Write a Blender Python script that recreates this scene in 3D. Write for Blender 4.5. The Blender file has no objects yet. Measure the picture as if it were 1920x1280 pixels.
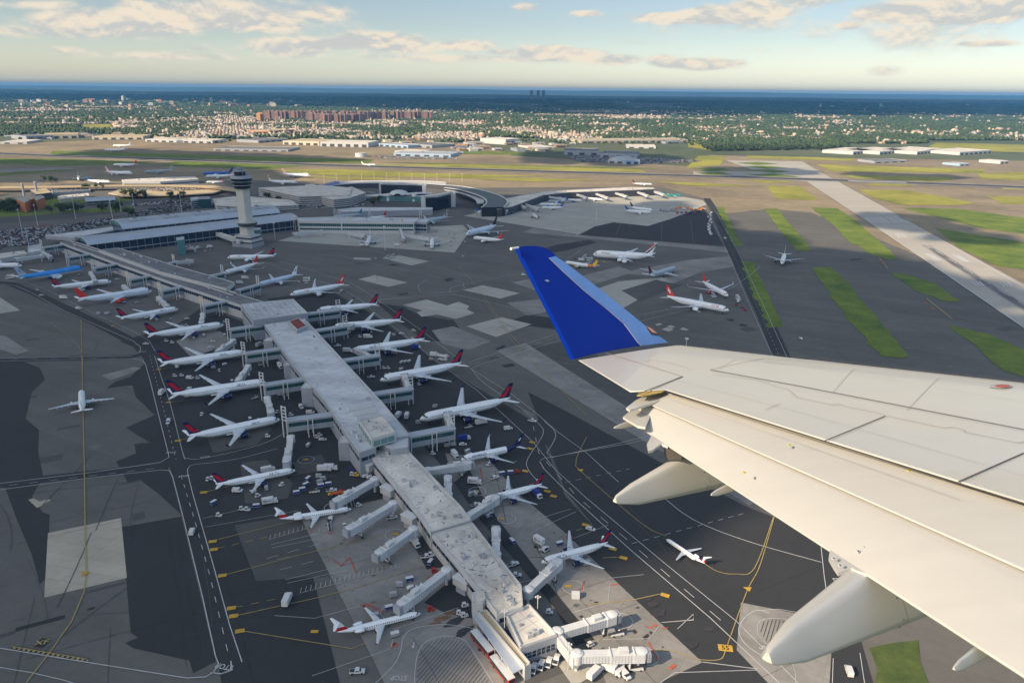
EXPO=.95; SUNE=3.7; SUNC=(1,.81,.58); SKYS=.15; HITINT=(1.14,1.01,.84); LOTINT=(.99,.985,1.03); HZC=(.15,.49,1,1); HZD=3.5e-5; WINGC=(.46,.447,.41); LOWSKY=.37; HISKY=1.1
import bpy, bmesh, math, random
import numpy as np
from mathutils import Vector, Matrix
random.seed(7)
SC=bpy.context.scene; COL=SC.collection
rad=math.radians
# ---------------- camera (photo pixels 1920x1280) ----------------
FPX=1387.0; CH=192.0; PIT=rad(18.8); ROLL=.0104
_F=np.array([0,math.cos(PIT),-math.sin(PIT)]); _R0=np.array([1.,0,0]); _U0=np.array([0,math.sin(PIT),math.cos(PIT)])
_R=math.cos(ROLL)*_R0+math.sin(ROLL)*_U0; _U=-math.sin(ROLL)*_R0+math.cos(ROLL)*_U0
def G(px,py,z=0.0):
    "point on the level z that the photo shows at px,py"
    d=_F+_R*(px-960)/FPX-_U*(py-640)/FPX
    t=(z-CH)/d[2]
    return Vector((d[0]*t,d[1]*t,z))
cam=bpy.data.cameras.new('camera'); co=bpy.data.objects.new('camera',cam); COL.objects.link(co)
m=Matrix(((_R[0],_U[0],-_F[0],0),(_R[1],_U[1],-_F[1],0),(_R[2],_U[2],-_F[2],CH),(0,0,0,1)))
co.matrix_world=m; cam.sensor_width=36; cam.lens=FPX/1920*36; cam.clip_start=.1; cam.clip_end=400000
SC.camera=co
SC.view_settings.view_transform='Standard'; SC.view_settings.look='None'; SC.view_settings.exposure=EXPO; SC.view_settings.gamma=1
# ---------------- materials ----------------
def S(r,g,b):
    "sRGB 0-255 to linear"
    f=lambda c:(c/255/12.92 if c<=10.3 else ((c/255+.055)/1.055)**2.4)
    return (f(r),f(g),f(b))
MATS={}
def mat(name,col,rough=.7,var=0,scale=.1,metal=0,spec=.5,col2=None,stretch=None,scale2=None,coat=0,slab=None):
    if name in MATS: return MATS[name]
    m=bpy.data.materials.new(name); m.use_nodes=True; nt=m.node_tree; b=nt.nodes['Principled BSDF']
    b.inputs['Roughness'].default_value=rough; b.inputs['Metallic'].default_value=metal
    b.inputs['Specular IOR Level'].default_value=spec; b.inputs['Coat Weight'].default_value=coat
    b.inputs['Base Color'].default_value=(*col,1)
    if var or col2:
        geo=nt.nodes.new('ShaderNodeNewGeometry'); src=geo.outputs['Position']
        if stretch:
            mp=nt.nodes.new('ShaderNodeMapping'); mp.inputs['Rotation'].default_value=(0,0,rad(stretch[0])); mp.inputs['Scale'].default_value=(stretch[1],1,1)
            nt.links.new(src,mp.inputs['Vector']); src=mp.outputs[0]
        n1=nt.nodes.new('ShaderNodeTexNoise'); n1.inputs['Scale'].default_value=scale; n1.inputs['Detail'].default_value=6; n1.inputs['Roughness'].default_value=.62
        n2=nt.nodes.new('ShaderNodeTexNoise'); n2.inputs['Scale'].default_value=scale2 or scale*9; n2.inputs['Detail'].default_value=4
        nt.links.new(src,n1.inputs['Vector']); nt.links.new(src,n2.inputs['Vector'])
        mm=nt.nodes.new('ShaderNodeMath'); mm.operation='MULTIPLY_ADD'; mm.inputs[1].default_value=.35
        nt.links.new(n2.outputs[0],mm.inputs[0]); nt.links.new(n1.outputs[0],mm.inputs[2])
        mr=nt.nodes.new('ShaderNodeMapRange'); mr.inputs[1].default_value=.45; mr.inputs[2].default_value=.9
        nt.links.new(mm.outputs[0],mr.inputs[0])
        mx=nt.nodes.new('ShaderNodeMix'); mx.data_type='RGBA'; nt.links.new(mr.outputs[0],mx.inputs[0])
        c2=col2 or tuple(min(1,c*(1+var)) for c in col); c1=col if col2 else tuple(c*(1-var) for c in col)
        mx.inputs[6].default_value=(*c1,1); mx.inputs[7].default_value=(*c2,1)
        o_=mx.outputs[2]
        if slab:
            mp=nt.nodes.new('ShaderNodeMapping'); mp.inputs['Rotation'].default_value=(0,0,rad(slab[0])); nt.links.new(geo.outputs['Position'],mp.inputs['Vector'])
            bt=nt.nodes.new('ShaderNodeTexBrick'); bt.inputs['Scale'].default_value=1; bt.inputs['Brick Width'].default_value=slab[1]; bt.inputs['Row Height'].default_value=slab[2]; bt.inputs['Mortar Size'].default_value=slab[4]; bt.offset=slab[5] if len(slab)>5 else 0
            k=slab[3]; bt.inputs['Color1'].default_value=(1-k,1-k,1-k,1); bt.inputs['Color2'].default_value=(1,1,1,1); bt.inputs['Mortar'].default_value=(.55,.55,.55,1); nt.links.new(mp.outputs[0],bt.inputs['Vector'])
            m3=nt.nodes.new('ShaderNodeMix'); m3.data_type='RGBA'; m3.blend_type='MULTIPLY'; m3.inputs[0].default_value=1; nt.links.new(o_,m3.inputs[6]); nt.links.new(bt.outputs[0],m3.inputs[7]); o_=m3.outputs[2]
        nt.links.new(o_,b.inputs['Base Color'])
    MATS[name]=m; return m
# ---------------- mesh builder ----------------
class MB:
    def __init__(s): s.v=[]; s.f=[]; s.mi=[]; s.ms=[]; s.sm=[]
    def slot(s,m):
        if m not in s.ms: s.ms.append(m)
        return s.ms.index(m)
    def add(s,vs,fs,m,smooth=False):
        o=len(s.v); k=s.slot(m); s.v+= [tuple(v) for v in vs]
        for f in fs: s.f.append(tuple(i+o for i in f)); s.mi.append(k); s.sm.append(smooth)
    def box(s,c,d,m,rz=0,top=None,R=None,taper=1):
        x,y,z=d[0]/2,d[1]/2,d[2]/2; t=taper
        P=[(-x,-y,-z),(x,-y,-z),(x,y,-z),(-x,y,-z),(-x*t,-y*t,z),(x*t,-y*t,z),(x*t,y*t,z),(-x*t,y*t,z)]
        M=R if R is not None else Matrix.Rotation(rz,3,'Z'); c=Vector(c)
        V=[M@Vector(p)+c for p in P]
        s.add(V,[(0,3,2,1),(0,1,5,4),(1,2,6,5),(2,3,7,6),(3,0,4,7)],m); s.add(V,[(4,5,6,7)],top or m)
    def bar(s,a,b,w,h,m,top=None,ext=0):
        "box beam from a to b (centre line), width w, height h"
        a=Vector(a);b=Vector(b);d=(b-a); L=d.length
        if L<1e-6: return
        x=d/L; up=Vector((0,0,1)); y=up.cross(x)
        if y.length<1e-4: y=Vector((0,1,0))
        y.normalize(); z=x.cross(y); R=Matrix((x,y,z)).transposed()
        s.box((a+b)/2,(L+ext,w,h),m,R=R,top=top)
    def cyl(s,a,b,r,m,n=10,r2=None,cap=True,smooth=True):
        a=Vector(a);b=Vector(b);r2=r if r2 is None else r2; d=(b-a).normalized()
        u=d.orthogonal().normalized(); w=d.cross(u)
        V=[];
        for P,q in((a,r),(b,r2)):
            for i in range(n):
                t=2*math.pi*i/n; V.append(P+(u*math.cos(t)+w*math.sin(t))*q)
        s.add(V,[(i,(i+1)%n,n+(i+1)%n,n+i) for i in range(n)],m,smooth)
        if cap: s.add(V,[tuple(range(n))[::-1],tuple(range(n,2*n))],m)
    def prism(s,pts,z0,z1,wall,top=None,bot=False):
        "pts: ccw or cw list of xy"
        P=[(p[0],p[1]) for p in pts]; A=sum(P[i][0]*P[(i+1)%len(P)][1]-P[(i+1)%len(P)][0]*P[i][1] for i in range(len(P)))
        if A<0: P=P[::-1]
        n=len(P); V=[(x,y,z0) for x,y in P]+[(x,y,z1) for x,y in P]
        s.add(V,[(i,(i+1)%n,n+(i+1)%n,n+i) for i in range(n)],wall)
        s.add(V,[tuple(range(n,2*n))],top or wall)
        if bot: s.add(V,[tuple(range(n))[::-1]],wall)
        return P
    def build(s,name,parent=None,**k):
        me=bpy.data.meshes.new(name); me.from_pydata(s.v,[],s.f)
        for q in s.ms: me.materials.append(q)
        me.polygons.foreach_set('material_index',s.mi); me.polygons.foreach_set('use_smooth',s.sm); me.update()
        o=bpy.data.objects.new(name,me); COL.objects.link(o)
        if parent: o.parent=parent
        return tag(o,**k)
def tag(o,label=None,cat=None,group=None,kind=None):
    if label:
        o['label']=label
        if len(label.split())>16: print('LONG',label)
    if cat: o['category']=cat
    if group: o['group']=group
    if kind: o['kind']=kind
    return o
def empty(name,loc=(0,0,0),rz=0,sc=1,**k):
    o=bpy.data.objects.new(name,None); COL.objects.link(o); o.location=loc; o.rotation_euler=(0,0,rz); o.scale=(sc,sc,sc); o.empty_display_size=1
    return tag(o,**k)
def copy_tree(o,parent=None):
    c=o.copy(); COL.objects.link(c)
    if parent: c.parent=parent
    for ch in list(o.children): copy_tree(ch,c)
    return c
def structure(mb,name): return mb.build(name,kind='structure')
class Proto:
    "first call hands out the thing itself, later calls a copy of it and its parts"
    def __init__(s,make): s.make=make; s.o=None
    def place(s,loc,rz,sc=1,**k):
        if s.o is None: s.o=s.make(); o=s.o
        else: o=copy_tree(s.o)
        o.location=loc; o.rotation_euler=(0,0,rz); o.scale=(sc,sc,sc)
        return tag(o,**k)
def text_mesh(body,size=1.0,bold=.02):
    c=bpy.data.curves.new('lettering','FONT'); c.body=body; c.size=size; c.offset=bold*size; c.align_x='CENTER'; c.align_y='CENTER'; c.resolution_u=2
    o=bpy.data.objects.new('lettering',c); COL.objects.link(o)
    bpy.context.view_layer.update()
    me=bpy.data.meshes.new_from_object(o.evaluated_get(bpy.context.evaluated_depsgraph_get()))
    V=[tuple(v.co) for v in me.vertices]; Fc=[tuple(p.vertices) for p in me.polygons]
    bpy.data.objects.remove(o); bpy.data.curves.remove(c); bpy.data.meshes.remove(me)
    return V,Fc
_TX={}
def text_vf(body):
    if body not in _TX: _TX[body]=text_mesh(body)
    return _TX[body]
# ---------------- light ----------------
SEL=rad(33); SUNV=Vector((-.80*math.cos(SEL),-.60*math.cos(SEL),math.sin(SEL))).normalized()
sl=bpy.data.lights.new('sun','SUN'); sl.energy=SUNE; sl.angle=rad(.5); sl.color=SUNC
so=bpy.data.objects.new('sun',sl); COL.objects.link(so); so.rotation_euler=(-SUNV).to_track_quat('-Z','Y').to_euler(); so.location=(0,0,3000)
W=bpy.data.worlds.new('World'); SC.world=W; W.use_nodes=True; nt=W.node_tree; nt.nodes.clear()
def N(t,**k):
    n=nt.nodes.new(t)
    for a,b in k.items(): setattr(n,a,b)
    return n
def LK(a,b): nt.links.new(a,b)
def MA(op,a,b=None,c=None,clamp=False):
    n=N('ShaderNodeMath',operation=op,use_clamp=clamp)
    for i,x in enumerate((a,b,c)):
        if x is None: continue
        if isinstance(x,(int,float)): n.inputs[i].default_value=x
        else: LK(x,n.inputs[i])
    return n.outputs[0]
sky=N('ShaderNodeTexSky',sky_type='NISHITA'); sky.sun_disc=False; sky.sun_elevation=SEL
sky.sun_rotation=math.atan2(SUNV.x,SUNV.y); sky.altitude=200; sky.air_density=1.0; sky.dust_density=.9; sky.ozone_density=1.0
bg=N('ShaderNodeBackground'); bg.inputs[1].default_value=SKYS
out=N('ShaderNodeOutputWorld'); LK(bg.outputs[0],out.inputs[0])
tc=N('ShaderNodeTexCoord'); sep=N('ShaderNodeSeparateXYZ'); LK(tc.outputs['Generated'],sep.inputs[0])
az=MA('ARCTAN2',sep.outputs[0],sep.outputs[1]); el=MA('ARCSINE',sep.outputs[2])
# clouds sit in bands given by direction (azimuth, elevation in degrees)
def pxdir(x,y):
    d=_F+_R*(x-960)/FPX-_U*(y-640)/FPX; d/=np.linalg.norm(d)
    return math.atan2(d[0],d[1]),math.asin(d[2])
def cover():
    tot=None
    for (x,y,w,h,s) in CLOUDS:
        a,e=pxdir(x,y); u=MA('DIVIDE',MA('SUBTRACT',az,a),w/FPX); v=MA('DIVIDE',MA('SUBTRACT',el,e),h/FPX)
        r=MA('ADD',MA('MULTIPLY',u,u),MA('MULTIPLY',v,v)); g=MA('MULTIPLY',MA('EXPONENT',MA('MULTIPLY',r,-1.0)),s)
        tot=g if tot is None else MA('MAXIMUM',tot,g)
    return tot
CLOUDS=[(200,45,120,26,1.0),(420,20,260,40,.62),(560,85,120,16,.85),(720,78,110,18,.9),(860,86,90,14,.85),(1040,100,80,16,1.05),(1150,112,70,12,.9),(1300,120,90,12,1.0),(940,110,500,12,.6),(300,105,160,10,.6),(80,60,100,14,.6),(1720,60,260,50,.55),(1380,40,200,30,.55),(620,95,260,22,.5),(1150,110,260,20,.5),(330,32,120,26,1.1),(480,38,100,24,1.0),(600,26,60,16,.8),(130,40,60,14,.8),(60,8,90,12,.7),(250,8,50,14,.8),
 (640,85,70,14,.85),(560,98,100,14,.7),(760,88,100,15,.8),(480,90,50,8,.6),(150,70,200,10,.45),(1150,80,120,8,.4),(1500,95,160,8,.4),(800,60,200,8,.35),(860,82,60,12,.7),(940,98,50,9,.7),(135,95,50,9,.55),(365,92,26,6,.55),(270,118,60,8,.4),
 (1000,105,35,11,.85),(1090,102,60,14,1.0),(1150,118,50,10,.7),(1240,115,40,14,.8),(1310,122,60,12,.95),(1380,118,30,8,.6),(985,14,30,9,.8),(1095,26,38,7,.75),
 (1250,34,70,12,.95),(1340,30,90,18,1.0),(1430,20,80,20,1.0),(1500,5,80,16,.8),(1590,48,32,10,.8),(1700,25,100,22,.95),(1820,20,110,26,1.05),(1780,70,110,14,.5),(1850,82,70,7,.75),(1660,133,40,12,.5),(1000,160,900,14,.18),(700,-160,500,60,.8),(1500,-200,500,80,.8)]
cov=cover()
def field(dv):
    cb=N('ShaderNodeCombineXYZ'); LK(az,cb.inputs[0]); LK(MA('MULTIPLY',MA('ADD',el,dv),2.1),cb.inputs[1])
    n=N('ShaderNodeTexNoise'); n.inputs['Scale'].default_value=12; n.inputs['Detail'].default_value=9; n.inputs['Roughness'].default_value=.6; n.inputs['Distortion'].default_value=.25
    LK(cb.outputs[0],n.inputs['Vector']); return n.outputs[0]
f0=field(0); f1=field(.006)
dens=MA('ADD',MA('MULTIPLY',cov,1.9),MA('MULTIPLY_ADD',f0,2.7,-1.80)); 
mr=N('ShaderNodeMapRange',interpolation_type='SMOOTHSTEP'); LK(dens,mr.inputs[0]); mr.inputs[1].default_value=.02; mr.inputs[2].default_value=.85
# keep clear sky where there is no cover
al=MA('MULTIPLY',mr.outputs[0],MA('MULTIPLY',cov,1.7,clamp=True),clamp=True); al=MA('MULTIPLY',al,.92)
lit=N('ShaderNodeMapRange'); LK(MA('SUBTRACT',f0,f1),lit.inputs[0]); lit.inputs[1].default_value=-.05; lit.inputs[2].default_value=.05
cm=N('ShaderNodeMix',data_type='RGBA'); LK(lit.outputs[0],cm.inputs[0]); cm.inputs[6].default_value=(*[c/SKYS/2**EXPO for c in S(205,206,203)],1); cm.inputs[7].default_value=(*[c/SKYS/2**EXPO for c in S(247,232,210)],1)
tint=N('ShaderNodeMix',data_type='RGBA',blend_type='MULTIPLY'); tint.inputs[0].default_value=1; LK(sky.outputs[0],tint.inputs[6]); 
er=N('ShaderNodeMapRange',interpolation_type='SMOOTHSTEP'); LK(el,er.inputs[0]); er.inputs[1].default_value=rad(3); er.inputs[2].default_value=rad(32); er.inputs[3].default_value=LOWSKY; er.inputs[4].default_value=HISKY
tm=N('ShaderNodeMix',data_type='RGBA',blend_type='MULTIPLY'); tm.inputs[0].default_value=1; er2=N('ShaderNodeMapRange',interpolation_type='SMOOTHSTEP'); LK(el,er2.inputs[0]); er2.inputs[1].default_value=rad(2); er2.inputs[2].default_value=rad(25); tq=N('ShaderNodeMix',data_type='RGBA'); LK(er2.outputs[0],tq.inputs[0]); tq.inputs[6].default_value=(*LOTINT,1); tq.inputs[7].default_value=(*HITINT,1); LK(tq.outputs[2],tm.inputs[6]); cbx=N('ShaderNodeCombineXYZ'); lo=MA('MULTIPLY',MA('EXPONENT',MA('MULTIPLY',MA('POWER',MA('DIVIDE',MA('MAXIMUM',el,0),rad(3.2)),2),-1)),.20); er_=MA('ADD',er.outputs[0],lo); [LK(er_,cbx.inputs[i]) for i in range(3)]; LK(cbx.outputs[0],tm.inputs[7]); LK(tm.outputs[2],tint.inputs[7])
mx=N('ShaderNodeMix',data_type='RGBA'); LK(al,mx.inputs[0]); LK(tint.outputs[2],mx.inputs[6]); LK(cm.outputs[2],mx.inputs[7]); LK(mx.outputs[2],bg.inputs[0])
# ================= ground =================
asph=mat('asphalt',(.120,.112,.100),.85,.2,.012,scale2=.35,slab=(28,90,7.5,.14,0,.3))
asph_d=mat('asphalt_new',(.027,.027,.028),.8,.18,.02,scale2=.4)
asph_m=mat('asphalt_mid',(.078,.074,.068),.85,.2,.02,scale2=.4,slab=(28,60,7.5,.12,0,.4))
conc=mat('concrete_slab',(.38,.36,.31),.85,.13,.02,scale2=.25,slab=(28,40,7.5,.12,.06))
conc_l=mat('concrete_pale',(.42,.37,.285),.85,.14,.03,scale2=.3,slab=(14,30,7.5,.12,.05))
conc_d=mat('concrete_worn',(.235,.22,.20),.85,.25,.03,scale2=.3,slab=(28,15,7.5,.16,.05))
rwy=mat('runway_concrete',(.36,.335,.29),.85,.14,.01,stretch=(-62,.06),scale2=.3)
rub=mat('rubber_deposit',(.05,.05,.055),.8,.3,.02)
grs=mat('short_grass',(.042,.092,.007),.95,0,.03,col2=(.17,.21,.018),scale2=.30)
grs_y=mat('dry_grass',(.12,.14,.015),.95,0,.006,col2=(.36,.32,.05),scale2=.05)
white=mat('white_marking',(.44,.44,.43),.7,.15,.3)
yel=mat('yellow_marking',(.46,.27,.03),.7,.15,.3)
yel_d=mat('yellow_lead_line',(.33,.25,.09),.7,.2,.3)
redm=mat('red_marking',(.42,.09,.05),.7,.15,.3)
blk=mat('black_marking',(.02,.02,.022),.8)
land=mat('suburban_soil',(.035,.06,.022),.95,0,.0012,col2=(.12,.13,.07),scale2=.02)
tan=mat('tan_taxiway_asphalt',(.15,.12,.082),.85,0,.004,col2=(.33,.26,.155),scale2=.06,slab=(28,60,12,.15,0,.4))
def sheet(name,px,m,z):
    P_=[G(x,y,0).xy for x,y in px]
    if name.startswith('grass'):
        Q_=[]; rg=random.Random(len(px)*7+int(px[0][0]))
        for a,b in zip(P_,P_[1:]+P_[:1]):
            L=(b-a).length; k=min(40,max(1,int(L/9))); d=(b-a)/L if L else a; q=Vector((-d.y,d.x))
            for j in range(k): Q_.append(a+(b-a)*j/k+(q*rg.gauss(0,1.3) if j else q*0))
        P_=Q_
    bm=bmesh.new(); vs=[bm.verts.new(p[:]+(z,)) for p in P_]
    f=bm.faces.new(vs); f.normal_update()
    if f.normal.z<0: f.normal_flip()
    bmesh.ops.triangulate(bm,faces=[f]); me=bpy.data.meshes.new(name); bm.to_mesh(me); bm.free(); me.materials.append(m)
    o=bpy.data.objects.new(name,me); COL.objects.link(o); return tag(o,kind='structure')
def smooth(P,k=6):
    if len(P)<3: return P
    out=[]
    for i in range(len(P)-1):
        p0=P[max(i-1,0)];p1=P[i];p2=P[i+1];p3=P[min(i+2,len(P)-1)]
        for j in range(k):
            t=j/k
            out.append(tuple(.5*((2*p1[q])+(-p0[q]+p2[q])*t+(2*p0[q]-5*p1[q]+4*p2[q]-p3[q])*t*t+(-p0[q]+3*p1[q]-3*p2[q]+p3[q])*t**3) for q in (0,1)))
    out.append(P[-1]); return out
def ribbon(mb,px,w,m,z,dash=None,curve=False,world=False,phase=0):
    P=[Vector(p[:2]) if world else G(*p).xy for p in px]
    if curve: P=[Vector(p) for p in smooth([tuple(p) for p in P])]
    if dash:
        on,off=dash; segs=[]; pos=-phase; acc=0
        for a,b in zip(P,P[1:]):
            L=(b-a).length; d=(b-a)/L if L else a; k=math.floor((acc)/(on+off))
            while k*(on+off)<acc+L:
                s0=max(acc,k*(on+off)); s1=min(acc+L,k*(on+off)+on)
                if s1>s0: segs.append([a+d*(s0-acc),a+d*(s1-acc)])
                k+=1
            acc+=L
        for s in segs: _strip(mb,s,w,m,z)
    else: _strip(mb,P,w,m,z)
def _strip(mb,P,w,m,z):
    V=[];n=len(P)
    for i,p in enumerate(P):
        d=(P[min(i+1,n-1)]-P[max(i-1,0)]); d=d.normalized() if d.length else Vector((1,0)); q=Vector((-d.y,d.x))*w/2
        k=1
        if 0<i<n-1:
            a=(P[i]-P[i-1]).normalized(); c=max(.5,abs(a.dot(d))); k=1/c
        V+=[(p.x+q.x*k,p.y+q.y*k,z),(p.x-q.x*k,p.y-q.y*k,z)]
    mb.add(V,[(2*i,2*i+1,2*i+3,2*i+2) for i in range(n-1)],m)
# base: one sheet to the horizon
mb=MB(); R_=90000
mb.add([(-R_,-3000,0),(R_,-3000,0),(R_,2*R_,0),(-R_,2*R_,0)],[(0,1,2,3)],land); structure(mb,'ground')
sheet('airfield_pavement',[(-500,281),(-200,278),(200,262),(480,262),(900,268),(960,292),(1060,298),(1290,312),(1330,291),(1600,297),(2000,303),(2500,310),(2600,1700),(-700,1700)],tan,.05)
sheet('terminal_apron',[(-400,440),(100,345),(480,338),(700,352),(900,352),(1240,350),(1320,372),(1345,400),(1400,520),(1470,665),(1600,1000),(1640,1500),(-600,1500)],asph,.09)
sheet('taxiway_asphalt',[(1345,402),(1440,392),(1520,398),(1700,470),(1960,600),(2400,900),(2400,1600),(1640,1500),(1600,1000),(1470,665),(1400,520)],mat('taxiway_asphalt',(.112,.105,.092),.85,.2,.01,scale2=.3,slab=(28,90,9,.16,0,.3)),.085)
# concrete and asphalt patches
def patches():
    C,D,M,L,P=conc,asph_d,asph_m,conc_l,conc_d
    T=[('asphalt_resurfacing',D,[(-60,678),(45,678),(75,690),(85,712),(60,735),(48,785),(73,806),(72,850),(82,895),(60,930),(80,960),(93,965),(90,1080),(75,1095),(60,1040),(30,970),(10,915),(-60,900)]),
    ('asphalt_resurfacing',D,[(228,988),(340,968),(405,1240),(362,1262),(355,1238),(250,1215),(235,1205),(258,1195),(245,1185)]),
    ('asphalt_resurfacing',D,[(245,706),(262,690),(272,680),(316,862),(315,886),(240,905),(218,865),(255,850),(252,832),(282,830),(236,802),(290,778),(255,745),(248,722),(200,728),(215,716)]),
    ('asphalt_resurfacing',D,[(250,888),(318,882),(340,965),(300,928),(270,905)]),
    ('concrete_pad',L,[(90,999),(227,971),(238,1083),(83,1120)]),
    ('concrete_pad',L,[(53,937),(62,934),(75,940),(92,935),(95,938),(70,952)]),
    ('concrete_pad',P,[(190,704),(250,688),(265,690),(245,700),(208,713)]),
    ('concrete_pad',C,[(-30,558),(0,558),(38,582),(0,588),(-40,590)]),
    ('concrete_pad',P,[(-20,628),(10,630),(54,658),(30,665),(-30,645)]),
    ('stand_asphalt',D,[(225,640),(275,661),(470,1290),(640,1290),(560,975),(735,930),(690,860),(640,800),(500,620),(380,575),(330,610)]),
    ('stand_asphalt',D,[(500,560),(620,545),(700,590),(850,700),(1000,790),(1020,830),(1060,930),(1180,1060),(1400,1290),(1220,1290),(1100,1150),(900,950),(760,800),(600,640)]),
    ('taxiway_resurfacing',D,[(1020,815),(990,735),(1060,770),(1235,865),(1400,950),(1560,1010),(1640,1290),(1390,1290),(1180,1070),(1060,920)]),
    ('taxiway_resurfacing',M,[(975,650),(1080,640),(1260,760),(1225,792)]),
    ('taxiway_resurfacing',D,[(707,568),(755,575),(790,592),(850,600),(880,640),(800,640),(745,602)]),
    ('taxiway_resurfacing',D,[(1115,425),(1150,417),(1215,424),(1320,390),(1345,440),(1362,462),(1140,445),(1085,443)]),
    ('taxiway_resurfacing',D,[(1003,470),(1040,460),(1105,450),(1120,455),(1060,470),(1010,478)]),
    ('taxiway_resurfacing',D,[(930,610),(990,590),(1045,598),(1045,618),(1000,612)]),
    ('concrete_pad',C,[(716,484),(748,479),(805,490),(772,498)]),('concrete_pad',C,[(661,486),(664,483),(696,484),(694,488)]),
    ('concrete_pad',C,[(672,524),(703,516),(764,530),(728,538)]),
    ('concrete_pad',C,[(755,572),(800,562),(838,573),(860,566),(880,574),(876,580),(890,588),(854,598),(820,590),(790,594),(782,586),(792,582)]),
    ('concrete_pad',C,[(875,612),(940,595),(997,608),(930,632)]),
    ('concrete_pad',C,[(868,544),(905,535),(975,550),(938,560)]),
    ('concrete_strip',P,[(930,657),(985,643),(1440,930),(1405,948)]),
    ('concrete_pad',P,[(960,530),(1000,522),(1055,540),(1015,548)]),('concrete_pad',P,[(950,568),(1020,560),(1050,580),(990,592)]),
    ('concrete_pad',P,[(810,620),(850,612),(920,640),(880,656),(830,646)]),
    ('concrete_pad',C,[(1100,548),(1160,528),(1240,520),(1262,530),(1200,560),(1130,600),(1060,580)]),
    ('concrete_pad',P,[(1160,512),(1290,488),(1370,480),(1385,498),(1310,512),(1262,532),(1240,520)]),
    ('concrete_pad',P,[(1080,520),(1160,500),(1190,510),(1110,535)]),
    ('concrete_pad',M,[(1165,545),(1230,525),(1280,535),(1200,565)]),
    ('concrete_pad',C,[(1228,608),(1238,606),(1242,609),(1232,611)]),('concrete_pad',C,[(1240,618),(1250,614),(1264,618),(1254,622)]),('concrete_pad',C,[(1250,612),(1258,610),(1266,613),(1258,616)]),('concrete_pad',C,[(1274,618),(1280,614),(1292,618),(1286,620)]),
    ('stand_concrete',C,[(520,452),(560,440),(868,422),(880,435),(852,474),(690,463)]),
    ('stand_concrete',C,[(870,405),(1000,373),(1240,362),(1318,376),(1325,384),(1260,410),(1215,424),(1150,417),(1115,425),(1085,440),(1010,428)]),
    ('stand_concrete',P,[(1000,428),(1085,441),(1360,464),(1366,474),(1180,455),(980,436)]),
    ('stand_concrete',P,[(566,975),(760,925),(830,1040),(905,1130),(990,1290),(725,1290),(707,1252)]),
    ('stand_concrete',P,[(835,850),(915,858),(965,920),(1055,995),(1160,1095),(1317,1242),(1210,1292),(1140,1290),(1105,1205),(1020,1095),(970,1055),(895,968),(850,900)]),
    ('stand_concrete',P,[(330,640),(400,612),(440,640),(360,672)]),
    ('stand_asphalt',M,[(450,868),(500,862),(548,905),(540,935),(460,945)]),('stand_asphalt',M,[(388,820),(430,800),(520,795),(480,835),(400,850)]),
    ('stand_asphalt',M,[(440,985),(560,965),(620,1080),(480,1090)]),('stand_asphalt',M,[(540,870),(602,852),(620,880),(560,890)]),
    ('roundabout_concrete',P,[(1389,1130),(1516,1155),(1560,1200),(1555,1285),(1442,1283),(1381,1219)]),
    ('turning_loop_paving',conc_d,[(775,1290),(785,1225),(800,1203),(835,1193),(865,1200),(885,1215),(930,1290)]),
    ('dark_pad',blk,[(1108,906),(1122,903),(1138,912),(1122,919)]),('dark_pad',blk,[(929,655),(945,647),(949,650),(933,657)]),('dark_pad',asph_d,[(831,523),(845,521),(853,525),(838,528)]),
    ('inner_apron_strip',blk if 0 else asph_d,[(773,1018),(800,1068),(860,1060),(810,990)]),
    ('inner_apron_strip',asph_d,[(795,1130),(860,1075),(905,1130),(885,1160),(835,1150)]),
    ('inner_apron_strip',asph_d,[(852,905),(895,968),(970,1055),(1040,1140),(1080,1210),(1115,1200),(1020,1085),(915,950),(880,880)]),
    ('service_pad',conc,[(1045,1245),(1090,1225),(1125,1260),(1075,1288)]),
    ]
    for i,(n,m,p) in enumerate(T): sheet(n,p,m,.13+.004*i)
patches()
# grass
GR=[[(1344,389),(1357,389),(1392,462),(1376,462)],[(1388,490),(1412,492),(1467,612),(1440,615)],[(1433,392),(1458,392),(1523,471),(1493,471)],
 [(1522,504),(1530,501),(1560,502),(1575,515),(1640,590),(1703,668),(1690,672),(1652,668),(1600,610)],[(1522,389),(1570,391),(1600,410),(1640,445),(1683,483),(1670,488),(1640,480),(1590,452),(1560,420),(1535,402)],
 [(1672,512),(1700,515),(1750,530),(1800,566),(1770,565),(1715,545)],[(1780,610),(1850,625),(1960,675),(1960,720),(1880,695),(1830,650)],
 [(1690,390),(1800,392),(1940,412),(1940,442),(1850,430),(1760,408)],[(1755,428),(1830,440),(1940,458),(1940,508),(1870,500),(1800,465)],
[(1630,1215),(1722,1200),(1745,1290),(1640,1290)]][:-1]
sheet('grass_field',[(1630,1215),(1722,1200),(1745,1290),(1640,1290)],mat('rough_grass',(.028,.055,.008),.95,0,.12,col2=(.085,.11,.02),scale2=1.1),.32)
GR=GR
for p in GR: sheet('grass_strip',p,grs,.32)
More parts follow.
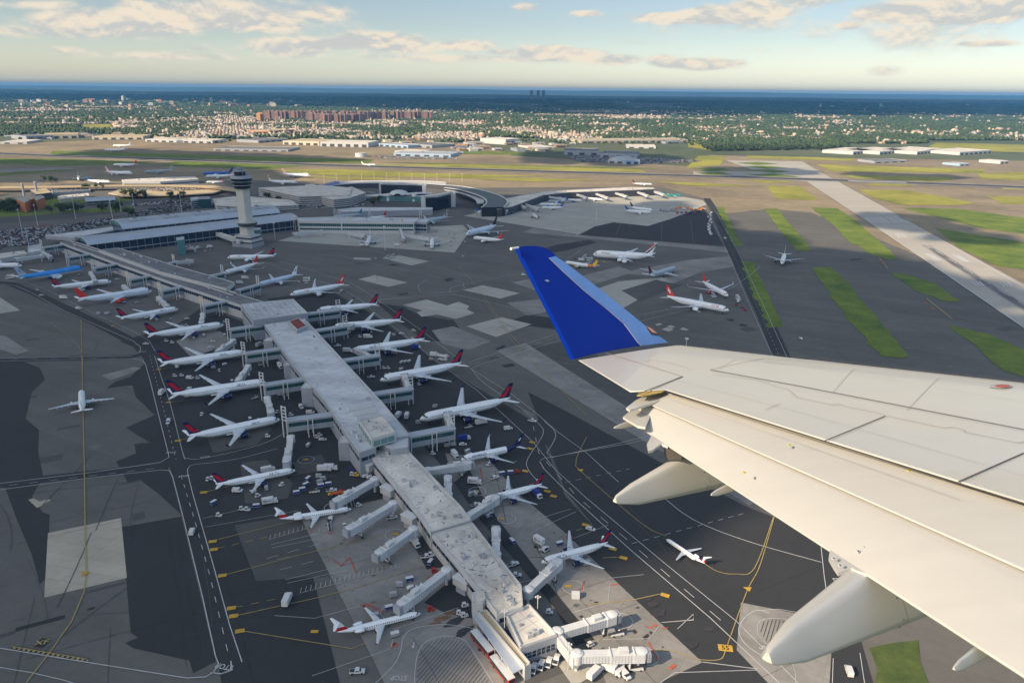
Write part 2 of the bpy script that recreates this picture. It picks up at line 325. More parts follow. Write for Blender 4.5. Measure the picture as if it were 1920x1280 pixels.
GY=[[(1610,356),(1700,357),(1830,381),(1800,385),(1690,385),(1640,372)],[(1436,348),(1500,350),(1535,376),(1455,373)],
 [(1530,308),(1850,318),(1840,325),(1560,322)],[(1575,328),(1800,333),(1760,341),(1600,335)],[(1310,292),(1360,293),(1350,310),(1286,316)],
 [(1400,292),(1600,297),(1600,302),(1400,297)],[(1850,368),(1960,370),(1960,386),(1880,382)],[(1830,325),(1960,322),(1960,340),(1840,336)],[(1870,347),(1960,349),(1960,357),(1880,355)],
 [(620,309),(880,309),(1200,318),(1210,323),(900,318),(640,314)],[(500,318),(640,318),(830,326),(1040,330),(850,334),(600,328)],[(850,334),(1000,334),(1130,338),(1000,341)],
 [(560,330),(700,333),(780,338),(640,336)],[(1220,340),(1330,344),(1430,350),(1300,349)],[(1390,337),(1500,341),(1440,344)],[(1640,343),(1740,345),(1700,349),(1620,348)]]
for p in GY: sheet('grass_strip',p,grs_y,.40)
GS=[[(100,283),(300,288),(700,300),(690,307),(320,298),(90,292)],[(-60,296),(150,299),(310,306),(120,311),(-60,306)],[(330,302),(600,309),(500,318),(300,311)],[(700,304),(800,306),(1240,316),(1200,317),(820,309)]]
for p in GS: sheet('grass_strip',p,grs,.36)
sheet('grass_field',[(1755,268),(1990,273),(1990,288),(1770,282),(1740,275)],grs_y,.42)
sheet('grass_field',[(155,234),(205,233),(212,240),(160,241)],grs_y,.42)
sheet('grass_field',[(830,283),(960,285),(1000,291),(840,289)],grs,.42)
# runways
sheet('runway',[(1360,301),(1504,303),(1570,341),(1698,413),(2060,610),(2100,745),(1920,615),(1727,483),(1619,410),(1514,341),(1400,334),(1300,330),(1300,322),(1420,322)],rwy,.5)
for i,p in enumerate([[(1380,306),(1420,304),(1462,308),(1420,310)],[(1390,312),(1430,311),(1478,315),(1440,317)],[(1395,319),(1440,318),(1485,322),(1450,325)],[(1398,327),(1450,326),(1502,332),(1460,334)],[(1300,316),(1350,315),(1370,319),(1330,322)],[(1302,324),(1350,323),(1376,328),(1330,329)]]):
    sheet('grass_island',p,grs,.56)
mb=MB()
ribbon(mb,[(-200,282),(0,288),(110,293),(320,299),(640,311),(1280,329.5),(1560,338),(1780,346),(1960,353)],70,conc_d,.6)
ribbon(mb,[(-200,282),(0,288),(110,293),(320,299),(640,311),(1280,329.5),(1560,338),(1780,346),(1960,353)],34,rub,.7)
ribbon(mb,[(1590,339.5),(1700,343)],12,white,.75); structure(mb,'runway_crossing')
mb=MB()
ribbon(mb,[(1514,341),(1619,410),(1727,483),(1920,615),(2000,670)],1.6,white,.62); ribbon(mb,[(1570,341),(1698,413),(1920,539),(2000,582)],1.6,white,.62)
a0,a1,b0,b1=[G(*q).xy for q in((1619,408),(1633,419),(1690,406),(1708,418))]
for i in range(14):
    t0=(i+.25)/14.2;t1=t0+.5/14.2
    if i==7: continue
    q=[a0.lerp(b0,t0),a0.lerp(b0,t1),a1.lerp(b1,t1),a1.lerp(b1,t0)]
    mb.add([(v.x,v.y,.62) for v in q],[(0,1,2,3)],white)
def quad(px,m,z=.62): mb.add([(*G(*q).xy,z) for q in px],[(0,1,2,3)],m)
quad([(1733,476),(1746,477),(1768,490),(1753,490)],white);quad([(1783,478),(1798,479),(1822,493),(1805,491)],white)
for x,y in((1820,528),(1827,528),(1834,528),(1873,530),(1880,530),(1887,530),(1676,438),(1682,438),(1688,438),(1718,440),(1724,440),(1730,440)): quad([(x,y),(x+3,y),(x+13,y+8),(x+9,y+8)],white)
ribbon(mb,[(1712,444),(1755,471),(1920,573)],.9,white,.66,dash=(30,20))
V,Fc=text_vf('22L')
P0=G(1672,425); mb.add([(P0.x+(-x*math.cos(rad(-50))-(-y)*math.sin(rad(-50)))*18,P0.y+(-x*math.sin(rad(-50))+(-y)*math.cos(rad(-50)))*18,.66) for x,y,z in V],Fc,white) if 0 else None
structure(mb,'runway_marking')
mb=MB(); R1=mat('rubber_core',(.13,.125,.12),.8,.3,.03);R2=mat('rubber_haze',(.26,.245,.22),.85,.2,.03); ribbon(mb,[(1745,466),(1790,497),(1850,534),(1960,604)],6,R1,.60); ribbon(mb,[(1735,460),(1850,533),(1960,603)],12,R2,.585); ribbon(mb,[(1760,474),(1850,530),(1960,598)],3,R1,.595) ; structure(mb,'tyre_rubber_streak')
# service roads and lines
mb=MB()
def wl(p,w=.55,c=False,**k): ribbon(mb,p,w*.6,white,.45,curve=c,**k)
mr_=MB()
ribbon(mr_,[(1325,372),(1338,392),(1378,480),(1432,590),(1475,690),(1520,800)],13,asph_d,.28); structure(mr_,'service_road')
mr_=MB(); ribbon(mr_,[(-60,525),(20,532),(70,552),(190,610),(262,648),(283,672),(300,720),(330,850),(360,950),(390,1060),(425,1190),(450,1300)],9.5,asph_d,.28)
ribbon(mr_,[(-60,679),(0,676),(150,672),(245,669),(275,661)],8,asph_d,.27);ribbon(mr_,[(-60,914),(0,907),(160,890),(300,874),(330,866)],8,asph_d,.265)
ribbon(mr_,[(1000,790),(1100,890),(1250,1030),(1370,1150),(1480,1290)],12,asph_d,.26); structure(mr_,'service_road')
wl([(1320,382),(1362,470),(1400,560),(1450,672),(1480,740)],.5);wl([(1343,398),(1382,470),(1430,570),(1476,672),(1500,720)],.5)
wl([(1330,386),(1371,470),(1415,565),(1463,672)],.35,dash=(4,6))
wl([(-60,531),(0,533),(30,536),(60,550),(120,583),(190,614),(250,640),(264,652),(262,662),(245,668),(150,670),(0,672),(-60,675)],.6)
wl([(-60,527),(20,527),(50,530),(90,545),(180,590),(250,622),(280,640),(290,658),(300,661)],.4)
wl([(-60,683),(0,678),(150,674),(250,673),(268,677),(273,684),(281,712),(316,852),(317,858),(300,868),(160,888),(0,907),(-60,914)],.6)
wl([(-60,926),(0,919),(160,898),(300,882),(318,883),(324,895),(343,968),(380,1120),(404,1230),(410,1245),(400,1262),(385,1270),(350,1272),(160,1242),(0,1216),(-60,1206)],.6)
wl([(290,668),(300,700),(320,760),(343,850),(352,860),(380,860),(450,845),(500,830),(535,812)],.5,c=True)
wl([(352,880),(352,888),(362,928),(400,1060),(430,1170),(454,1242)],.6);wl([(352,880),(362,872),(400,868),(450,860),(520,842)],.45,c=True)
wl([(281,668),(300,740),(330,862)],.4,dash=(3,5));wl([(340,893),(365,975),(395,1085),(428,1226)],.45,dash=(4,6))
wl([(-60,679.5),(0,675),(240,671)],.35,dash=(5,9));wl([(-60,920),(0,913),(290,879)],.4,dash=(4,5))
wl([(-60,1252),(0,1252),(60,1262),(120,1276),(180,1295)],.5)
wl([(395,1262),(415,1264),(435,1257),(433,1240)],.7)
# right side service road
wl([(490,490),(560,515),(640,541),(680,565),(700,585),(760,630),(820,680),(895,733),(905,742),(1000,830),(1040,880),(1100,935),(1250,1060),(1380,1165),(1500,1285)],.5)
wl([(480,478),(560,500),(660,532),(705,560),(790,620),(880,690),(960,740),(1005,775),(1045,810),(1100,850),(1160,905)],.5)
wl([(1012,866),(1020,880),(1060,920),(1180,1030),(1330,1158),(1470,1290)],.6)
wl([(1025,850),(1035,858),(1160,832),(1200,822),(1260,810)],.55);wl([(1013,864),(1020,860),(1180,832),(1250,815)],.5)
wl([(1020,790),(1042,815),(1025,850)],.5,c=True);wl([(980,770),(1010,795),(1018,815),(990,860),(990,880),(1010,905)],.5,c=True)
wl([(1000,800),(1010,850),(1080,930),(1230,1060),(1370,1180)],.5,dash=(6,9))
wl([(880,680),(890,676),(1050,625)],.5);wl([(884,692),(900,684),(1052,638)],.5);wl([(890,682),(1050,631)],.4,dash=(5,6));wl([(884,692),(900,712),(930,735),(1000,780)],.5,c=True)
wl([(690,565),(760,558),(860,545),(868,536),(850,526),(700,495),(640,480)],.5,c=True)
wl([(710,568),(715,562),(790,558),(850,552),(1030,594),(1060,600)],.5);wl([(845,548),(845,542),(865,535),(980,512),(1040,502)],.5,c=True)
wl([(800,525),(785,535),(787,545),(795,549),(860,548)],.4,c=True)
wl([(520,455),(540,462),(600,467),(690,468),(860,512),(880,520)],.4)
wl([(1093,458),(1085,452),(1052,453),(1012,470)],.3);wl([(1020,465),(1090,470),(1040,500)],.3)
wl([(1150,625),(1170,598),(1330,562),(1420,505),(1410,498)],.5,c=True);wl([(1190,628),(1196,620),(1190,610),(1200,603),(1340,570)],.5,c=True);wl([(1180,603),(1400,530)],.3,dash=(5,6))
wl([(1205,900),(1240,930),(1300,975),(1400,1015),(1540,1055)],.6,c=True);wl([(1537,1005),(1545,1080),(1552,1128)],.5)
wl([(1184,1020),(1400,962)],.4,dash=(3,3));wl([(1060,905),(1180,880)],.35,dash=(3,3))
wl([(1317,1242),(1420,1255)],.5);wl([(1270,1180),(1300,1152),(1300,1163),(1240,1168)],.4)
wl([(1225,1290),(1265,1262),(1420,1257)],.4)
# stand edges left low area
for a,b in(((380,973),(520,940)),((385,989),(560,958)),((508,1022),(600,1000)),((510,1028),(590,1012)),((535,1088),(640,1062)),((539,1094),(650,1070)),((585,1268),(733,1217)),((590,1160),(690,1133)),((733,1217),(741,1180)),((515,1155),(590,1160)),((741,1180),(860,1140)),((960,1097),(1050,1075)),((1004,995),(1080,960)),((1050,1020),(1140,985)),((1140,1085),(1207,1078)),((1005,975),(1070,955)),((1010,1092),(1045,1085)),((1072,1150),(1140,1130)),((1140,1130),(1143,1100)),((1130,1200),(1218,1198)),((1218,1198),(1235,1175))):
    wl([a,b],.3)
for a,b in(((500,1048),(600,1020)),((525,1069),(600,1050)),((520,1050),(560,1040)),((620,930),(700,905)),((700,905),(720,900))): wl([a,b],.3,dash=(5,4))
# hatched tug areas
for (a,b) in(((506,1012),(575,992)),((563,1113),(750,1063)),((790,903),(850,885)),((600,1000),(610,996))):
    A=G(*a).xy;B=G(*b).xy; n=int((B-A).length/1.9); d=(B-A)/n; q=Vector((-d.y,d.x)).normalized()*3.4
    for i in range(n):
        p=A+d*i; wl([tuple(p),tuple(p+q+d*.6)],.3,world=True)
    wl([tuple(A),tuple(B)],.25,world=True)
# stand parking circles
def ring(px,py,r,m=white,w=.25,a0=0,a1=360):
    c=G(px,py).xy; n=24
    ribbon(mb,[(c.x+r*math.cos(rad(a0+(a1-a0)*i/n)),c.y+r*math.sin(rad(a0+(a1-a0)*i/n))) for i in range(n+1)],w,m,.46,world=True)
for x,y in((574,863),(740,1003),(895,922),(950,973),(1075,1102),(735,1148),(1165,1165),(625,952),(1212,1232)): ring(x,y,4.3)
# loops by the bus stop
wl([(700,1285),(735,1252),(750,1225),(757,1195),(775,1180),(820,1172),(860,1174),(890,1180)],.45,c=True)
wl([(778,1290),(778,1260),(784,1225),(800,1203),(835,1193),(868,1200),(882,1215),(905,1250),(930,1290)],.4,c=True)
wl([(1442,1150),(1420,1145),(1400,1155),(1386,1175),(1388,1195),(1405,1215),(1440,1237)],.5,c=True);wl([(1440,1237),(1455,1233)],.8);wl([(1500,1150),(1460,1143),(1430,1145)],.4)
wl([(1420,1180),(1425,1165),(1450,1160),(1480,1164),(1510,1180)],.3,c=True);wl([(1420,1180),(1422,1192),(1445,1215),(1485,1245),(1492,1285)],.3,c=True)
wl([(1562,1235),(1560,1290)],.4);wl([(1612,1225),(1622,1290)],.4)
wl([(0,0)] and [(430,1225),(404,1240)],.01) if 0 else None
structure(mb,'road_marking')
mb=MB()
for p0,p1,p2 in [((785+i*9,1225+i*0,0),0,0) for i in range(0)]: pass
A=G(800,1205).xy;
for i in range(26):  # hatching of the turning loop, clipped to the loop outline
    pass
def hatch(poly,ang,step,w,m,z):
    P=[G(*q).xy for q in poly]; d=Vector((math.cos(rad(ang)),math.sin(rad(ang)))); q=Vector((-d.y,d.x))
    s=[p.dot(q) for p in P]; t=min(s)+step/2
    while t<max(s):
        xs=[]
        for a,b in zip(P,P[1:]+P[:1]):
            sa,sb=a.dot(q)-t,b.dot(q)-t
            if sa*sb<0: xs.append((a+(b-a)*sa/(sa-sb)).dot(d))
        xs.sort()
        for u,v in zip(xs[::2],xs[1::2]): ribbon(mb,[tuple(d*u+q*t),tuple(d*v+q*t)],w,m,z,world=True)
        t+=step
hm=mat('faded_hatching',(.05,.045,.045),.8)
hatch([(780,1288),(786,1227),(802,1206),(835,1196),(865,1202),(882,1218),(925,1290)],62,1.3,.22,hm,.47)
hatch([(1422,1180),(1427,1167),(1450,1162),(1480,1166),(1505,1180),(1490,1230),(1445,1215)],62,1.3,.22,hm,.47)
structure(mb,'loop_hatching')
# yellow lead-in lines and stand number plates
mb=MB()
def yl(p,w=.35,c=False,m=yel_d,**k): ribbon(mb,p,w,m,.48,curve=c,**k)
yl([(152,600),(154,690),(158,860),(160,1000),(162,1080),(158,1110),(135,1165),(93,1225),(50,1280)],.45)
yl([(95,605),(148,650),(155,700)],.3,c=True)
for p in([(382,924),(460,905),(560,890)],[(335,827),(375,817)],[(317,755),(345,752)],[(298,693),(330,690)],[(402,1014),(560,975),(700,940)],[(417,1080),(560,1042),(720,1003)],[(440,1156),(520,1138),(640,1110),(800,1060)],[(450,1183),(660,1217),(690,1205)],[(208,611),(235,605)],[(1100,1135),(1190,1125),(1240,1114)],[(1210,1220),(1262,1222),(1310,1237),(1350,1237),(1360,1220)],[(1130,1047),(1170,1045)],[(1100,820),(1085,850),(1080,870),(1090,885),(1200,980),(1249,1006)],[(1300,1040),(1340,1070),(1380,1077),(1415,1065),(1450,970)],[(1452,968),(1425,1060),(1400,1110),(1362,1215)],[(1452,968),(1452,955),(1440,940)],[(1120,690),(985,655),(900,545),(860,500)],[(905,560),(960,640),(1100,780)]): yl(p,.35,c=len(p)>3)
for p in([(385,924),(600,867)],[(408,1029),(600,985)],[(440,1140),(560,1115)],[(1018,900),(940,930)],[(1110,985),(1040,1010)]): yl(p,.3,dash=(3,3))
PL=[(382,924),(334,827),(316,755),(298,693),(399,1016),(401,1031),(417,1080),(434,1141),(438,1156),(450,1184),(212,612),(998,830),(994,842),(985,884),(1026,922),(1038,931),(1098,985),(1149,1030),(1169,1047),(1247,1117),(1058,860),(1135,797),(1228,485),(1300,505)]
def plate(px,py,s=2.6,body=None,rz=-28):
    c=G(px,py); R=Matrix.Rotation(rad(rz),2); P=[R@Vector(q)*s+c.xy for q in((-1,-.65),(1,-.65),(1,.65),(-1,.65))]
    mb.add([(p.x,p.y,.5) for p in P],[(0,1,2,3)],yel)
    if body:
        V,Fc=text_vf(body); k=s*1.1; mb.add([(*(R@Vector((x,y))*k+c.xy),.53) for x,y,z in V],Fc,blk)
for i,(x,y) in enumerate(PL[:20]): plate(x,y,1.7 if y>800 else 1.5,rz=(14 if x<600 else -25))
plate(1360,1216,2.6,'55',-8); 
for x,y in((1089,883),(1403,1106),(158,1077)):
    c=G(x,y).xy; mb.add([(c.x-1.8,c.y+1.4,.5),(c.x+1.8,c.y+1.4,.5),(c.x,c.y-1.6,.5)],[(2,1,0)],yel)
for x,y in((573,862),(742,1002),(893,922),(940,973),(1065,1100),(590,1185)):
    c=G(x,y).xy; mb.add([(c.x-1.4,c.y-.8,.5),(c.x+1.4,c.y-.8,.5),(c.x+1.4,c.y+.8,.5),(c.x-1.4,c.y+.8,.5)],[(0,1,2,3)],yel)
# holding position line, letters XF
ribbon(mb,[(24,1214),(165,1238)],1.3,blk,.47);ribbon(mb,[(24,1213),(165,1237)],.35,yel_d,.5);ribbon(mb,[(25,1216),(166,1240)],.8,yel_d,.5,dash=(1,1))
mb.add([(*G(x,y).xy,.5) for x,y in((62,1212),(80,1197),(95,1200),(80,1215))],[(0,1,2,3)],blk)
V,Fc=text_vf('KF'); c=G(79,1206); R=Matrix.Rotation(rad(-172),2)
def lay(body,px,py,size,rot,m,sx=1,sy=1,z=.55):
    V,Fc=text_vf(body); c=G(px,py).xy; R=Matrix.Rotation(rad(rot),2)
    mb.add([(*(R@Vector((x*size*sx,y*size*sy))+c),z) for x,y,z_ in V],Fc,m)
lay('XF',79,1206,4,12,yel_d,1,.8)
# taxi lane ticks and hold lines on the far side
for k in range(12):
    y=500+k*17; 
    for x0,s in((1437,.30),(1478,.32),(1590,.62),(1625,.75),(1690,.85)):
        x=x0+(y-480)*s
        if y<690: ribbon(mb,[(x,y),(x+15,y+1)],.35,yel_d,.49)
for y,x in((395,1395),(405,1500),(420,1400),(440,1408),(455,1555),(430,1540)): ribbon(mb,[(x,y),(x+12,y)],.35,yel_d,.49)
ribbon(mb,[(1649,484),(1665,505)],1.3,yel_d,.49);ribbon(mb,[(1737,560),(1785,598)],1.3,yel_d,.49)
for x,y in((1655,490),(1660,497),(1740,570),(1752,580)): ribbon(mb,[(x-8,y-2),(x,y)],3,redm,.49)
for x0,y0,x1,y1 in((1165,415,1155,440),(1188,403,1180,428),(1240,405,1240,455),(1295,415,1300,455)): yl([(x0,y0),(x1,y1)],.25)
structure(mb,'yellow_marking')
mb=MB(); lay('STOP',421,1251,2.6,168,white,1,1.3);lay('STOP',321,849,2.2,185,white,1,1.2);lay('STOP',267,660,2.2,185,white,1,1.2);lay('STOP',345,894,2.2,15,white,1,1.2);lay('STOP',748,1272,2.4,180,white,1,1.3);lay('STOP',1578,1090,3.0,-5,white,1,1.2);lay('STOP',1440,1225,3,-60,white,1,1.2);lay('STOP',385,858,2,15,white)
for x,y in((775,1212),): 
    c=G(x,y).xy; mb.add([(c.x-.2,c.y,.5),(c.x+.2,c.y,.5),(c.x+.2,c.y+2,.5),(c.x-.2,c.y+2,.5)],[(0,1,2,3)],white); mb.add([(c.x-.8,c.y,.5),(c.x,c.y-1.4,.5),(c.x+.8,c.y,.5)],[(0,1,2)],white)
structure(mb,'stop_lettering')
mb=MB()
for a,b in(((675,1137),(690,1133)),((577,993),(585,998)),((650,1050),(640,1062)),((655,1045),(668,1075)),((615,1003),(625,998)),((1210,1175),(1225,1180)),((1240,1180),(1252,1178)),((733,1217),(742,1205)),((900,878),(905,900)),((1095,1090),(1090,1110)),((1150,1155),(1165,1175)),((1215,1205),(1235,1240)),((690,1133),(720,1150)),((640,1062),(625,1050)),((1145,1098),(1160,1096)),((800,1085),(820,1075)),((870,880),(900,868))): ribbon(mb,[a,b],.5,redm,.51)
for x,y in((1255,1252),(1260,1248),(1225,1172),(738,1208),(684,1137)): ribbon(mb,[(x,y),(x+6,y+3)],1.6,redm,.51)
structure(mb,'red_safety_marking')
# oil stains
st=mat('oil_stain',(.035,.033,.034),.7,.3,.3); rst=mat('rust_stain',(.16,.085,.04),.85,.3,.2)
mb=MB()
def blob(px,py,rx,ry,m,rz=0):
    c=G(px,py).xy; R=Matrix.Rotation(rz,2); n=14; P=[R@Vector((math.cos(6.283*i/n)*rx*random.uniform(.6,1.1),math.sin(6.283*i/n)*ry*random.uniform(.6,1.1)))+c for i in range(n)]
    mb.add([(*c,.44)]+[(p.x,p.y,.44) for p in P],[(0,1+i,1+(i+1)%n) for i in range(n)],m)
for x,y,rx,ry in((1225,1133,3,2),(1235,1150,4,2.5),(1218,1125,1.5,1),(1300,1210,3,1.5),(1210,1195,2,1),(1195,1140,1,.6),(855,1165,6,2),(870,1185,5,2),(910,1215,3,2),(171,1141,1.6,.7),(1123,1220,1,.6),(1190,1185,1,1.2),(1220,1187,.7,1),(1330,1180,3,1.5),(960,1075,.8,1.6),(1117,1130,1,.5),(1090,1157,.9,.9),(430,870,1,.5),(600,950,1,.4),(700,1080,1,.4),(640,1020,1.2,.3),(1345,670,5,2),(1370,600,5,4),(1394,610,4,5)): blob(x,y,rx,ry,st,random.random())
for k in range(60): blob(random.uniform(600,820),random.uniform(950,1190),random.uniform(.2,.7),random.uniform(.15,.4),st)
for k in range(70): blob(random.uniform(960,1270),random.uniform(930,1230),random.uniform(.2,.6),random.uniform(.15,.5),st)
structure(mb,'oil_stain')
mb=MB()
for x,y,rx,ry in((830,1160,4,1.2),(845,1150,3,1.4),(815,1170,3,.8),(700,1130,1.5,.6)): blob(x,y,rx,ry,rst,.3)
structure(mb,'rust_stain')

# tyre marks, sealed cracks, small repairs
tm_=mat('tyre_mark',(.068,.064,.058),.8); ck=mat('sealed_crack',(.040,.039,.038),.7); mb=MB(); rg=random.Random(77)
for k in range(110):
    x,y=rg.choice([(rg.uniform(0,400),rg.uniform(560,1250)),(rg.uniform(600,1000),rg.uniform(480,700)),(rg.uniform(850,1400),rg.uniform(600,1200)),(rg.uniform(1330,1900),rg.uniform(400,690)),(rg.uniform(900,1330),rg.uniform(400,620))])
    c=G(x,y).xy; a=rg.choice((rad(118),rad(28),rad(100)))+rg.gauss(0,.25); cur=rg.gauss(0,.02); P=[];p=c.copy()
    for j in range(12): P.append(tuple(p)); p=p+Vector((math.cos(a),math.sin(a)))*rg.uniform(3,6); a+=cur
    ribbon(mb,P,rg.uniform(.12,.35),tm_,.335,world=True)
structure(mb,'tyre_mark')
mb=MB()
for k in range(46):
    x,y=rg.uniform(0,1900),rg.uniform(430,1250); c=G(x,y).xy; a=rad(28)+rg.choice((0,math.pi/2))+rg.gauss(0,.02); d=Vector((math.cos(a),math.sin(a)))*rg.uniform(15,60)
    ribbon(mb,[tuple(c-d),tuple(c+Vector((rg.gauss(0,.3),rg.gauss(0,.3)))),tuple(c+d)],.16,ck,.34,world=True)
structure(mb,'sealed_crack')
for k in range(70):
    x,y=rg.choice([(rg.uniform(0,340),rg.uniform(540,1250)),(rg.uniform(620,1350),rg.uniform(470,760)),(rg.uniform(1000,1600),rg.uniform(800,1270)),(rg.uniform(1340,1900),rg.uniform(390,690))])
    if x>1340 and y>650 and y<900: continue
    c=G(x,y).xy; a=rad(28); d=Vector((math.cos(a),math.sin(a)))*rg.uniform(2,11); q=Vector((-math.sin(a),math.cos(a)))*rg.uniform(1,5); P=[c-d-q,c+d-q,c+d+q,c-d+q]
    mb=MB(); mb.add([(p.x,p.y,.122) for p in P],[(0,1,2,3)],rg.choice([asph_m,asph_d,asph_m,mat('asphalt_pale',(.125,.12,.11),.85,.15,.05)])); structure(mb,'asphalt_repair')
# ================= airliners =================
pw=mat('aircraft_white_paint',(.74,.76,.77),.35,.04,.2,coat=.3)
wing_g=mat('wing_grey_paint',(.50,.54,.58),.4,.06,.3)
metal=mat('bare_metal',(.55,.56,.58),.3,metal=.8); tyre=mat('tyre_rubber',(.02,.02,.022),.9); gldark=mat('dark_glazing',(.02,.025,.035),.15)
navy=mat('navy_paint',(.008,.012,.07),.35); red=mat('red_paint',(.42,.008,.018),.35); bred=mat('bright_red_paint',(.60,.03,.02),.35)
lblue=mat('sky_blue_paint',(.04,.27,.68),.35); dblue=mat('deep_blue_paint',(.02,.07,.30),.35); green=mat('green_paint',(.01,.18,.08),.4); black=mat('black_paint',(.012,.012,.014),.4)
orange=mat('orange_paint',(.62,.22,.03),.4); yellow=mat('yellow_paint',(.70,.42,.03),.4); plum=mat('dark_plum_paint',(.12,.01,.05),.4); grey_p=mat('light_grey_paint',(.36,.42,.46),.4); teal=mat('teal_paint',(.02,.30,.27),.4); gold=mat('gold_lettering',(.45,.28,.06),.4); mblue=mat('mid_blue_paint',(.03,.12,.45),.4)
_FM={}
def fus_mat(body,belly,R,x0,x1,zc,zw=.25,wincol=(.015,.018,.025)):
    key=(body.name,belly.name if belly else '',round(R,2),round(x1,1))
    if key in _FM: return _FM[key]
    m=body.copy(); m.name=body.name+'_with_cabin_windows'; nt=m.node_tree; b=nt.nodes['Principled BSDF']
    tc=nt.nodes.new('ShaderNodeTexCoord'); sp=nt.nodes.new('ShaderNodeSeparateXYZ'); nt.links.new(tc.outputs['Object'],sp.inputs[0])
    def ma(op,a,bb=None,c=None):
        n=nt.nodes.new('ShaderNodeMath'); n.operation=op
        for i,x in enumerate((a,bb,c)):
            if x is None: continue
            if isinstance(x,(int,float)): n.inputs[i].default_value=x
            else: nt.links.new(x,n.inputs[i])
        return n.outputs[0]
    z=ma('COMPARE',sp.outputs[2],zc+zw*R,.26); xr=ma('MULTIPLY',ma('GREATER_THAN',sp.outputs[0],x0),ma('LESS_THAN',sp.outputs[0],x1))
    fr=ma('LESS_THAN',ma('FRACT',ma('DIVIDE',sp.outputs[0],.95)),.42)
    w=ma('MULTIPLY',ma('MULTIPLY',z,xr),fr)
    mx=nt.nodes.new('ShaderNodeMix'); mx.data_type='RGBA'; nt.links.new(w,mx.inputs[0])
    lk=[l for l in nt.links if l.to_socket==b.inputs['Base Color']]
    if lk: src=lk[0].from_socket; nt.links.new(src,mx.inputs[6])
    else: mx.inputs[6].default_value=b.inputs['Base Color'].default_value
    mx.inputs[7].default_value=(*wincol,1)
    if belly:
        bz=ma('LESS_THAN',sp.outputs[2],zc-.35*R); m2=nt.nodes.new('ShaderNodeMix'); m2.data_type='RGBA'
        nt.links.new(bz,m2.inputs[0]); nt.links.new(mx.outputs[2],m2.inputs[6]); m2.inputs[7].default_value=belly.node_tree.nodes['Principled BSDF'].inputs['Base Color'].default_value
        nt.links.new(m2.outputs[2],b.inputs['Base Color'])
    else: nt.links.new(mx.outputs[2],b.inputs['Base Color'])
    _FM[key]=m; return m
def loft(mb,secs,m,cap=True,smooth=True,closed=True):
    n=len(secs[0]); V=[v for s in secs for v in s]; F=[]
    for i in range(len(secs)-1):
        for j in range(n if closed else n-1): F.append((i*n+j,i*n+(j+1)%n,(i+1)*n+(j+1)%n,(i+1)*n+j))
    mb.add(V,F,m,smooth)
    if cap: mb.add(V,[tuple(range(n))[::-1],tuple(range((len(secs)-1)*n,len(secs)*n))],m)
def foil(le,te,th,up=Vector((0,0,1)),k=.4):
    "8-point aerofoil section between leading and trailing edge"
    le=Vector(le);te=Vector(te);d=te-le;o=[]
    for t,h in((0,0),(.04,.45),(.15,.85),(.4,1),(.75,.5),(1,.03)): o.append(le+d*t+up*th*h*.6)
    for t,h in((.75,.35),(.4,.8),(.1,.6)): o.append(le+d*t-up*th*h*.5)
    return o
TYPES={ # L span R rz zc engines(y frac of semi-span) eng_len eng_r
 'twin_wide':dict(L=62,S=60,R=3.05,rz=1,zc=5.3,eng=[.32],el=6.2,er=1.6,chord=.165,finh=8.6),
 'twin_mid':dict(L=55,S=48,R=2.7,rz=1.05,zc=5.0,eng=[.33],el=5.6,er=1.35,chord=.16,finh=7.9),
 'narrow':dict(L=38,S=35.5,R=1.98,rz=1.03,zc=3.9,eng=[.33],el=4.4,er=1.1,chord=.17,finh=6.2),
 'narrow_long':dict(L=44,S=36,R=1.98,rz=1.03,zc=3.9,eng=[.33],el=4.6,er=1.15,chord=.155,finh=6.2),
 'quad':dict(L=66,S=62,R=3.1,rz=1.1,zc=5.6,eng=[.36,.66],el=5.4,er=1.3,chord=.18,finh=9.2,hump=True),
 'double':dict(L=73,S=79,R=3.95,rz=1.18,zc=6.6,eng=[.37,.66],el=6.4,er=1.75,chord=.22,finh=12.5),
 'regional':dict(L=36,S=24.8,R=1.4,rz=1,zc=2.9,eng=[],el=3.6,er=.85,chord=.15,finh=3.9),
}
def fin_mat_at(style,u,v,c):
    main,sec=c
    if style=='delta': 
        return navy if (v>.80 or u-.42>v*.75 or v<.13 or (u<.16 and v>.3)) else red
    if style=='delta_small': return sec if v>.45 else main
    if style=='plain': return main
    if style=='cross': return pw if (abs(u-.5)<.09 and .28<v<.78) or (abs(v-.53)<.09 and .25<u<.75) else main
    if style=='swoosh':
        t=u*.9-v*.75+.45; 
        return pw if v>.9 else (bred if t<.28 else pw if t<.42 else green if (t<.6 and v>.4) else black if t<.75 else pw)
    if style=='stripes': return (main if int((v*9+u*2)%2)==0 else sec)
    if style=='half': return main if u+v*.5<.8 else sec
    if style=='base_white': return main if v>.18 else pw
    if style=='star': return sec if abs(u-.5)+abs(v-.5)<.22 else main
    if style=='patch': return (main,sec,black)[int(abs(math.sin(u*9.1+v*13))*2.99)]
    return main
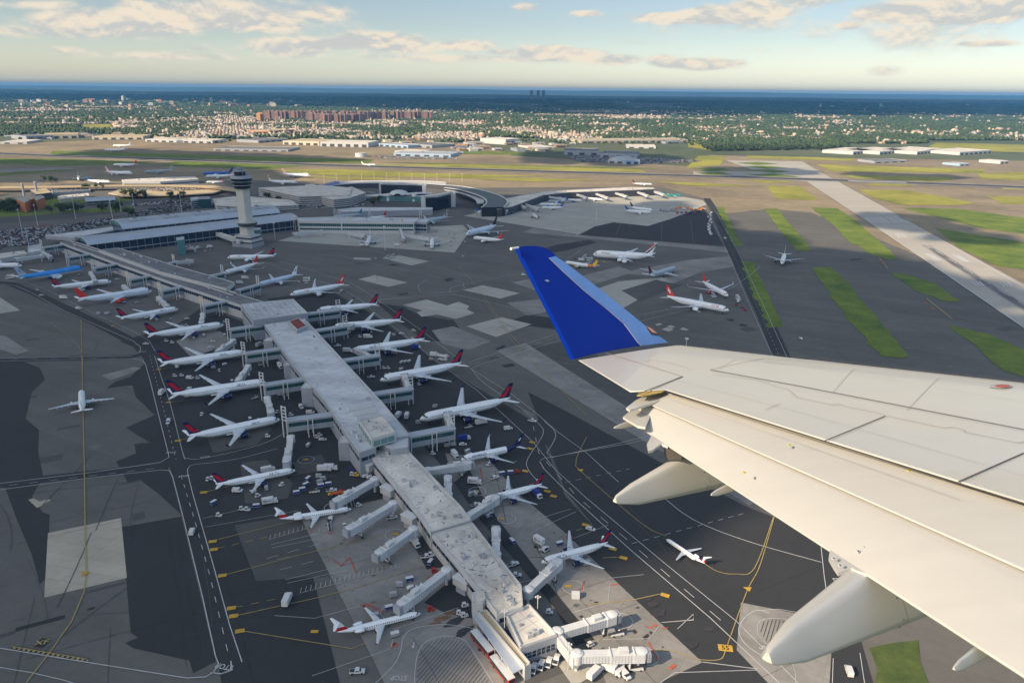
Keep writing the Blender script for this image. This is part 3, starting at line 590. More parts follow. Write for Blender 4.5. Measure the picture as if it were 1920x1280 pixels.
def make_plane(kind,body=pw,engc=pw,fin=('plain',(red,red)),belly=None,title=None,tcol=None,winglet=None,tsize=1.9,tailbody=None,tx=.72,root='airliner',nacelle2=None,tailp=None):
    T=TYPES[kind]; L,Sp,R,rz,zc=T['L'],T['S'],T['R'],T['rz'],T['zc']; reg=(kind=='regional')
    r=empty(root)
    fm=fus_mat(body,belly,R,-L*.33,L*.40,zc)
    # fuselage sections: t from nose (0) to tail (1)
    prof=[(0,.03,-.28),(.006,.18,-.26),(.02,.40,-.2),(.04,.62,-.13),(.065,.83,-.06),(.1,.96,-.01),(.14,1,0),(.4,1,0),(.66,1,0),(.74,.95,.04),(.81,.80,.15),(.88,.58,.32),(.94,.36,.48),(.985,.16,.6),(1,.07,.64)]
    mb=MB(); n=20; secs=[]; 
    for t,k,dz in prof:
        hump=0
        if T.get('hump') and .04<t<.36: hump=.34*math.sin(min(1,(t-.04)/.06)*1.57)*(1 if t<.28 else max(0,(.36-t)/.08))
        secs.append([Vector((L/2-t*L,math.sin(2*math.pi*i/n)*R*k,zc+dz*R*rz+math.cos(2*math.pi*i/n)*R*rz*k*(1+(hump if math.cos(2*math.pi*i/n)>0 else 0)))) for i in range(n)])
    if tailbody:
        loft(mb,secs[:10],fm,cap=False); loft(mb,secs[9:],tailbody,cap=False)
    else: loft(mb,secs,fm,cap=False)
    mb.add(secs[0],[tuple(range(n))],body); mb.add(secs[-1],[tuple(range(n))[::-1]],metal)
    # wing-body fairing
    mb.box((-L*.01 if not reg else -L*.06,0,zc-R*rz*.82),(L*.19,R*1.35,R*.5),body,taper=.8)
    mb.build('fuselage',r)
    # cockpit glass
    mb=MB(); x=L/2
    for s in(-1,1):
        a=[(x-.030*L,s*.02*R,zc+.42*R),(x-.047*L,s*.02*R,zc+.68*R),(x-.055*L,s*.52*R,zc+.50*R),(x-.040*L,s*.50*R,zc+.22*R)]
        a=[(p[0]+.12,p[1]*1.04,p[2]*1.0+.10) for p in a]; mb.add(a,[(0,1,2,3) if s<0 else (3,2,1,0)],gldark)
        a=[(x-.042*L,s*.60*R,zc+.22*R),(x-.057*L,s*.62*R,zc+.48*R),(x-.068*L,s*.78*R,zc+.38*R),(x-.068*L,s*.88*R,zc+.12*R)]
        a=[(p[0]+.1,p[1]*1.05,p[2]+.06) for p in a]; mb.add(a,[(0,1,2,3) if s<0 else (3,2,1,0)],gldark)
    mb.build('cockpit_windows',r)
    # wings
    xr=L*(.13 if not reg else .07); c0=L*T['chord']; zw=zc-R*rz*.55
    swp=math.tan(rad(31 if not reg else 26)); hs=Sp/2
    def wpos(y): # leading edge x, chord, z
        f=y/hs; k=.37
        ch=(c0*(1-.50*f/k) if f<k else c0*(.50-.33*(f-k)/(1-k)))
        return xr-y*swp*.98+ (0),ch,zw+y*math.tan(rad(6.0))*(1 if not reg else .6)
    for s in(-1,1):
        mb=MB(); S_=[]
        for y in (0,R*.9,hs*.2,hs*.37,hs*.6,hs*.82,hs*.97,hs):
            le,ch,z=wpos(y); S_.append(foil((le,s*y,z),(le-ch,s*y,z-.1),ch*.1))
        if s<0: S_=[q[::-1] for q in S_]
        loft(mb,S_,wing_g)
        le,ch,z=wpos(hs)
        w=mb.build('wing',r)
        if winglet is not None:
            mb=MB(); h=hs*.085; a=foil((le,s*hs,z),(le-ch,s*hs,z),ch*.08,Vector((0,s,0))); b=foil((le-h*.9,s*(hs+h*.35),z+h),(le-h*.9-ch*.5,s*(hs+h*.35),z+h),ch*.04,Vector((0,s,0)))
            if s>0: a=a[::-1];b=b[::-1]
            loft(mb,[a,b],winglet); mb.build('winglet',w)
        # flap track fairings
        for f in(.22,.42,.6,.76) if not reg else ():
            mb=MB(); y=f*hs; le,ch,z=wpos(y); mb.cyl((le-ch*.55,s*y,z-.35),(le-ch*1.12,s*y,z-.75),.38,wing_g,8,r2=.08); mb.build('flap_fairing',w)
        for f in T['eng']:
            y=f*hs; le,ch,z=wpos(y); er,eln=T['er'],T['el']; zc2=z-er*1.25; x0=le+eln*.62
            mb=MB(); ex=[(0,.86),(.03,.97),(.12,1.05),(.4,1.06),(.75,.88),(.86,.7)]
            rs=[[Vector((x0-t*eln,s*y+math.sin(2*math.pi*i/14)*er*k,zc2+math.cos(2*math.pi*i/14)*er*k)) for i in range(14)] for t,k in ex]
            loft(mb,rs[:2],metal,cap=False); loft(mb,rs[1:],engc,cap=False)
            mb.cyl((x0-.05*eln,s*y,zc2),(x0-.06*eln,s*y,zc2),er*.88,gldark,14); mb.cyl((x0-.84*eln,s*y,zc2),(x0-1.05*eln,s*y,zc2),er*.55,metal,10,r2=er*.2)
            mb.box((x0-.62*eln,s*y,zc2+er*1.05),(eln*.8,.35,er*.8),nacelle2 or engc)
            mb.build('engine',r)
        if reg:
            mb=MB(); er,eln=T['er'],T['el']; x0=-L*.2; y=R+er*.95; zc2=zc+.55
            rs=[[Vector((x0-t*eln,s*y+math.sin(2*math.pi*i/12)*er*k,zc2+math.cos(2*math.pi*i/12)*er*k)) for i in range(12)] for t,k in [(0,.85),(.05,1),(.5,1),(.9,.7),(1.05,.5)]]
            loft(mb,rs,engc); mb.box((x0-eln*.5,s*(R+.1),zc2),(eln*.7,er,.3),engc); mb.build('engine',r)
        # tailplane
        if not reg: x0=-L*.40; ct=L*.085; ht=Sp*.165; z0=zc+R*.35; z1=z0+ht*.1; y0=R*.3
        else: x0=-L*.455; ct=L*.075; ht=4.3; z0=zc+R+T['finh']-.1; z1=z0-.1; y0=0
        S_=[foil((x0,s*y0,z0),(x0-ct,s*y0,z0),ct*.09),foil((x0-ht*.62,s*ht,z1),(x0-ht*.62-ct*.4,s*ht,z1),ct*.04)]
        if s<0: S_=[q[::-1] for q in S_]
        mb=MB(); loft(mb,S_,tailp or (pw if tailbody is None else pw)); mb.build('tailplane',r)
    # fin
    style,cols=fin; H=T['finh']*1.12; xb=-L*.355 if not reg else -L*.375; cb=L*.125; ctp=L*.05; sw=H*.82 if not reg else H*.65
    zb=zc+R*rz*.72; mb=MB(); NU,NVv=10,14
    if reg: H=T['finh']*1.0+R*.3
    for s in(-1,1):
        for i in range(NU):
            for j in range(NVv):
                def P(u,v):
                    le=xb-sw*v+(L*.04*(1-v/.12)**2 if v<.12 else 0); te=xb-cb-(sw-cb+ctp)*v
                    return Vector((le+(te-le)*u,s*.34*(R/2.8)*math.sin(math.pi*min(1,max(.02,u**.7)))*(1-.6*v)+s*.01,zb+H*v))
                u0,u1,v0,v1=i/NU,(i+1)/NU,j/NVv,(j+1)/NVv
                q=[P(u0,v0),P(u1,v0),P(u1,v1),P(u0,v1)]
                if s<0: q=q[::-1]
                mb.add(q,[(0,1,2,3)],fin_mat_at(style,(u0+u1)/2,(v0+v1)/2,cols))
    a=[ (xb-sw,.05,zb+H),(xb-sw-ctp,.05,zb+H),(xb-sw-ctp,-.05,zb+H),(xb-sw,-.05,zb+H)]; mb.add(a,[(0,1,2,3)],cols[0])
    mb.build('fin',r)
    # gear
    for x,ys in((L*.40,[0]),(-L*.035 if not reg else -L*.06,[-R*1.25,R*1.25])):
        for y in ys:
            mb=MB(); mb.cyl((x,y,.5),(x,y,zc-R*.7),.16,metal,6)
            wr=.55 if R>2 else .4
            for dx in ((-.75,.75) if (y and R>2.2) else (0,)):
                for dy in(-.42,.42): mb.cyl((x+dx,y+dy-.18,wr),(x+dx,y+dy+.18,wr),wr,tyre,12)
            mb.build('landing_gear',r)
    if title:
        V,Fc=text_vf(title); 
        for s in(-1,1):
            mb=MB(); P=[]
            for x,y,z in V:
                zz=zc+R*(.52 if kind!='double' else .62)+y*tsize*.9; h=(zz-zc)/(R*rz); yy=R*math.sqrt(max(.02,1-h*h))+.05
                P.append((L*(tx-.5)*1.0+(-s)*x*tsize*1.0*(1) ,s*yy,zz))
            mb.add(P,[f if s<0 else f for f in Fc],tcol or navy)
            mb.build('title_lettering',r)
    return r
def at_px(p,hd,z=0): return G(*p,z)
PLN=[] # landmarks (px,py,short)
_PT={}
def plane(n,t,key,short,label,group=None,cen=None,hd=None,Lm=None,**kw):
    "n,t nose and tail pixels; or cen centre pixel with heading and length"
    kind=key[0]; T=TYPES[kind]
    kk=(kind,tuple(sorted((a,str(b)) for a,b in kw.items())),)
    if kk not in _PT: _PT[kk]=Proto(lambda: make_plane(kind,**kw))
    if cen is None:
        A=G(*n,T['zc']);B=G(*t,T['zc']+T['R']*.4); d=(A-B).xy; L=d.length; c=((A+B)/2).xy; h=math.atan2(d.y,d.x); sc=L/T['L']
    else: c=G(*cen,T['zc']).xy; h=rad(hd); sc=(Lm or T['L'])/T['L']
    PLN.append((*( ((n[0]+t[0])/2,(n[1]+t[1])/2) if cen is None else cen),short,c,h,T['L']*sc))
    return _PT[kk].place((c.x,c.y,.5*0+.12),h,sc,label=label,cat='airliner',group=group)
DL=dict(engc=navy,fin=('delta',(red,navy)),title='DELTA',tcol=navy)
DW=dict(DL,winglet=navy)
g='red and navy tailed jets at the long pier'
plane((157,502),(34,520),('quad',),'the sky blue airliner','sky blue airliner with pale tail pushed back at the far left',body=lblue,belly=pw,engc=pw,fin=('star',(grey_p,lblue)),title='KLM',tcol=pw)
plane((209,526),(100,537),('twin_mid',),'the jet behind the red-tailed jumbo','red and navy tailed white jet parked between the sky blue airliner and the jumbo',g,**DL)
plane((285,544),(146,561),('quad',),'the red-tailed jumbo','four engined white jumbo with solid red tail and pale grey titles',fin=('plain',(bred,bred)),engc=bred,body=mat('pearl_paint',(.62,.68,.74),.35),title='virgin atlantic',tcol=grey_p,tsize=2.1,tx=.66)
plane((334,577),(224,595),('twin_mid',),'the jet below the jumbo','red and navy tailed white jet parked just in front of the red-tailed jumbo',g,**DL)
plane((420,607),(277,627),('twin_wide',),'the third jet up the left side','red and navy tailed white jet with a tug stopped under its rear',g,**DL)
plane((461,659),(302,680),('twin_wide',),'the jet by the upper stop line','red and navy tailed jet by the upper road junction, white box truck below its rear',g,**DL)
plane((500,715),(320,739),('twin_wide',),'the jet with two loader trucks','white jet with red and navy tail and two white loader trucks against its near side',g,**DW)
plane((525,782),(351,815),('twin_wide',),'the large jet at the lower junction','largest looking white jet on the left side, nose under the ladder pylon, lettering clearly readable',g,**DW)
plane((554,879),(404,907),('narrow_long',),'the slim long jet','slim long red and navy tailed jet with a white van under its rear',g,**DW)
RG=dict(engc=pw,fin=('delta_small',(red,pw)),title=None,winglet=navy)
plane((659,952),(524,972),('regional',),'the small tail-engined jet','small tail-engined jet with T-tail beside three covered boarding bridges',group='small T-tailed jets on the left apron',**RG)
plane((789,1147),(632,1184),('regional',),'the nearest small jet','small tail-engined T-tail jet parked nearest the bus stop',group='small T-tailed jets on the left apron',**RG)
g2='red and navy tailed jets on the right side of the pier'
plane((594,581),(707,570),('twin_mid',),'the farthest right-side jet','red and navy tailed white jet with dark winglets beside the flat grey pier hall',g2,**DW)
plane((622,612),(752,599),('twin_wide',),'the second right-side jet','red and navy tailed white jet parked above the white cargo van',g2,**DL)
plane((658,657),(796,635),('twin_wide',),'the jet with rear stairs','red and navy tailed white jet with steps against its rear door',g2,**DL)
plane((712,711),(865,681),('twin_wide',),'the jet with a baggage train','red and navy tailed white jet with loader trucks gathered behind its tail',g2,**DW)
plane((787,784),(957,747),('twin_wide',),'the largest right-side jet','biggest red and navy tailed jet right of the pier, tail over the road',g2,**DW)
plane((864,860),(977,834),('narrow',),'the dark-tailed jet','white jet whose rear body and tail are dark blue with a pale emblem',body=pw,tailbody=navy,fin=('star',(navy,pw)),engc=navy,title='AEROMEXICO',tcol=navy,tsize=1.4,winglet=grey_p)
plane((904,937),(1016,906),('narrow',),'the jet by the white catering van','short red and navy tailed jet between a white box van and a blue truck',g2,**DL)
plane((1015,1051),(1140,1015),('narrow',),'the nearest right-side jet','nearest short white jet with red and navy tail, raised catering truck at its nose',g2,**DL)
plane((1249,1006),(1322,1052),('regional',),'the small taxiing jet','small T-tailed jet taxiing alone on dark asphalt below the wing',root='airliner',body=pw,engc=pw,fin=('half',(plum,red)),title=None,winglet=None)
plane((153,733),(154,771),('narrow',),'the lone jet on the taxiway','plain white twin-engined jet taxiing alone away from the viewer at the left',body=pw,engc=pw,fin=('plain',(pw,pw)),title=None)
plane((426,481),(514,478),('twin_wide',),'the jet by the tower base','white jet with dark red tail parked just in front of the control tower base',fin=('delta',(red,navy)),engc=pw,title='DELTA',tcol=red)
plane((419,510),(483,491),('twin_wide',),'the jet left of the starred tail','white jet with pink-red tail beyond the tracks, second from the control tower',fin=('plain',(bred,bred)),engc=pw,title=None,winglet=pw)
plane((483,532),(557,512),('twin_wide',),'the blue-striped tail jet','pale blue white jet with blue striped white tail',fin=('star',(pw,dblue)),engc=pw,body=mat('pale_blue_paint',(.50,.60,.72),.35),title='EL AL',tcol=dblue,winglet=None)
plane((544,551),(645,532),('twin_wide',),'the white-cross tail jet','white jet with white cross on red tail, at the pier right of the blue-striped tail',fin=('cross',(bred,pw)),engc=pw,title='SWISS',tcol=bred,winglet=pw)
plane(0,0,('twin_wide',),'the head-on jet','white jet seen end-on with wings spread in front of the glazed pier',cen=(691,450),hd=-84,Lm=55,body=pw,fin=('plain',(pw,pw)),engc=grey_p,title=None)
plane(0,0,('twin_wide',),'the half hidden end-on jet','white jet with red-marked tail seen end-on behind a bridge at the pier end',cen=(810,454),hd=-84,Lm=55,body=pw,fin=('base_white',(bred,pw)),engc=grey_p,title=None)
plane(0,0,('twin_wide',),'the camouflage tail jet','pale grey jet with black and grey patched tail behind the glazed pier',cen=(808,413),hd=-135,Lm=66,body=grey_p,fin=('patch',(grey_p,pw)),engc=grey_p,title=None)
plane(0,0,('narrow',),'the mostly hidden jet','jet with dark red tail mostly hidden behind the glazed pier roof',cen=(702,409),hd=-140,Lm=40,body=pw,fin=('plain',(red,red)),engc=pw,title=None)
plane(0,0,('twin_mid',),'the blue-green tailed jet','pale jet with blue-green tail left of the dark red tail behind the glazed pier',cen=(651,404),hd=-150,Lm=46,body=grey_p,fin=('half',(teal,dblue)),engc=grey_p,title=None)
plane(0,0,('double',),'the black-tailed double-decker','double-deck jet with black tail and long wings beyond the glazed pier',cen=(903,431),hd=-125,Lm=68,body=mat('pearl_paint2',(.58,.64,.72),.35),fin=('plain',(black,gold)),engc=grey_p,title=None)
plane((887,446),(940,451),('narrow',),'the orange-red tailed jet','white jet with orange-red tail in front of the black-tailed double-decker',body=pw,fin=('plain',(bred,bred)),engc=pw,title=None)
plane((1112,475),(1224,479),('double',),'the double-decker with striped tail','huge double-deck jet with green, black and red swooshes on its tail',fin=('swoosh',(pw,pw)),engc=pw,title='Emirates',tcol=gold,tsize=3.2,tx=.78)
plane((1059,491),(1119,499),('narrow_long',),'the orange-banded freighter','white and orange freighter half behind the blue winglet',body=pw,tailbody=orange,fin=('plain',(yellow,orange)),engc=orange,title=None)
plane((1267,502),(1216,516),('twin_mid',),'the dark plum tailed jet','silver blue jet with dark plum tail parked alone on pale concrete',body=grey_p,fin=('plain',(plum,plum)),engc=grey_p,title=None)
plane((1365,552),(1318,526),('twin_wide',),'the all-red tail jet','white jet with tall plain red tail and red engines beside the service road',body=pw,fin=('plain',(bred,bred)),engc=bred,title=None,winglet=pw)
plane((1367,581),(1250,556),('twin_wide',),'the red lettered jet','long white jet with bold red lettering and white-crossed red tail, right of the winglet',body=pw,fin=('cross',(bred,pw)),engc=pw,title='SWISS',tcol=bred,tsize=2.6,tx=.8)
plane((1466,495),(1471,478),('narrow',),'the jet crossing the taxiways','white jet with spread wings taxiing towards the viewer between grass strips',body=pw,fin=('half',(pw,dblue)),engc=grey_p,title=None)
plane(0,0,('narrow',),'the front jet of the parked pair','white jet with blue tail, the front one of a pair on the concrete apron',cen=(1197,397),hd=-14,Lm=42,body=pw,fin=('plain',(dblue,dblue)),engc=pw,title=None)
plane(0,0,('narrow',),'the rear jet of the parked pair','white jet with dark tail overlapping the blue tailed one on the concrete apron',cen=(1203,392),hd=-38,Lm=42,body=pw,fin=('plain',(navy,black)),engc=pw,title=None)
g5='small blue-tailed jets parked at the distant angled pier'
for i,(x,y,h,fc,lb) in enumerate([(1035,389,178,dblue,'white jet with blue tail lying broadside at the angled pier corner'),(1030,383,176,mblue,'blue tailed jet behind the broadside one at the angled pier corner'),(1046,377,170,dblue,'pale jet nearest the wall bend of the angled pier'),(1075,375,-30,dblue,'jet at the first covered gate along the dark distant wall'),(1115,373,-35,navy,'jet at the third covered gate along the dark distant wall'),(912,397,20,mblue,'blue-grey jet beside the ribbed bridge under the curved roof'),(950,397,-95,dblue,'jet pointing at the viewer beside the curved roof'),(1003,404,-80,navy,'white stubby jet nose-on in front of the angled pier')]):
    plane(0,0,('narrow',),'the distant jet %d'%i,lb,g5,cen=(x,y),hd=h,Lm=36,body=pw if i!=2 and i!=5 else grey_p,fin=('plain',(fc,fc)),engc=fc if i%2 else pw,title=None)
plane(0,0,('narrow',),'the green jet','green and white jet at the far right end of the dark distant pier',cen=(1262,366),hd=10,Lm=36,body=teal,fin=('plain',(green,green)),engc=pw,title=None)
plane(0,0,('narrow_long',),'the jet beyond the pier','white jet with dark tail taxiing beyond the dark distant pier',cen=(1205,345),hd=-8,Lm=42,body=pw,fin=('plain',(plum,navy)),engc=pw,title=None)
plane(0,0,('narrow',),'the jet on the far runway','white jet with raised tail rolling on the long dark runway',cen=(692,309),hd=-6,Lm=38,body=pw,fin=('plain',(pw,pw)),engc=pw,title=None)
plane(0,0,('twin_wide',),'the far orange tail jet','white jet with orange-red tail taxiing in the open left distance',cen=(234,309),hd=175,Lm=62,body=pw,fin=('plain',(bred,orange)),engc=pw,title=None)
plane(0,0,('quad',),'the swirl tailed jumbo on the left','white jumbo with red swirled tail left of the flat distant terminal',cen=(224,324),hd=-12,Lm=68,body=pw,fin=('stripes',(pw,bred)),engc=pw,title=None)
plane(0,0,('twin_wide',),'the faded blue jet','faded pale blue jet facing left beyond the flat distant terminal',cen=(297,321),hd=-150,Lm=60,body=grey_p,fin=('plain',(grey_p,mblue)),engc=grey_p,title=None)
plane(0,0,('twin_wide',),'the blue jet by the distant terminal','blue and white jet with dark tail behind the flag tailed jet',cen=(408,325),hd=-168,Lm=66,body=mblue,fin=('half',(navy,dblue)),engc=pw,title=None)
plane(0,0,('twin_wide',),'the flag tailed jet','white jet with red and white striped tail left of the control tower cab',cen=(413,330),hd=-170,Lm=62,body=pw,fin=('stripes',(bred,pw)),engc=pw,title=None)
plane(0,0,('narrow',),'the small orange tail jet','small white jet with orange-red tail half behind the elevated road',cen=(403,341),hd=-175,Lm=36,body=pw,fin=('plain',(bred,orange)),engc=pw,title=None)
plane(0,0,('twin_wide',),'the hidden white twin','white twin-jet with long wings left of the flat distant terminal',cen=(147,333),hd=-60,Lm=58,body=pw,fin=('plain',(pw,pw)),engc=pw,title=None)
plane(0,0,('twin_mid',),'the white blue-tailed jet','white jet with blue tail under the elevated road at the left',cen=(186,340),hd=-10,Lm=54,body=pw,fin=('plain',(dblue,dblue)),engc=pw,title=None)
plane(0,0,('quad',),'the swirl tailed jumbo on the right','white jumbo with red swirled tail right of the control tower',cen=(556,328),hd=-14,Lm=68,body=pw,fin=('stripes',(pw,bred)),engc=dblue,title=None)
plane(0,0,('twin_wide',),'the jet over the car park roof','white jet with red and green tail behind the layered car park',cen=(531,341),hd=-8,Lm=64,body=pw,fin=('swoosh',(pw,pw)),engc=pw,title=None)
plane(0,0,('twin_wide',),'the cargo jet nearer','plain white cargo jet, the nearer of two on the far left tarmac',cen=(215,281),hd=176,Lm=66,body=pw,fin=('plain',(pw,grey_p)),engc=grey_p,title=None)
plane(0,0,('twin_wide',),'the cargo jet farther','plain white cargo jet, the farther of two on the far left tarmac',cen=(228,273),hd=178,Lm=60,body=pw,fin=('plain',(grey_p,grey_p)),engc=pw,title=None)
plane(0,0,('twin_mid',),'the nose at the left edge','white jet nose at the left picture edge behind the sky blue airliner',cen=(-5,497),hd=8,Lm=50,body=pw,fin=('plain',(grey_p,grey_p)),engc=pw,title=None)
# ================= terminal buildings =================
rf_g=mat('grey_membrane_roof',(.50,.51,.52),.7,.30,.05,scale2=.5,stretch=(50,.35),slab=(-52,40,9,.10,.1)); rf_w=mat('pale_gravel_roof',(.60,.55,.48),.8,.30,.06,scale2=.6,slab=(-40,30,11,.08,.1))
rf_d=mat('dark_weathered_roof',(.15,.15,.155),.8,.35,.08); rf_s=mat('silver_standing_seam_roof',(.42,.46,.52),.4,.1,.05,metal=.25)
w_g=mat('grey_wall_panel',(.28,.30,.33),.6,.08,.2); w_l=mat('light_wall_panel',(.44,.44,.43),.7,.08,.2); w_w=mat('white_wall_panel',(.48,.48,.47),.6,.05,.2); w_d=mat('dark_wall',(.05,.055,.065),.6)
w_b=mat('beige_wall',(.42,.36,.27),.8,.1,.05); gl_b=mat('blue_dark_glazing',(.015,.03,.06),.12,spec=.8); gl_g=mat('green_glazing',(.02,.07,.07),.12,spec=.8); gl_t=mat('teal_pale_glazing',(.10,.22,.22),.2,spec=.8)
steel_w=mat('white_painted_steel',(.56,.56,.55),.45,.03,1); bridge_w=mat('white_bridge_cladding',(.50,.51,.52),.5,.06,.5); bridge_r=mat('bridge_roof_coating',(.54,.54,.53),.5,.1,.3)
conc_w=mat('tower_concrete',(.50,.49,.44),.75,.06,.1); brick=mat('orange_brick_wall',(.42,.15,.07),.8,.15,.1); rbrick=mat('red_brick_wall',(.23,.135,.105),.85,.2,.02)
beige=mat('beige_concrete_deck',(.42,.33,.20),.85,.1,.03); creamw=mat('cream_hangar_wall',(.55,.47,.34),.8,.1,.01)
def R_px(px,z): return [G(x,y,z) for x,y in px]
def building(name,label,px,z,cat='building',z0=0,wall=None,roof=None,bands=(),units=0,par=.5,group=None,glass=None,mull=4.0,origin=None,walls=None,world=None,unitm=None,seams=0):
    wall=wall or w_g; roof=roof or rf_g; glass=glass or gl_b
    P=world or [tuple(v.xy) for v in R_px(px,z)]
    A=sum(P[i][0]*P[(i+1)%len(P)][1]-P[(i+1)%len(P)][0]*P[i][1] for i in range(len(P)))
    if A<0: P=P[::-1]
    cx=sum(p[0] for p in P)/len(P); cy=sum(p[1] for p in P)/len(P); L=[(p[0]-cx,p[1]-cy) for p in P]
    r=empty(name,(cx,cy,0),label=label,cat=cat,group=group)
    mb=MB(); mb.prism(L,z0,z,wall,roof,bot=z0>0)
    # parapet
    n=len(L)
    mb.build('wall',r)
    mb=MB()
    mb.add([(x,y,z+.03) for x,y in L],[tuple(range(n))],roof)
    if par:
        for i in range(n):
            a,b=Vector(L[i]),Vector(L[(i+1)%n]); d=(b-a).normalized(); q=Vector((-d.y,d.x))*.3
            mb.bar((*(a+q),z+par/2),(*(b+q),z+par/2),.5,par,w_w if wall!=w_d else w_g,ext=-.02)
    ro=mb.build('roof',r)
    for (h0,h1) in bands:
        for i in range(n):
            if walls is not None and i not in walls: continue
            a,b=Vector(L[i]),Vector(L[(i+1)%n]); Ld=(b-a).length
            if Ld<6: continue
            d=(b-a)/Ld; q=Vector((d.y,-d.x)); k=max(1,int(Ld/mull)); mb=MB()
            mb.bar((*(a+d*.8+q*.06),(h0+h1)/2),(*(b-d*.8+q*.06),(h0+h1)/2),.12,h1-h0,glass)
            for j in range(k+1):
                p=a+d*(.8+(Ld-1.6)*j/k)+q*.14; mb.box((p.x,p.y,(h0+h1)/2),(.18,.18,h1-h0+.1),w_w if glass!=gl_b else w_g,rz=math.atan2(d.y,d.x))
            mb.build('window_band',r)
    if seams:
        a=Vector(L[0]);b=Vector(L[1]);c=Vector(L[-1]) ; mb=MB()
        for j in range(1,seams):
            t=j/seams; mb.bar((*(a.lerp(b,t)),z+.08),(*(c.lerp(Vector(L[2]),t)),z+.08),.5,.1,w_g)
        mb.build('roof_seams',ro)
    if units>4 and name=='airport_pier':
        rg=random.Random(int(cx)); sm=MB(); sl_=MB(); x0,x1=min(p[0] for p in L),max(p[0] for p in L); y0,y1=min(p[1] for p in L),max(p[1] for p in L); k_=0
        def ins(x,y):
            c=False
            for i in range(n):
                a1,b1=L[i];a2,b2=L[(i+1)%n]
                if (b1>y)!=(b2>y) and x<(a2-a1)*(y-b1)/(b2-b1)+a1: c=not c
            return c
        for _ in range(900):
            x,y=rg.uniform(x0,x1),rg.uniform(y0,y1); r1=rg.uniform(.2,1.1)
            if not all(ins(x+a*r1*1.6,y+b*r1*1.6) for a,b in((1,0),(-1,0),(0,1),(0,-1))): continue
            an=rg.uniform(0,3); P=[(x+(math.cos(t*.7854)*r1*1.5*math.cos(an)-math.sin(t*.7854)*r1*.35*math.sin(an))*rg.uniform(.6,1.1),y+(math.cos(t*.7854)*r1*1.5*math.sin(an)+math.sin(t*.7854)*r1*.35*math.cos(an))*rg.uniform(.6,1.1),z+.036+.0001*k_) for t in range(8)]
            (sm if rg.random()<.7 else sl_).add(P,[tuple(range(8))],(mat('roof_stain',(.18,.17,.155),.9) if rg.random()<.25 else mat('roof_stain_faint',tuple(c*.80 for c in (roof.node_tree.nodes['Principled BSDF'].inputs['Base Color'].default_value[:3])),.9)) if 1 else roof); k_+=1
            if k_>70: break
        sm.build('roof_stain',ro)
        a,b=max(zip(L,L[1:]+L[:1]),key=lambda e:(Vector(e[1])-Vector(e[0])).length); a,b=Vector(a),Vector(b); cc=Vector((0,0)); d=(b-a); q=Vector((-d.y,d.x)).normalized()*2.2
        mb=MB(); mb.bar((*(a+q+d*.03),z+.35),(*(b+q-d*.03),z+.35),.35,.3,w_l); mb.build('roof_pipe',ro)
    rnd=random.Random(int(cx*7+cy)); xs=[p[0] for p in L];ys=[p[1] for p in L]
    def inside(x,y):
        c=False
        for i in range(n):
            x1,y1=L[i];x2,y2=L[(i+1)%n]
            if (y1>y)!=(y2>y) and x<(x2-x1)*(y-y1)/(y2-y1)+x1: c=not c
        return c
    k=0;tries=0
    d0=Vector(L[1])-Vector(L[0]); a0=math.atan2(d0.y,d0.x)
    while k<units and tries<400:
        tries+=1; x=rnd.uniform(min(xs),max(xs));y=rnd.uniform(min(ys),max(ys)); s=rnd.uniform(.8,2.6)
        if not all(inside(x+dx*s*1.2,y+dy*s*1.2) for dx in(-1,1) for dy in(-1,1)): continue
        mb=MB(); h=rnd.uniform(.6,1.8); mb.box((x,y,z+h/2+.02),(s*rnd.uniform(.7,1.6),s,h),rnd.choice([w_w,w_g,w_l]),rz=a0); mb.cyl((x,y,z+h),(x,y,z+h+.25),s*.3,w_g,8); mb.build('rooftop_unit',r); k+=1
    return r
PB=dict(cat='terminal')
# long pier, from the far end to the near end
building('airport_pier','dark roofed far section of the long pier with raised hall roof beside the tracks',[(185,469),(222,465),(330,499),(440,530),(425,542),(300,510)],15,wall=w_l,roof=rf_d,units=14,bands=[(9,12)],**PB)
building('airport_pier','narrow far section of the pier carrying pale edged tracks',[(112,455),(130,451),(250,489),(400,538),(500,568),(452,573),(330,533),(210,491)],12,wall=w_l,roof=rf_d,units=8,bands=[(7,10)],**PB)
def rail(name,label,a,b,z,w=1.2):
    mb=MB(); A,B=G(*a,z),G(*b,z); r=empty(name,(A.x,A.y,0),label=label,cat='track'); 
    for o in(-w,w):
        mb=MB(); mb.bar((0,o,z+.4),(*(B-A).xy+Vector((0,o)),z+.4),.6,.8,w_w); mb.build('guide_kerb',r)
    mb=MB(); mb.bar((0,0,z+.1),(*(B-A).xy,z+.1),1.6,.3,rf_d); mb.build('track_bed',r)
rail('people_mover_track','dark guide track with white kerbs running along the pier roof',(140,456),(440,552),13,4)
building('airport_pier','wide flat grey hall at the bend of the pier',[(452,571),(550,561),(577,587),(475,600)],17,wall=w_g,roof=rf_g,units=10,bands=[(10.5,12)],seams=9,**PB)
building('airport_pier','long plain grey roofed middle section of the pier with streaked roof',[(496,609),(572,598),(720,758),(768,816),(669,834),(636,792),(612,755),(552,687)],14,wall=w_g,roof=rf_g,units=9,bands=[(8.6,10.6)],glass=gl_b,seams=0,**PB)
building('skylight_housing','grey parapet box with red equipment on the pier roof bend',[(541,603),(560,596),(576,611),(557,619)],17,z0=13.5,wall=w_g,roof=mat('red_plant_deck',(.20,.04,.035),.7,.6,.9),cat='roof housing')
sk=empty('rooftop_skylights',tuple(G(680,770,14.1)),label='row of three white sloped skylights on the pier roof beside the cream deck box',cat='skylight')
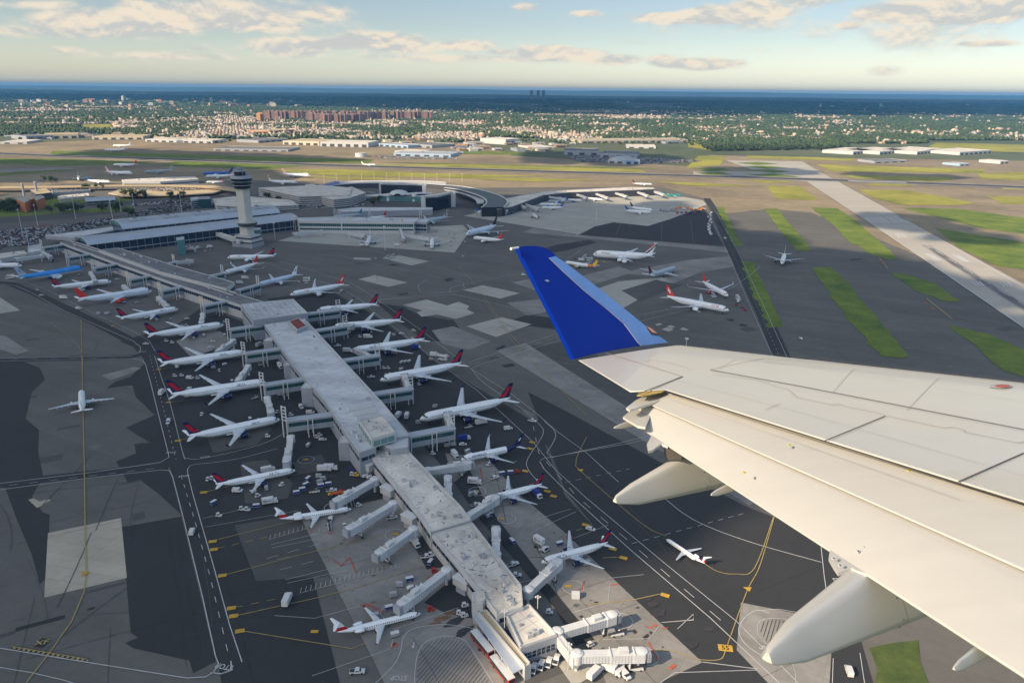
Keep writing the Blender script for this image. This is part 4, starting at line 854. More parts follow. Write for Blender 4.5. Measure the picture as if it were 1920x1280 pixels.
for i,(y0,lb) in enumerate(((762,'topmost white sloped roof panel beside the plant box'),(770,'middle white sloped roof panel beside the plant box'),(778,'lowest white sloped roof panel beside the plant box'))):
    A=G(650+8*i,765+9*i,15).xy;B=G(694+8*i,757+9*i,15).xy; mb=MB(); d=(B-A); q=Vector((-d.y,d.x)).normalized()*-3.2
    V=[(*A,14.1),(*B,14.1),(*(B+q),14.1),(*(A+q),14.1),(*A,14.4),(*B,14.4),(*(B+q*.96),17.2),(*(A+q*.96),17.2)]
    mb.add(V,[(4,5,6,7),(0,1,5,4),(1,2,6,5),(2,3,7,6),(3,0,4,7)],steel_w); mb.v=[tuple(Vector(v)-sk.location) for v in mb.v]; mb.build('skylight_panel',sk)
building('plant_box','raised box with cream deck and pale parapet on the pier roof',[(672,789),(716,780),(742,812),(697,825)],18.5,z0=13.9,wall=w_l,roof=rf_w,units=5,par=.9,bands=[(14.6,17.6)],glass=gl_t,cat='roof building')
building('airport_pier','grey stepped block with a single window joining the high and low pier',[(640,800),(668,795),(693,826),(705,838),(674,849)],14.3,wall=w_g,roof=rf_g,units=3,bands=[(9,11)],**PB)
building('airport_pier','ribbed dark grey end wall block right of the cream deck box',[(742,796),(765,815),(766,838),(735,842),(697,826)],12.6,wall=w_g,roof=rf_g,**PB)
building('airport_pier','upper pale roofed section of the low pier, nearest the high pier',[(687,845),(752,831),(866,951),(884,976),(808,999),(787,967)],9,wall=w_l,roof=rf_w,units=18,bands=[(5.2,7)],**PB)
building('airport_pier','lower pale roofed section of the low pier, down to the cream end block',[(810,1002),(886,980),(978,1098),(981,1139),(932,1152),(871,1075)],9,wall=w_l,roof=rf_w,units=18,bands=[(5.2,7)],**PB)
building('end_block','square cream roofed building at the near end of the pier',[(949,1156),(992,1134),(1045,1192),(976,1215)],7.5,wall=w_g,roof=rf_w,units=3,par=.9,bands=[(2.2,3.2),(3.6,4.6)],walls=None,mull=2,cat='terminal')
building('stair_tower','small round-cornered grey tower beside the bus canopy',[(884,1112),(907,1107),(911,1122),(905,1130),(888,1132)],9.5,wall=w_l,roof=rf_w,par=.5,cat='stair tower')
building('parapet_wing','narrow cream walled wing along the bus canopy',[(895,1148),(912,1143),(996,1246),(984,1252)],5.6,wall=w_l,roof=beige,par=.7,cat='terminal')
# bus canopy
def canopy():
    P=R_px([(886,1152),(904,1147),(984,1250),(961,1262)],4.6); c=sum(P,Vector())/4; r=empty('bus_canopy',(c.x,c.y,0),label='long silver canopy over the bus stands at the pier foot',cat='canopy')
    mb=MB(); L=[(p-c).xy for p in P]; mb.prism(L,4.3,4.6,steel_w,rf_s,bot=True); mb.build('roof',r)
    for k in range(6):
        t=(k+.5)/6
        for a,b in((0,3),(1,2)):
            p=L[a].lerp(L[b],t); q=(L[1-a] if a<2 else L[0]).lerp(L[b],t); mb=MB(); mb.cyl((p.x*.97,p.y*.97,0),(p.x*.97,p.y*.97,4.3),.15,steel_w,6); mb.build('post',r)
canopy()
# ---------- fixed links with pylons ----------
LINKSIGN=[]
def link_bridge(outer,inner,label,sign=False,z=11.5):
    A=G(*outer,z);B=G(*inner,z); r=empty('gate_link',(A.x,A.y,0),label=label,cat='gate link',group='grey glazed gate links'); b=(B-A).xy; L=b.length; d=b/L; q=Vector((-d.y,d.x)); rz=math.atan2(d.y,d.x)
    mb=MB(); mb.bar((0,0,(z+6.2)/2-.8),(*b,(z+6.2)/2-.8),5,z-6.2+1.4,w_g,top=rf_g); mb.build('corridor',r)
    mb=MB(); mb.bar((0,0,z+.1),(*b,z+.1),5.5,.5,rf_g,top=rf_s,ext=.6); mb.build('roof',r)
    for s in(-1,1):
        o=q*2.52*s; mb=MB(); a0=d*1+o; b0=d*(L-1)+o
        mb.bar((*a0,z-2.4),(*b0,z-2.4),.1,2.3,gl_g)
        for j in range(int(L/2.2)+1):
            p=a0+d*min(L-2,j*2.2)+q*s*.06; mb.box((p.x,p.y,z-2.4),(.14,.1,2.3),w_d,rz=rz)
        mb.build('window_band',r)
    for t in(.42,.52,.97):
        mb=MB()
        for s in(-1,1):
            p=d*L*t+q*s*3; mb.cyl((*p,0),(*p,z+.1),.32,steel_w,6)
        mb.build('column',r)
    return r
def pylon(px,py,label,sign=None,z=11.5,h=20):
    A=G(px,py,z); r=empty('ladder_pylon',(A.x-1.2,A.y,0),rz=rad(-60) if px>580 else rad(60),label=label,cat='pylon',group='white ladder pylons at the gates')
    for s in(-1.6,1.6):
        mb=MB(); mb.box((0,s,h/2),(.55,.55,h),steel_w); mb.build('post',r)
    for k in range(5):
        mb=MB(); mb.box((0,0,h-.4-k*2.1),(.45,3,.4),steel_w); mb.build('rung',r)
    if sign:
        mb=MB(); mb.box((0,0,h-3.2),(.25,2.6,3.0),yellow); mb.build('gate_sign',r)
LKS=[((431,617),(497,608),'first below the flat grey hall on the left'),((460,662),(533,652),'second below the flat grey hall on the left'),((495,721),(575,709),'third below the flat grey hall on the left'),((537,787),(628,775),'fourth below the flat grey hall, nearest on the left'),
 ((381,573),(440,561),'level with the hall bend on the left side'),((302,545),(358,534),'facing the farther jet below the jumbo'),((242,524),(296,514),'behind the nose of the red-tailed jumbo'),((176,502),(228,493),'in front of the sky blue airliner nose'),((127,482),(176,475),'just left of the pier track start'),((80,464),(126,457),'at the far left end of the pier'),
 ((637,580),(560,590),'first on the right, beside the flat grey hall'),((650,610),(588,620),'second on the right side of the pier'),((711,665),(632,677),'third on the right side of the pier'),((773,727),(688,740),'fourth on the right side of the pier'),((851,800),(765,816),'fifth and nearest on the right side of the pier'),
 ((328,491),(292,498),'beyond the track, first on the far right side'),((419,512),(378,520),'beyond the track, second on the far right side'),((486,533),(445,544),'beyond the track beside the blue-striped tail jet')]
for a,b,l in LKS:
    link_bridge(a,b,'grey glazed gate link, '+l)
    pylon(a[0],a[1],'ladder pylon of the gate link '+l,sign=(a[0]<400 and 200<a[0]))
# ---------- movable boarding bridges ----------
def boarding_bridge(root,head,label,z=7.6,w=3.3,group='white movable boarding bridges',covered=False):
    A=G(*root,z);B=G(*head,z); b=(B-A).xy; L=b.length; d=b/L; q=Vector((-d.y,d.x)); rz=math.atan2(d.y,d.x); h=3.1; zb=z-.6
    r=empty('boarding_bridge',(A.x,A.y,0),rz,label=label,cat='boarding bridge',group=group)
    mb=MB(); mb.cyl((0,0,z-h-.2),(0,0,z+.25),2.3,bridge_w,12); mb.cyl((0,0,z+.25),(0,0,z+.8),2.3,bridge_r,12,r2=1.2); mb.build('rotunda',r)
    mb=MB(); mb.cyl((0,0,0),(0,0,z-h),.6,steel_w,8); mb.build('column',r)
    for k,(t0,t1,ww,hh) in enumerate(((.06,.58,w,h),(.5,.88,w+.45,h+.4))):
        mb=MB(); mb.bar((L*t0,0,z-h/2-(.3*t0)),(L*t1,0,z-h/2-(.3*t1)),ww,hh,bridge_w,top=bridge_r)
        n=int(L*(t1-t0)/1.1)
        for s in(-1,1):
            for j in range(n): x=L*t0+.6+j*1.1; mb.box((x,s*(ww/2+.03),z-h/2-.2),(.14,.08,hh*.92),w_g)
        mb.build('tunnel',r)
    mb=MB(); x=L*.93; mb.box((x,0,z-h/2-.1),(L*.12+1.2,w+.9,h+.5),bridge_w,top=bridge_r); mb.cyl((L-.4,0,z-h-.2),(L-.4,0,z+.25),(w+.7)/2,bridge_w,12); mb.cyl((L-.4,0,z+.25),(L-.4,0,z+.5),(w+.7)/2,bridge_r,12,r2=.8)
    c=mb.build('cab',r)
    mb=MB(); 
    for j in range(4): mb.box((L+1.4+.35*j,0,z-h/2-.2),(.3,w+.6-.1*j,h+.3),w_g)
    mb.build('bellows',c)
    for t_ in(.5,.86):
        mb=MB(); mb.box((L*t_,0,z+.2),(.3,w+1,.5),steel_w); mb.build('roof_rib',r)
    mb=MB(); mb.box((L*.70,0,z+.75),(3.4,2.2,1.1),bridge_w,top=steel_w); mb.build('roof_unit',r)
    mb=MB(); mb.box((L*.72,w*.75,1.3),(1,.9,.3),w_d); 
    mb=MB(); x=L*.80
    for s in(-1,1): mb.cyl((x,s*1.5,.8),(x,s*1.5,z-h-.4),.28,steel_w,6); mb.cyl((x,s*1.9-.2,.6),(x,s*1.9+.2,.6),.6,tyre,10)
    mb.box((x,0,1.3),(.7,3.4,.5),steel_w); mb.build('wheel_column',r)
    mb=MB(); mb.bar((L*.92,w*.8,z-h),(L*.80,w*.8+.2,.3),1,.25,w_d); mb.build('service_stair',r)
BR=[((702,897),(630,937),'first white ribbed bridge below the long slim jet, orange arm beside it'),((737,942),(655,989),'second bridge on the left apron, whose head is over empty concrete'),((775,990),(710,1035),'third bridge on the left apron, with a yellow hood at its head'),((837,1067),(752,1130),'nearest bridge on the left apron, reaching the nearest small jet'),
 ((802,879),(880,866),'bridge reaching the nose of the dark-tailed jet'),((875,966),(930,930),'bridge reaching the jet by the white catering van'),((990,1104),(1047,1050),'bridge reaching the nearest right-side jet'),((840,925),(840,893),'short stubby bridge standing between the dark-tailed jet and its neighbour'),((930,1038),(930,990),'short stubby bridge pointing away above the low pier middle'),
 ((1045,1182),(1150,1150),'unused bridge with a white roof unit, upper of two beyond the cream end block'),((1082,1224),(1206,1220),'unused bridge casting a shadow at the foot of the pier'),
 ((437,637),(409,656),'bridge below the first left gate link'),((465,685),(446,712),'bridge below the second left gate link'),((501,745),(508,772),'bridge below the third left gate link'),((545,818),(537,864),'bridge below the nearest left gate link'),
 ((170,510),(178,526),'bridge between the sky blue airliner and its neighbour'),((232,535),(242,545),'bridge behind the jumbo nose'),((297,557),(314,573),'bridge beside the jet below the jumbo'),((380,588),(377,605),'bridge beside the third jet up the left side'),
 ((700,668),(668,653),'bridge at the door of the jet with rear stairs'),((765,722),(758,703),'bridge at the jet with a baggage train'),((845,795),(838,776),'bridge at the largest right-side jet'),((640,608),(658,610),'bridge at the second right-side jet'),
 ((603,432),(551,436),'bridge left of the glazed pier front'),((655,436),(683,440),'bridge beside the end-on jet at the glazed pier'),((760,440),(805,446),'bridge at the half hidden end-on jet'),((750,428),(757,447),'steep bridge at the end of the glazed pier'),
 ((330,490),(360,487),'bridge alone on the tarmac beyond the tracks'),((77,478),(30,484),'long bridge behind the sky blue airliner'),((80,472),(95,480),'short bridge behind the sky blue airliner')]
for a,b,l in BR: boarding_bridge(a,b,'white '+l.replace('white ','') if not l.startswith('bridge') else 'white movable '+l)
for i,(a,b) in enumerate((((899,396),(928,390)),((945,385),(950,394)),((962,378),(985,388)),((985,382),(1010,390)),((1030,368),(1060,372)),((1078,362),(1100,370)),((1115,361),(1140,370)),((1152,360),(1175,367)),((1190,357),(1215,366)),((1222,356),(1245,364)))):
    boarding_bridge(a,b,['blue-grey bridge under the curved roof','short bridge at the jet nose under the curved roof','ribbed pale bridge left of the angled pier','second ribbed pale bridge left of the angled pier','first covered bridge along the dark distant wall','second covered bridge along the dark distant wall','third covered bridge along the dark distant wall','fourth covered bridge along the dark distant wall','fifth covered bridge along the dark distant wall','sixth covered bridge, beside the green jet'][i],z=9,w=4,group='distant boarding bridges')
building('bridge_corridor','ribbed corridor joining the cream end block to the lower unused bridge',[(1042,1192),(1052,1187),(1086,1232),(1075,1236)],6.8,z0=2.6,wall=bridge_w,roof=bridge_r,par=.2,cat='corridor')
for i,(x,y) in enumerate(((682,862),(722,908),(762,960),(862,1078))):
    c=G(x+6,y+6,6.2); r=empty('gate_room',(c.x,c.y,0),rad(-38),label='white stepped gate room against the low pier, '+['topmost of four','second of four from the top','third of four from the top','nearest of four'][i],cat='gate room',group='stepped gate rooms on the low pier')
    mb=MB(); mb.box((0,0,4.6),(7.5,4.2,3.2),w_l,top=steel_w); mb.build('wall',r); mb=MB(); mb.box((0,0,6.4),(8,4.6,.4),steel_w); mb.build('roof',r); mb=MB(); mb.box((.5,-.6,1.5),(5,3,3),w_g); mb.build('base',r)
# service towers under the left pier wall
for i,(x,y,h) in enumerate(((505,635,11),(543,680,10),(577,722,13),(648,822,11))):
    c=G(x,y,h); building('lift_shaft','plain grey lift shaft against the high pier, '+['first','second','third','fourth'][i]+' from the top',None,h,world=[(c.x-3,c.y-5),(c.x+4,c.y-5),(c.x+4,c.y+3),(c.x-3,c.y+3)],wall=w_g,roof=rf_g,par=.3,cat='lift shaft',group='grey lift shafts on the high pier')
# ---------- glazed pier right of the control tower ----------
building('glazed_pier','long pier with white and green glazed front right of the control tower',[(557,409),(620,407),(788,409),(776,417),(640,416),(560,415)],17,wall=w_w,roof=rf_g,units=8,bands=[(10.5,14.5),(5.5,8)],glass=gl_g,mull=3,cat='terminal')
building('glazed_pier_end','blue-grey glass end block of the glazed pier',[(776,416),(786,410),(806,412),(800,417)],16,wall=w_g,roof=rf_g,bands=[(9,13),(4,7)],cat='terminal')
for i,(x,y) in enumerate(((553,416),(659,419),(756,421))): pylon(x,y,['yellow signed ladder pylon at the left corner of the glazed pier','yellow signed ladder pylon at the middle of the glazed pier','yellow signed ladder pylon near the right end of the glazed pier'][i],sign=1,h=21)
for i,x in enumerate((630,695,790)): pylon(x,404,['white frame behind the glazed pier roof, left','white frame behind the glazed pier roof, middle','white frame behind the glazed pier roof, at the camouflage tail jet'][i],h=24,z=14)
# ---------- headhouse with vaulted roofs ----------
def vault(name,label,a,b,depth,ze,zc,glass=gl_b,roof=rf_s,panels=0,zbot=0,arch_g=gl_t):
    A=G(*a,ze).xy;B=G(*b,ze).xy; d=(B-A); L=d.length; d/=L; q=Vector((-d.y,d.x)); 
    if q.y<0: q=-q
    r=empty(name,(A.x,A.y,0),math.atan2(d.y,d.x),label=label,cat='terminal'); n=14
    prof=[(depth*(1-math.cos(math.pi*i/n))/2-1.5*(1 if i==0 else 0)+1.5*(1 if i==n else 0),ze+(zc-ze)*math.sin(math.pi*i/n)**.8) for i in range(n+1)]
    mb=MB(); V=[(x,y,z) for x in(-2,L+2) for y,z in prof]+[(x,y,z-.9) for x in(-2,L+2) for y,z in prof]; m_=n+1
    F=[(i,m_+i,m_+i+1,i+1) for i in range(n)]+[(2*m_+i,2*m_+i+1,3*m_+i+1,3*m_+i) for i in range(n)]
    mb.add(V,F,roof,True); mb.add(V,[(i,i+1,2*m_+i+1,2*m_+i) for i in range(n)]+[(m_+i,3*m_+i,3*m_+i+1,m_+i+1) for i in range(n)]+[(0,2*m_,3*m_,m_),(n,m_+n,3*m_+n,2*m_+n)],steel_w)
    ro=mb.build('vaulted_roof',r)
    mb=MB(); mb.box((L/2,depth/2,ze/2+zbot/2),(L,depth,ze-zbot),glass); 
    mb.build('glass_wall',r)
    mb=MB()
    for j in range(int(L/9)+1):
        mb.box((j*9,-.15,ze/2),(.35,.3,ze),w_g)
    mb.box((L/2,-.2,ze*.30),(L,.4,.6),w_w); mb.build('mullions',r)
    for x,s in((0,-1),(L,1)):
        mb=MB(); P=[(x,p[0],p[1]-.9) for p in prof]; c=(x,depth/2,ze-1.2); mb.add(P+[c],[(i,i+1,n+1) for i in range(n)],arch_g); mb.build('arched_end_glazing',r)
    for k in range(panels):
        x0=L*(k+.5)/panels; mb=MB()
        for x,w in((-9,1.2),(9,1.2)):
            pts=[(x0+x,depth*t,ze+(zc-ze)*math.sin(math.acos(1-2*t))**.8+.25) for t in(.15,.3,.45,.6,.75)]
            for u,v in zip(pts,pts[1:]): mb.bar(u,v,w,.4,w_g)
        mb.bar((x0-8,depth*.22,ze+(zc-ze)*.87+.5),(x0+8,depth*.22,ze+(zc-ze)*.87+.5),2.2,.4,w_l); mb.box((x0,depth*.5,zc+1),(5,5,2),w_g,top=w_d); mb.build('roof_lantern',ro)
    return r
vault('departure_hall','long low vaulted silver roofed hall with dark blue glass front',(166,458),(557,411),34,14,20)
vault('check_in_hall','higher vaulted silver hall with roof lanterns behind the control tower shaft',(232,428),(522,398),52,20,27,panels=5)
building('forecourt_roof','long flat grey forecourt roof left of the vaulted halls',[(85,442),(130,436),(222,424),(216,432),(140,446)],10,wall=w_g,roof=rf_g,z0=6,cat='canopy')
building('low_hall','white walled low building at the far left behind the sky blue airliner',[(52,462),(75,458),(78,470),(52,475)],8,wall=w_w,roof=rf_g,cat='building')
building('low_annex','flat pale annex at the left edge beyond the boarding bridges',[(-20,478),(45,470),(52,476),(-10,487)],5,wall=w_l,roof=rf_w,units=4,cat='building')
building('link_stair','blue-grey glass stair block in front of the vaulted hall',[(330,446),(345,444),(346,449),(331,451)],18,wall=gl_t,roof=rf_s,cat='stair tower')
building('link_stair','blue-grey stair block right of the control tower shaft',[(475,428),(488,427),(489,431),(476,432)],17,wall=gl_t,roof=rf_s,cat='stair tower')
building('walkway_bridge','raised enclosed walkway from the vaulted hall to the tower base',[(404,437),(410,435),(455,449),(449,452)],9,z0=5,wall=w_l,roof=rf_w,cat='walkway')
# ---------- control tower ----------
def tower():
    c=G(466,461); r=empty('control_tower',(c.x,c.y,0),rad(-20),label='tall concrete control tower with dark flared cab and domed top',cat='control tower')
    mb=MB(); mb.box((0,0,42),(13,11.5,66),conc_w,taper=.93); mb.box((5.0,-5.8,42),(1.4,.5,64),w_l); mb.build('shaft',r)
    for z0,z1,wd,m_ in((0,5,30,w_g),(5,7,27,w_d),(7,10,28,w_l),(10,12.5,22,w_d),(12.5,14.5,25,w_l)):
        mb=MB(); mb.box((0,0,(z0+z1)/2),(wd,wd*.8,z1-z0),m_,top=rf_g); mb.build('base_tier',r)
    mb=MB(); mb.cyl((2,0,26),(2,0,28),11,w_d,20); mb.cyl((2,0,28),(2,0,30.5),11.8,w_d,20,r2=12.2); mb.cyl((2,0,30.5),(2,0,31.5),12.4,w_l,20); mb.build('ring_gallery',r)
    mb=MB(); 
    for k,(z,ra) in enumerate(((72.5,9.8),(77,11.0),(81.2,12.0))):
        mb.cyl((0,0,z),(0,0,z+3.9),ra,gldark,18,r2=ra+1.1); mb.cyl((0,0,z+3.9),(0,0,z+4.3),ra+1.35,w_l,18)
    mb.build('flared_cab',r)
    mb=MB(); mb.cyl((0,0,85.5),(0,0,88),13,w_g,18,r2=12); mb.box((4,4,89.5),(5,4,3),w_g); mb.build('deck',r)
    mb=MB(); mb.cyl((-1.5,0,88),(-1.5,0,93),6.2,gldark,14,r2=7.2); mb.cyl((-1.5,0,93),(-1.5,0,94),7.4,w_g,14); mb.build('lookout_room',r)
    mb=MB(); n=14
    secs=[[Vector((-1.5+math.cos(2*math.pi*i/n)*5*math.cos(t),math.sin(2*math.pi*i/n)*5*math.cos(t),94+5*math.sin(t))) for i in range(n)] for t in(0,.4,.8,1.2,1.55)]
    loft(mb,secs,mat('dome_grey',(.16,.17,.18),.4)); mb.build('radar_dome',r)
    mb=MB(); mb.cyl((4,3,90),(4,3,97),.12,steel_w,5); mb.cyl((6,-4,88),(6,-4,93),.1,steel_w,5); mb.build('antenna',r)
tower()
# ---------- layered car parks ----------
def garage(name,label,px,z,levels,roofm=None,cat='car park'):
    P=R_px(px,z); P2=[p.xy for p in P]; c=sum(P2,Vector((0,0)))/len(P2); r=empty(name,(c.x,c.y,0),label=label,cat=cat)
    L=[p-c for p in P2]
    for k in range(levels):
        mb=MB(); z1=z*(k+1)/levels; mb.prism([tuple(p) for p in L],z1-1.5,z1,w_l,roofm or rf_w,bot=True); mb.build('deck_level',r)
    mb=MB(); mb.prism([tuple(p*.95) for p in L],0,z-1.6,w_d,w_d); mb.build('dark_core',r)
    return r
garage('parking_garage','long layered concrete car park, farther left one',[(484,352),(600,347),(660,352),(655,366),(560,368)],17,5)
garage('parking_garage','layered concrete car park with rounded ramp, nearer right one',[(572,362),(660,350),(686,361),(655,371),(625,374)],15,5)
garage('parking_garage','car park with planted roof behind the vaulted hall',[(398,373),(450,367),(545,375),(560,384),(470,388),(405,385)],9,3)
building('glass_cube','dark teal glass stair cube at the planted car park',[(370,370),(392,369),(395,373),(372,374)],15,wall=gl_g,roof=w_g,cat='building')
building('parking_office','layered grey block left of the teal glass cube',[(357,371),(371,369),(374,374),(358,376)],13,wall=w_l,roof=rf_g,bands=[(3,4.5),(6,7.5),(9,10.5)],cat='building')
# ---------- winged white hall, dark slab blocks, crescent terminal ----------
def shell():
    c=G(755,376); r=empty('winged_hall',(c.x,c.y,0),label='white winged concrete hall between two dark glass slabs',cat='terminal')
    s=1.0
    def wingroof(name,P,m=steel_w,t=1.0):
        mb=MB(); V=[Vector(p) for p in P]; n=len(V); mb.add([tuple(v) for v in V]+[tuple(v-Vector((0,0,t))) for v in V],[tuple(range(n)),tuple(range(2*n-1,n-1,-1))]+[((i+1)%n,i,n+i,n+(i+1)%n) for i in range(n)],m); return mb.build(name,r)
    # two long side wings rising outward
    def curved(name,x0,x1,y0,y1,z0,z1,w0,w1,hump):
        mb=MB(); secs=[]
        for i in range(9):
            t=i/8; x=x0+(x1-x0)*t; y=y0+(y1-y0)*t; z=z0+(z1-z0)*t+hump*math.sin(math.pi*t); w=w0+(w1-w0)*t
            secs.append([Vector((x,y-w/2,z-1.4)),Vector((x,y-w/4,z)),Vector((x,y+w/4,z)),Vector((x,y+w/2,z-1.4)),Vector((x,y+w/4,z-2.2)),Vector((x,y-w/4,z-2.2))])
        loft(mb,secs,steel_w); mb.build(name,r)
    curved('side_wing',-78,-8,4,0,8,14,16,30,-1); curved('side_wing',8,52,0,18,13,12,30,16,1)
    mb=MB(); secs=[]
    for i in range(9):
        t=i/8; w=17*math.sin(math.pi*(.12+.76*t)); secs.append([Vector((math.cos(a)*w-6,(t-.5)*44,12+math.sin(a)*7*math.sin(math.pi*(.15+.7*t)))) for a in [math.pi*k/8 for k in range(9)]])
    loft(mb,secs,steel_w,closed=False,cap=False); mb.build('central_vault',r)
    mb=MB(); mb.prism([(-40,-14),(40,-16),(44,20),(-30,20)],0,9.5,gl_t,steel_w); mb.build('glass_wall',r)
    for x in(-24,22):
        mb=MB(); mb.cyl((x,-15,0),(x,-8,12),2.5,steel_w,8,r2=4.5); mb.build('buttress',r)
shell()
def slab(label,px,z):
    P=[v.xy for v in R_px(px,z)]; c=sum(P,Vector((0,0)))/len(P); L=[tuple(p-c) for p in P]; r=empty('dark_glass_hotel',(c.x,c.y,0),label=label,cat='hotel',group='dark curved glass slabs')
    mb=MB(); L2=mb.prism(L,0,z,gldark,rf_g); mb.build('glass_wall',r); mb=MB(); mb.prism([(x*.9,y*.9) for x,y in L],z,z+2.2,w_g,rf_w); mb.build('roof_plant',r)
    for i in (0,len(L)//2-1): pass
    x0=min(L);x1=max(L)
    for p in(x0,x1):
        mb=MB(); mb.box((p[0]*1.0,p[1],z/2+.5),(7,15,z+1),w_w); mb.build('end_wall',r)
    return r
slab('dark glass slab with white end walls behind the winged hall',[(714,346),(745,347),(796,348),(797,345),(745,343.5),(715,344)],24)
slab('dark curved glass slab with a white end wall right of the winged hall',[(794,371),(820,370),(850,363),(849,359),(820,366),(797,368)],22)
def arc_building(name,label,pts_out,pts_in,z,wall=gldark,roof=rf_d,cat='terminal',z0=0,rim=steel_w):
    a=[v.xy for v in R_px(smooth(pts_out),z)];b=[v.xy for v in R_px(smooth(pts_in),z)]; c=a[0]; r=empty(name,(c.x,c.y,0),label=label,cat=cat)
    P=[tuple(p-c) for p in a]+[tuple(p-c) for p in b[::-1]]
    mb=MB(); n=len(a)
    V=[(*P[i],z) for i in range(2*n)]+[(*P[i],z0) for i in range(2*n)]
    F=[(i,i+1,2*n-2-i,2*n-1-i) for i in range(n-1)]
    A=sum(P[i][0]*P[(i+1)%(2*n)][1]-P[(i+1)%(2*n)][0]*P[i][1] for i in range(2*n))
    mb.add(V,F,roof); mb.build('roof',r)
    mb=MB(); mb.add(V,[(i,(i+1)%(2*n),2*n+(i+1)%(2*n),2*n+i) for i in range(2*n)],wall); mb.build('wall',r)
    if rim:
        mb=MB()
        for Q in(P[:n],P[n:]):
            mb=MB(); loft(mb,[[Vector((u[0]+a*1.1,u[1]+b_*.9,z+c_)) for a,b_,c_ in((-1,-1,-.4),(1,1,-.4),(1,1,.6),(-1,-1,.6))] for u in Q],rim,smooth=False); mb.build('roof_edge',r)
    return r
arc_building('crescent_terminal','dark roofed crescent terminal curving around the winged hall',[(837,347),(870,350),(905,357),(938,367),(952,378),(945,388)],[(834,352),(862,356),(890,364),(908,372),(912,381),(903,389)],15,roof=mat('slate_roof',(.09,.11,.12),.5))
arc_building('crescent_canopy','thin white canopy band along the inside of the crescent terminal',[(836,353),(862,357),(888,365),(904,373),(907,380)],[(834,356),(858,360),(880,367),(893,375),(895,381)],11,roof=steel_w,z0=9,wall=w_l)
arc_building('long_low_terminal','very long dark walled building with pale roof edge behind the slabs',[(560,354),(600,348),(640,341),(700,339),(780,339),(836,342)],[(562,358),(602,352),(645,345.5),(700,343.5),(780,343.5),(836,347)],10,roof=w_l,wall=w_d)
building('curved_ramp_wall','long pale blue-grey wall in front of the winged hall',[(632,393),(670,389),(811,389),(811,393),(640,397)],9,wall=w_g,roof=rf_g,par=.2,cat='wall')
building('angled_pier','angled distant pier with white roof and dark wall',[(905,384),(955,371),(1015,360),(1060,357),(1180,351),(1225,352),(1228,355),(1180,357),(1070,361),(1020,366),(960,388),(935,393)],12,wall=w_d,roof=rf_w,units=22,par=.6,cat='terminal')
building('blue_roof_hall','blue roofed hall left of the long dark building',[(600,347),(633,339),(640,344),(605,353)],10,wall=w_w,roof=dblue,cat='building')
building('white_box_hall','small white box building between the car park and the blue roof',[(572,346),(590,345),(592,349),(574,350)],12,wall=w_w,roof=rf_w,cat='building')
# ---------- left landside: power station, sheds ----------
for i,(a,lb) in enumerate((([(29,373),(45,368),(62,372),(46,380)],'left'),([(62,370),(76,366),(84,370),(68,376)],'right'))):
    building('brick_power_house','orange brick power house with grey end, '+lb+' of two',a,16,wall=brick,roof=mat('pale_plant_roof',(.4,.36,.3),.8),units=2,cat='power house')
for i,(x,y) in enumerate(((47,374),(71,370))):
    c=G(x,y); r=empty('smoke_stack',(c.x,c.y,0),label='grey metal stack on the '+['left','right'][i]+' orange brick power house',cat='chimney'); mb=MB(); mb.cyl((0,0,0),(0,0,27),2.0,w_g,10); mb.build('flue',r); mb=MB(); mb.cyl((0,0,27),(0,0,28),2.3,w_l,10); mb.build('cap',r)
building('dark_shed','dark walled shed with tan roof behind the brick power houses',[(56,356),(85,353),(97,361),(68,365)],11,wall=w_d,roof=beige,cat='shed')
building('low_plant','low beige plant building with white vents right of the power houses',[(108,368),(165,362),(168,367),(112,374)],6,wall=w_b,roof=rf_w,units=14,cat='building')
for i,(a,b,lb) in enumerate((((163,377),(214,374),'blue-grey vaulted shed with dark front'),((-15,380),(33,372),'tan curved roof at the left edge'))):
    v=vault('vaulted_shed',lb,a,b,26,7,11,glass=w_d,roof=rf_s if i==0 else beige)
building('cooling_plant','grey plant with rows of white coolers behind the vaulted shed',[(95,355),(165,351),(170,357),(100,362)],4,wall=w_g,roof=rf_d,units=28,cat='plant')
arc_building('elevated_roadway','tan elevated roadway running across behind the control tower',[(-60,351),(100,349),(230,347),(330,347),(400,349),(444,354)],[(-60,354),(100,352),(230,349.5),(330,350),(400,353),(444,359)],8,wall=beige,roof=beige,z0=6.5,cat='roadway',rim=beige)
building('tan_deck','broad tan parking deck below the elevated roadway',[(203,362),(225,355),(370,352),(420,356),(400,362),(330,366),(230,368)],5,z0=3.5,wall=beige,roof=beige,par=.6,cat='parking deck')
building('flat_terminal','flat white roofed distant terminal beyond the elevated roadway',[(228,337),(300,333),(365,331),(372,336),(300,341),(232,341)],9,wall=w_w,roof=rf_w,units=12,bands=[(3,5)],cat='terminal')
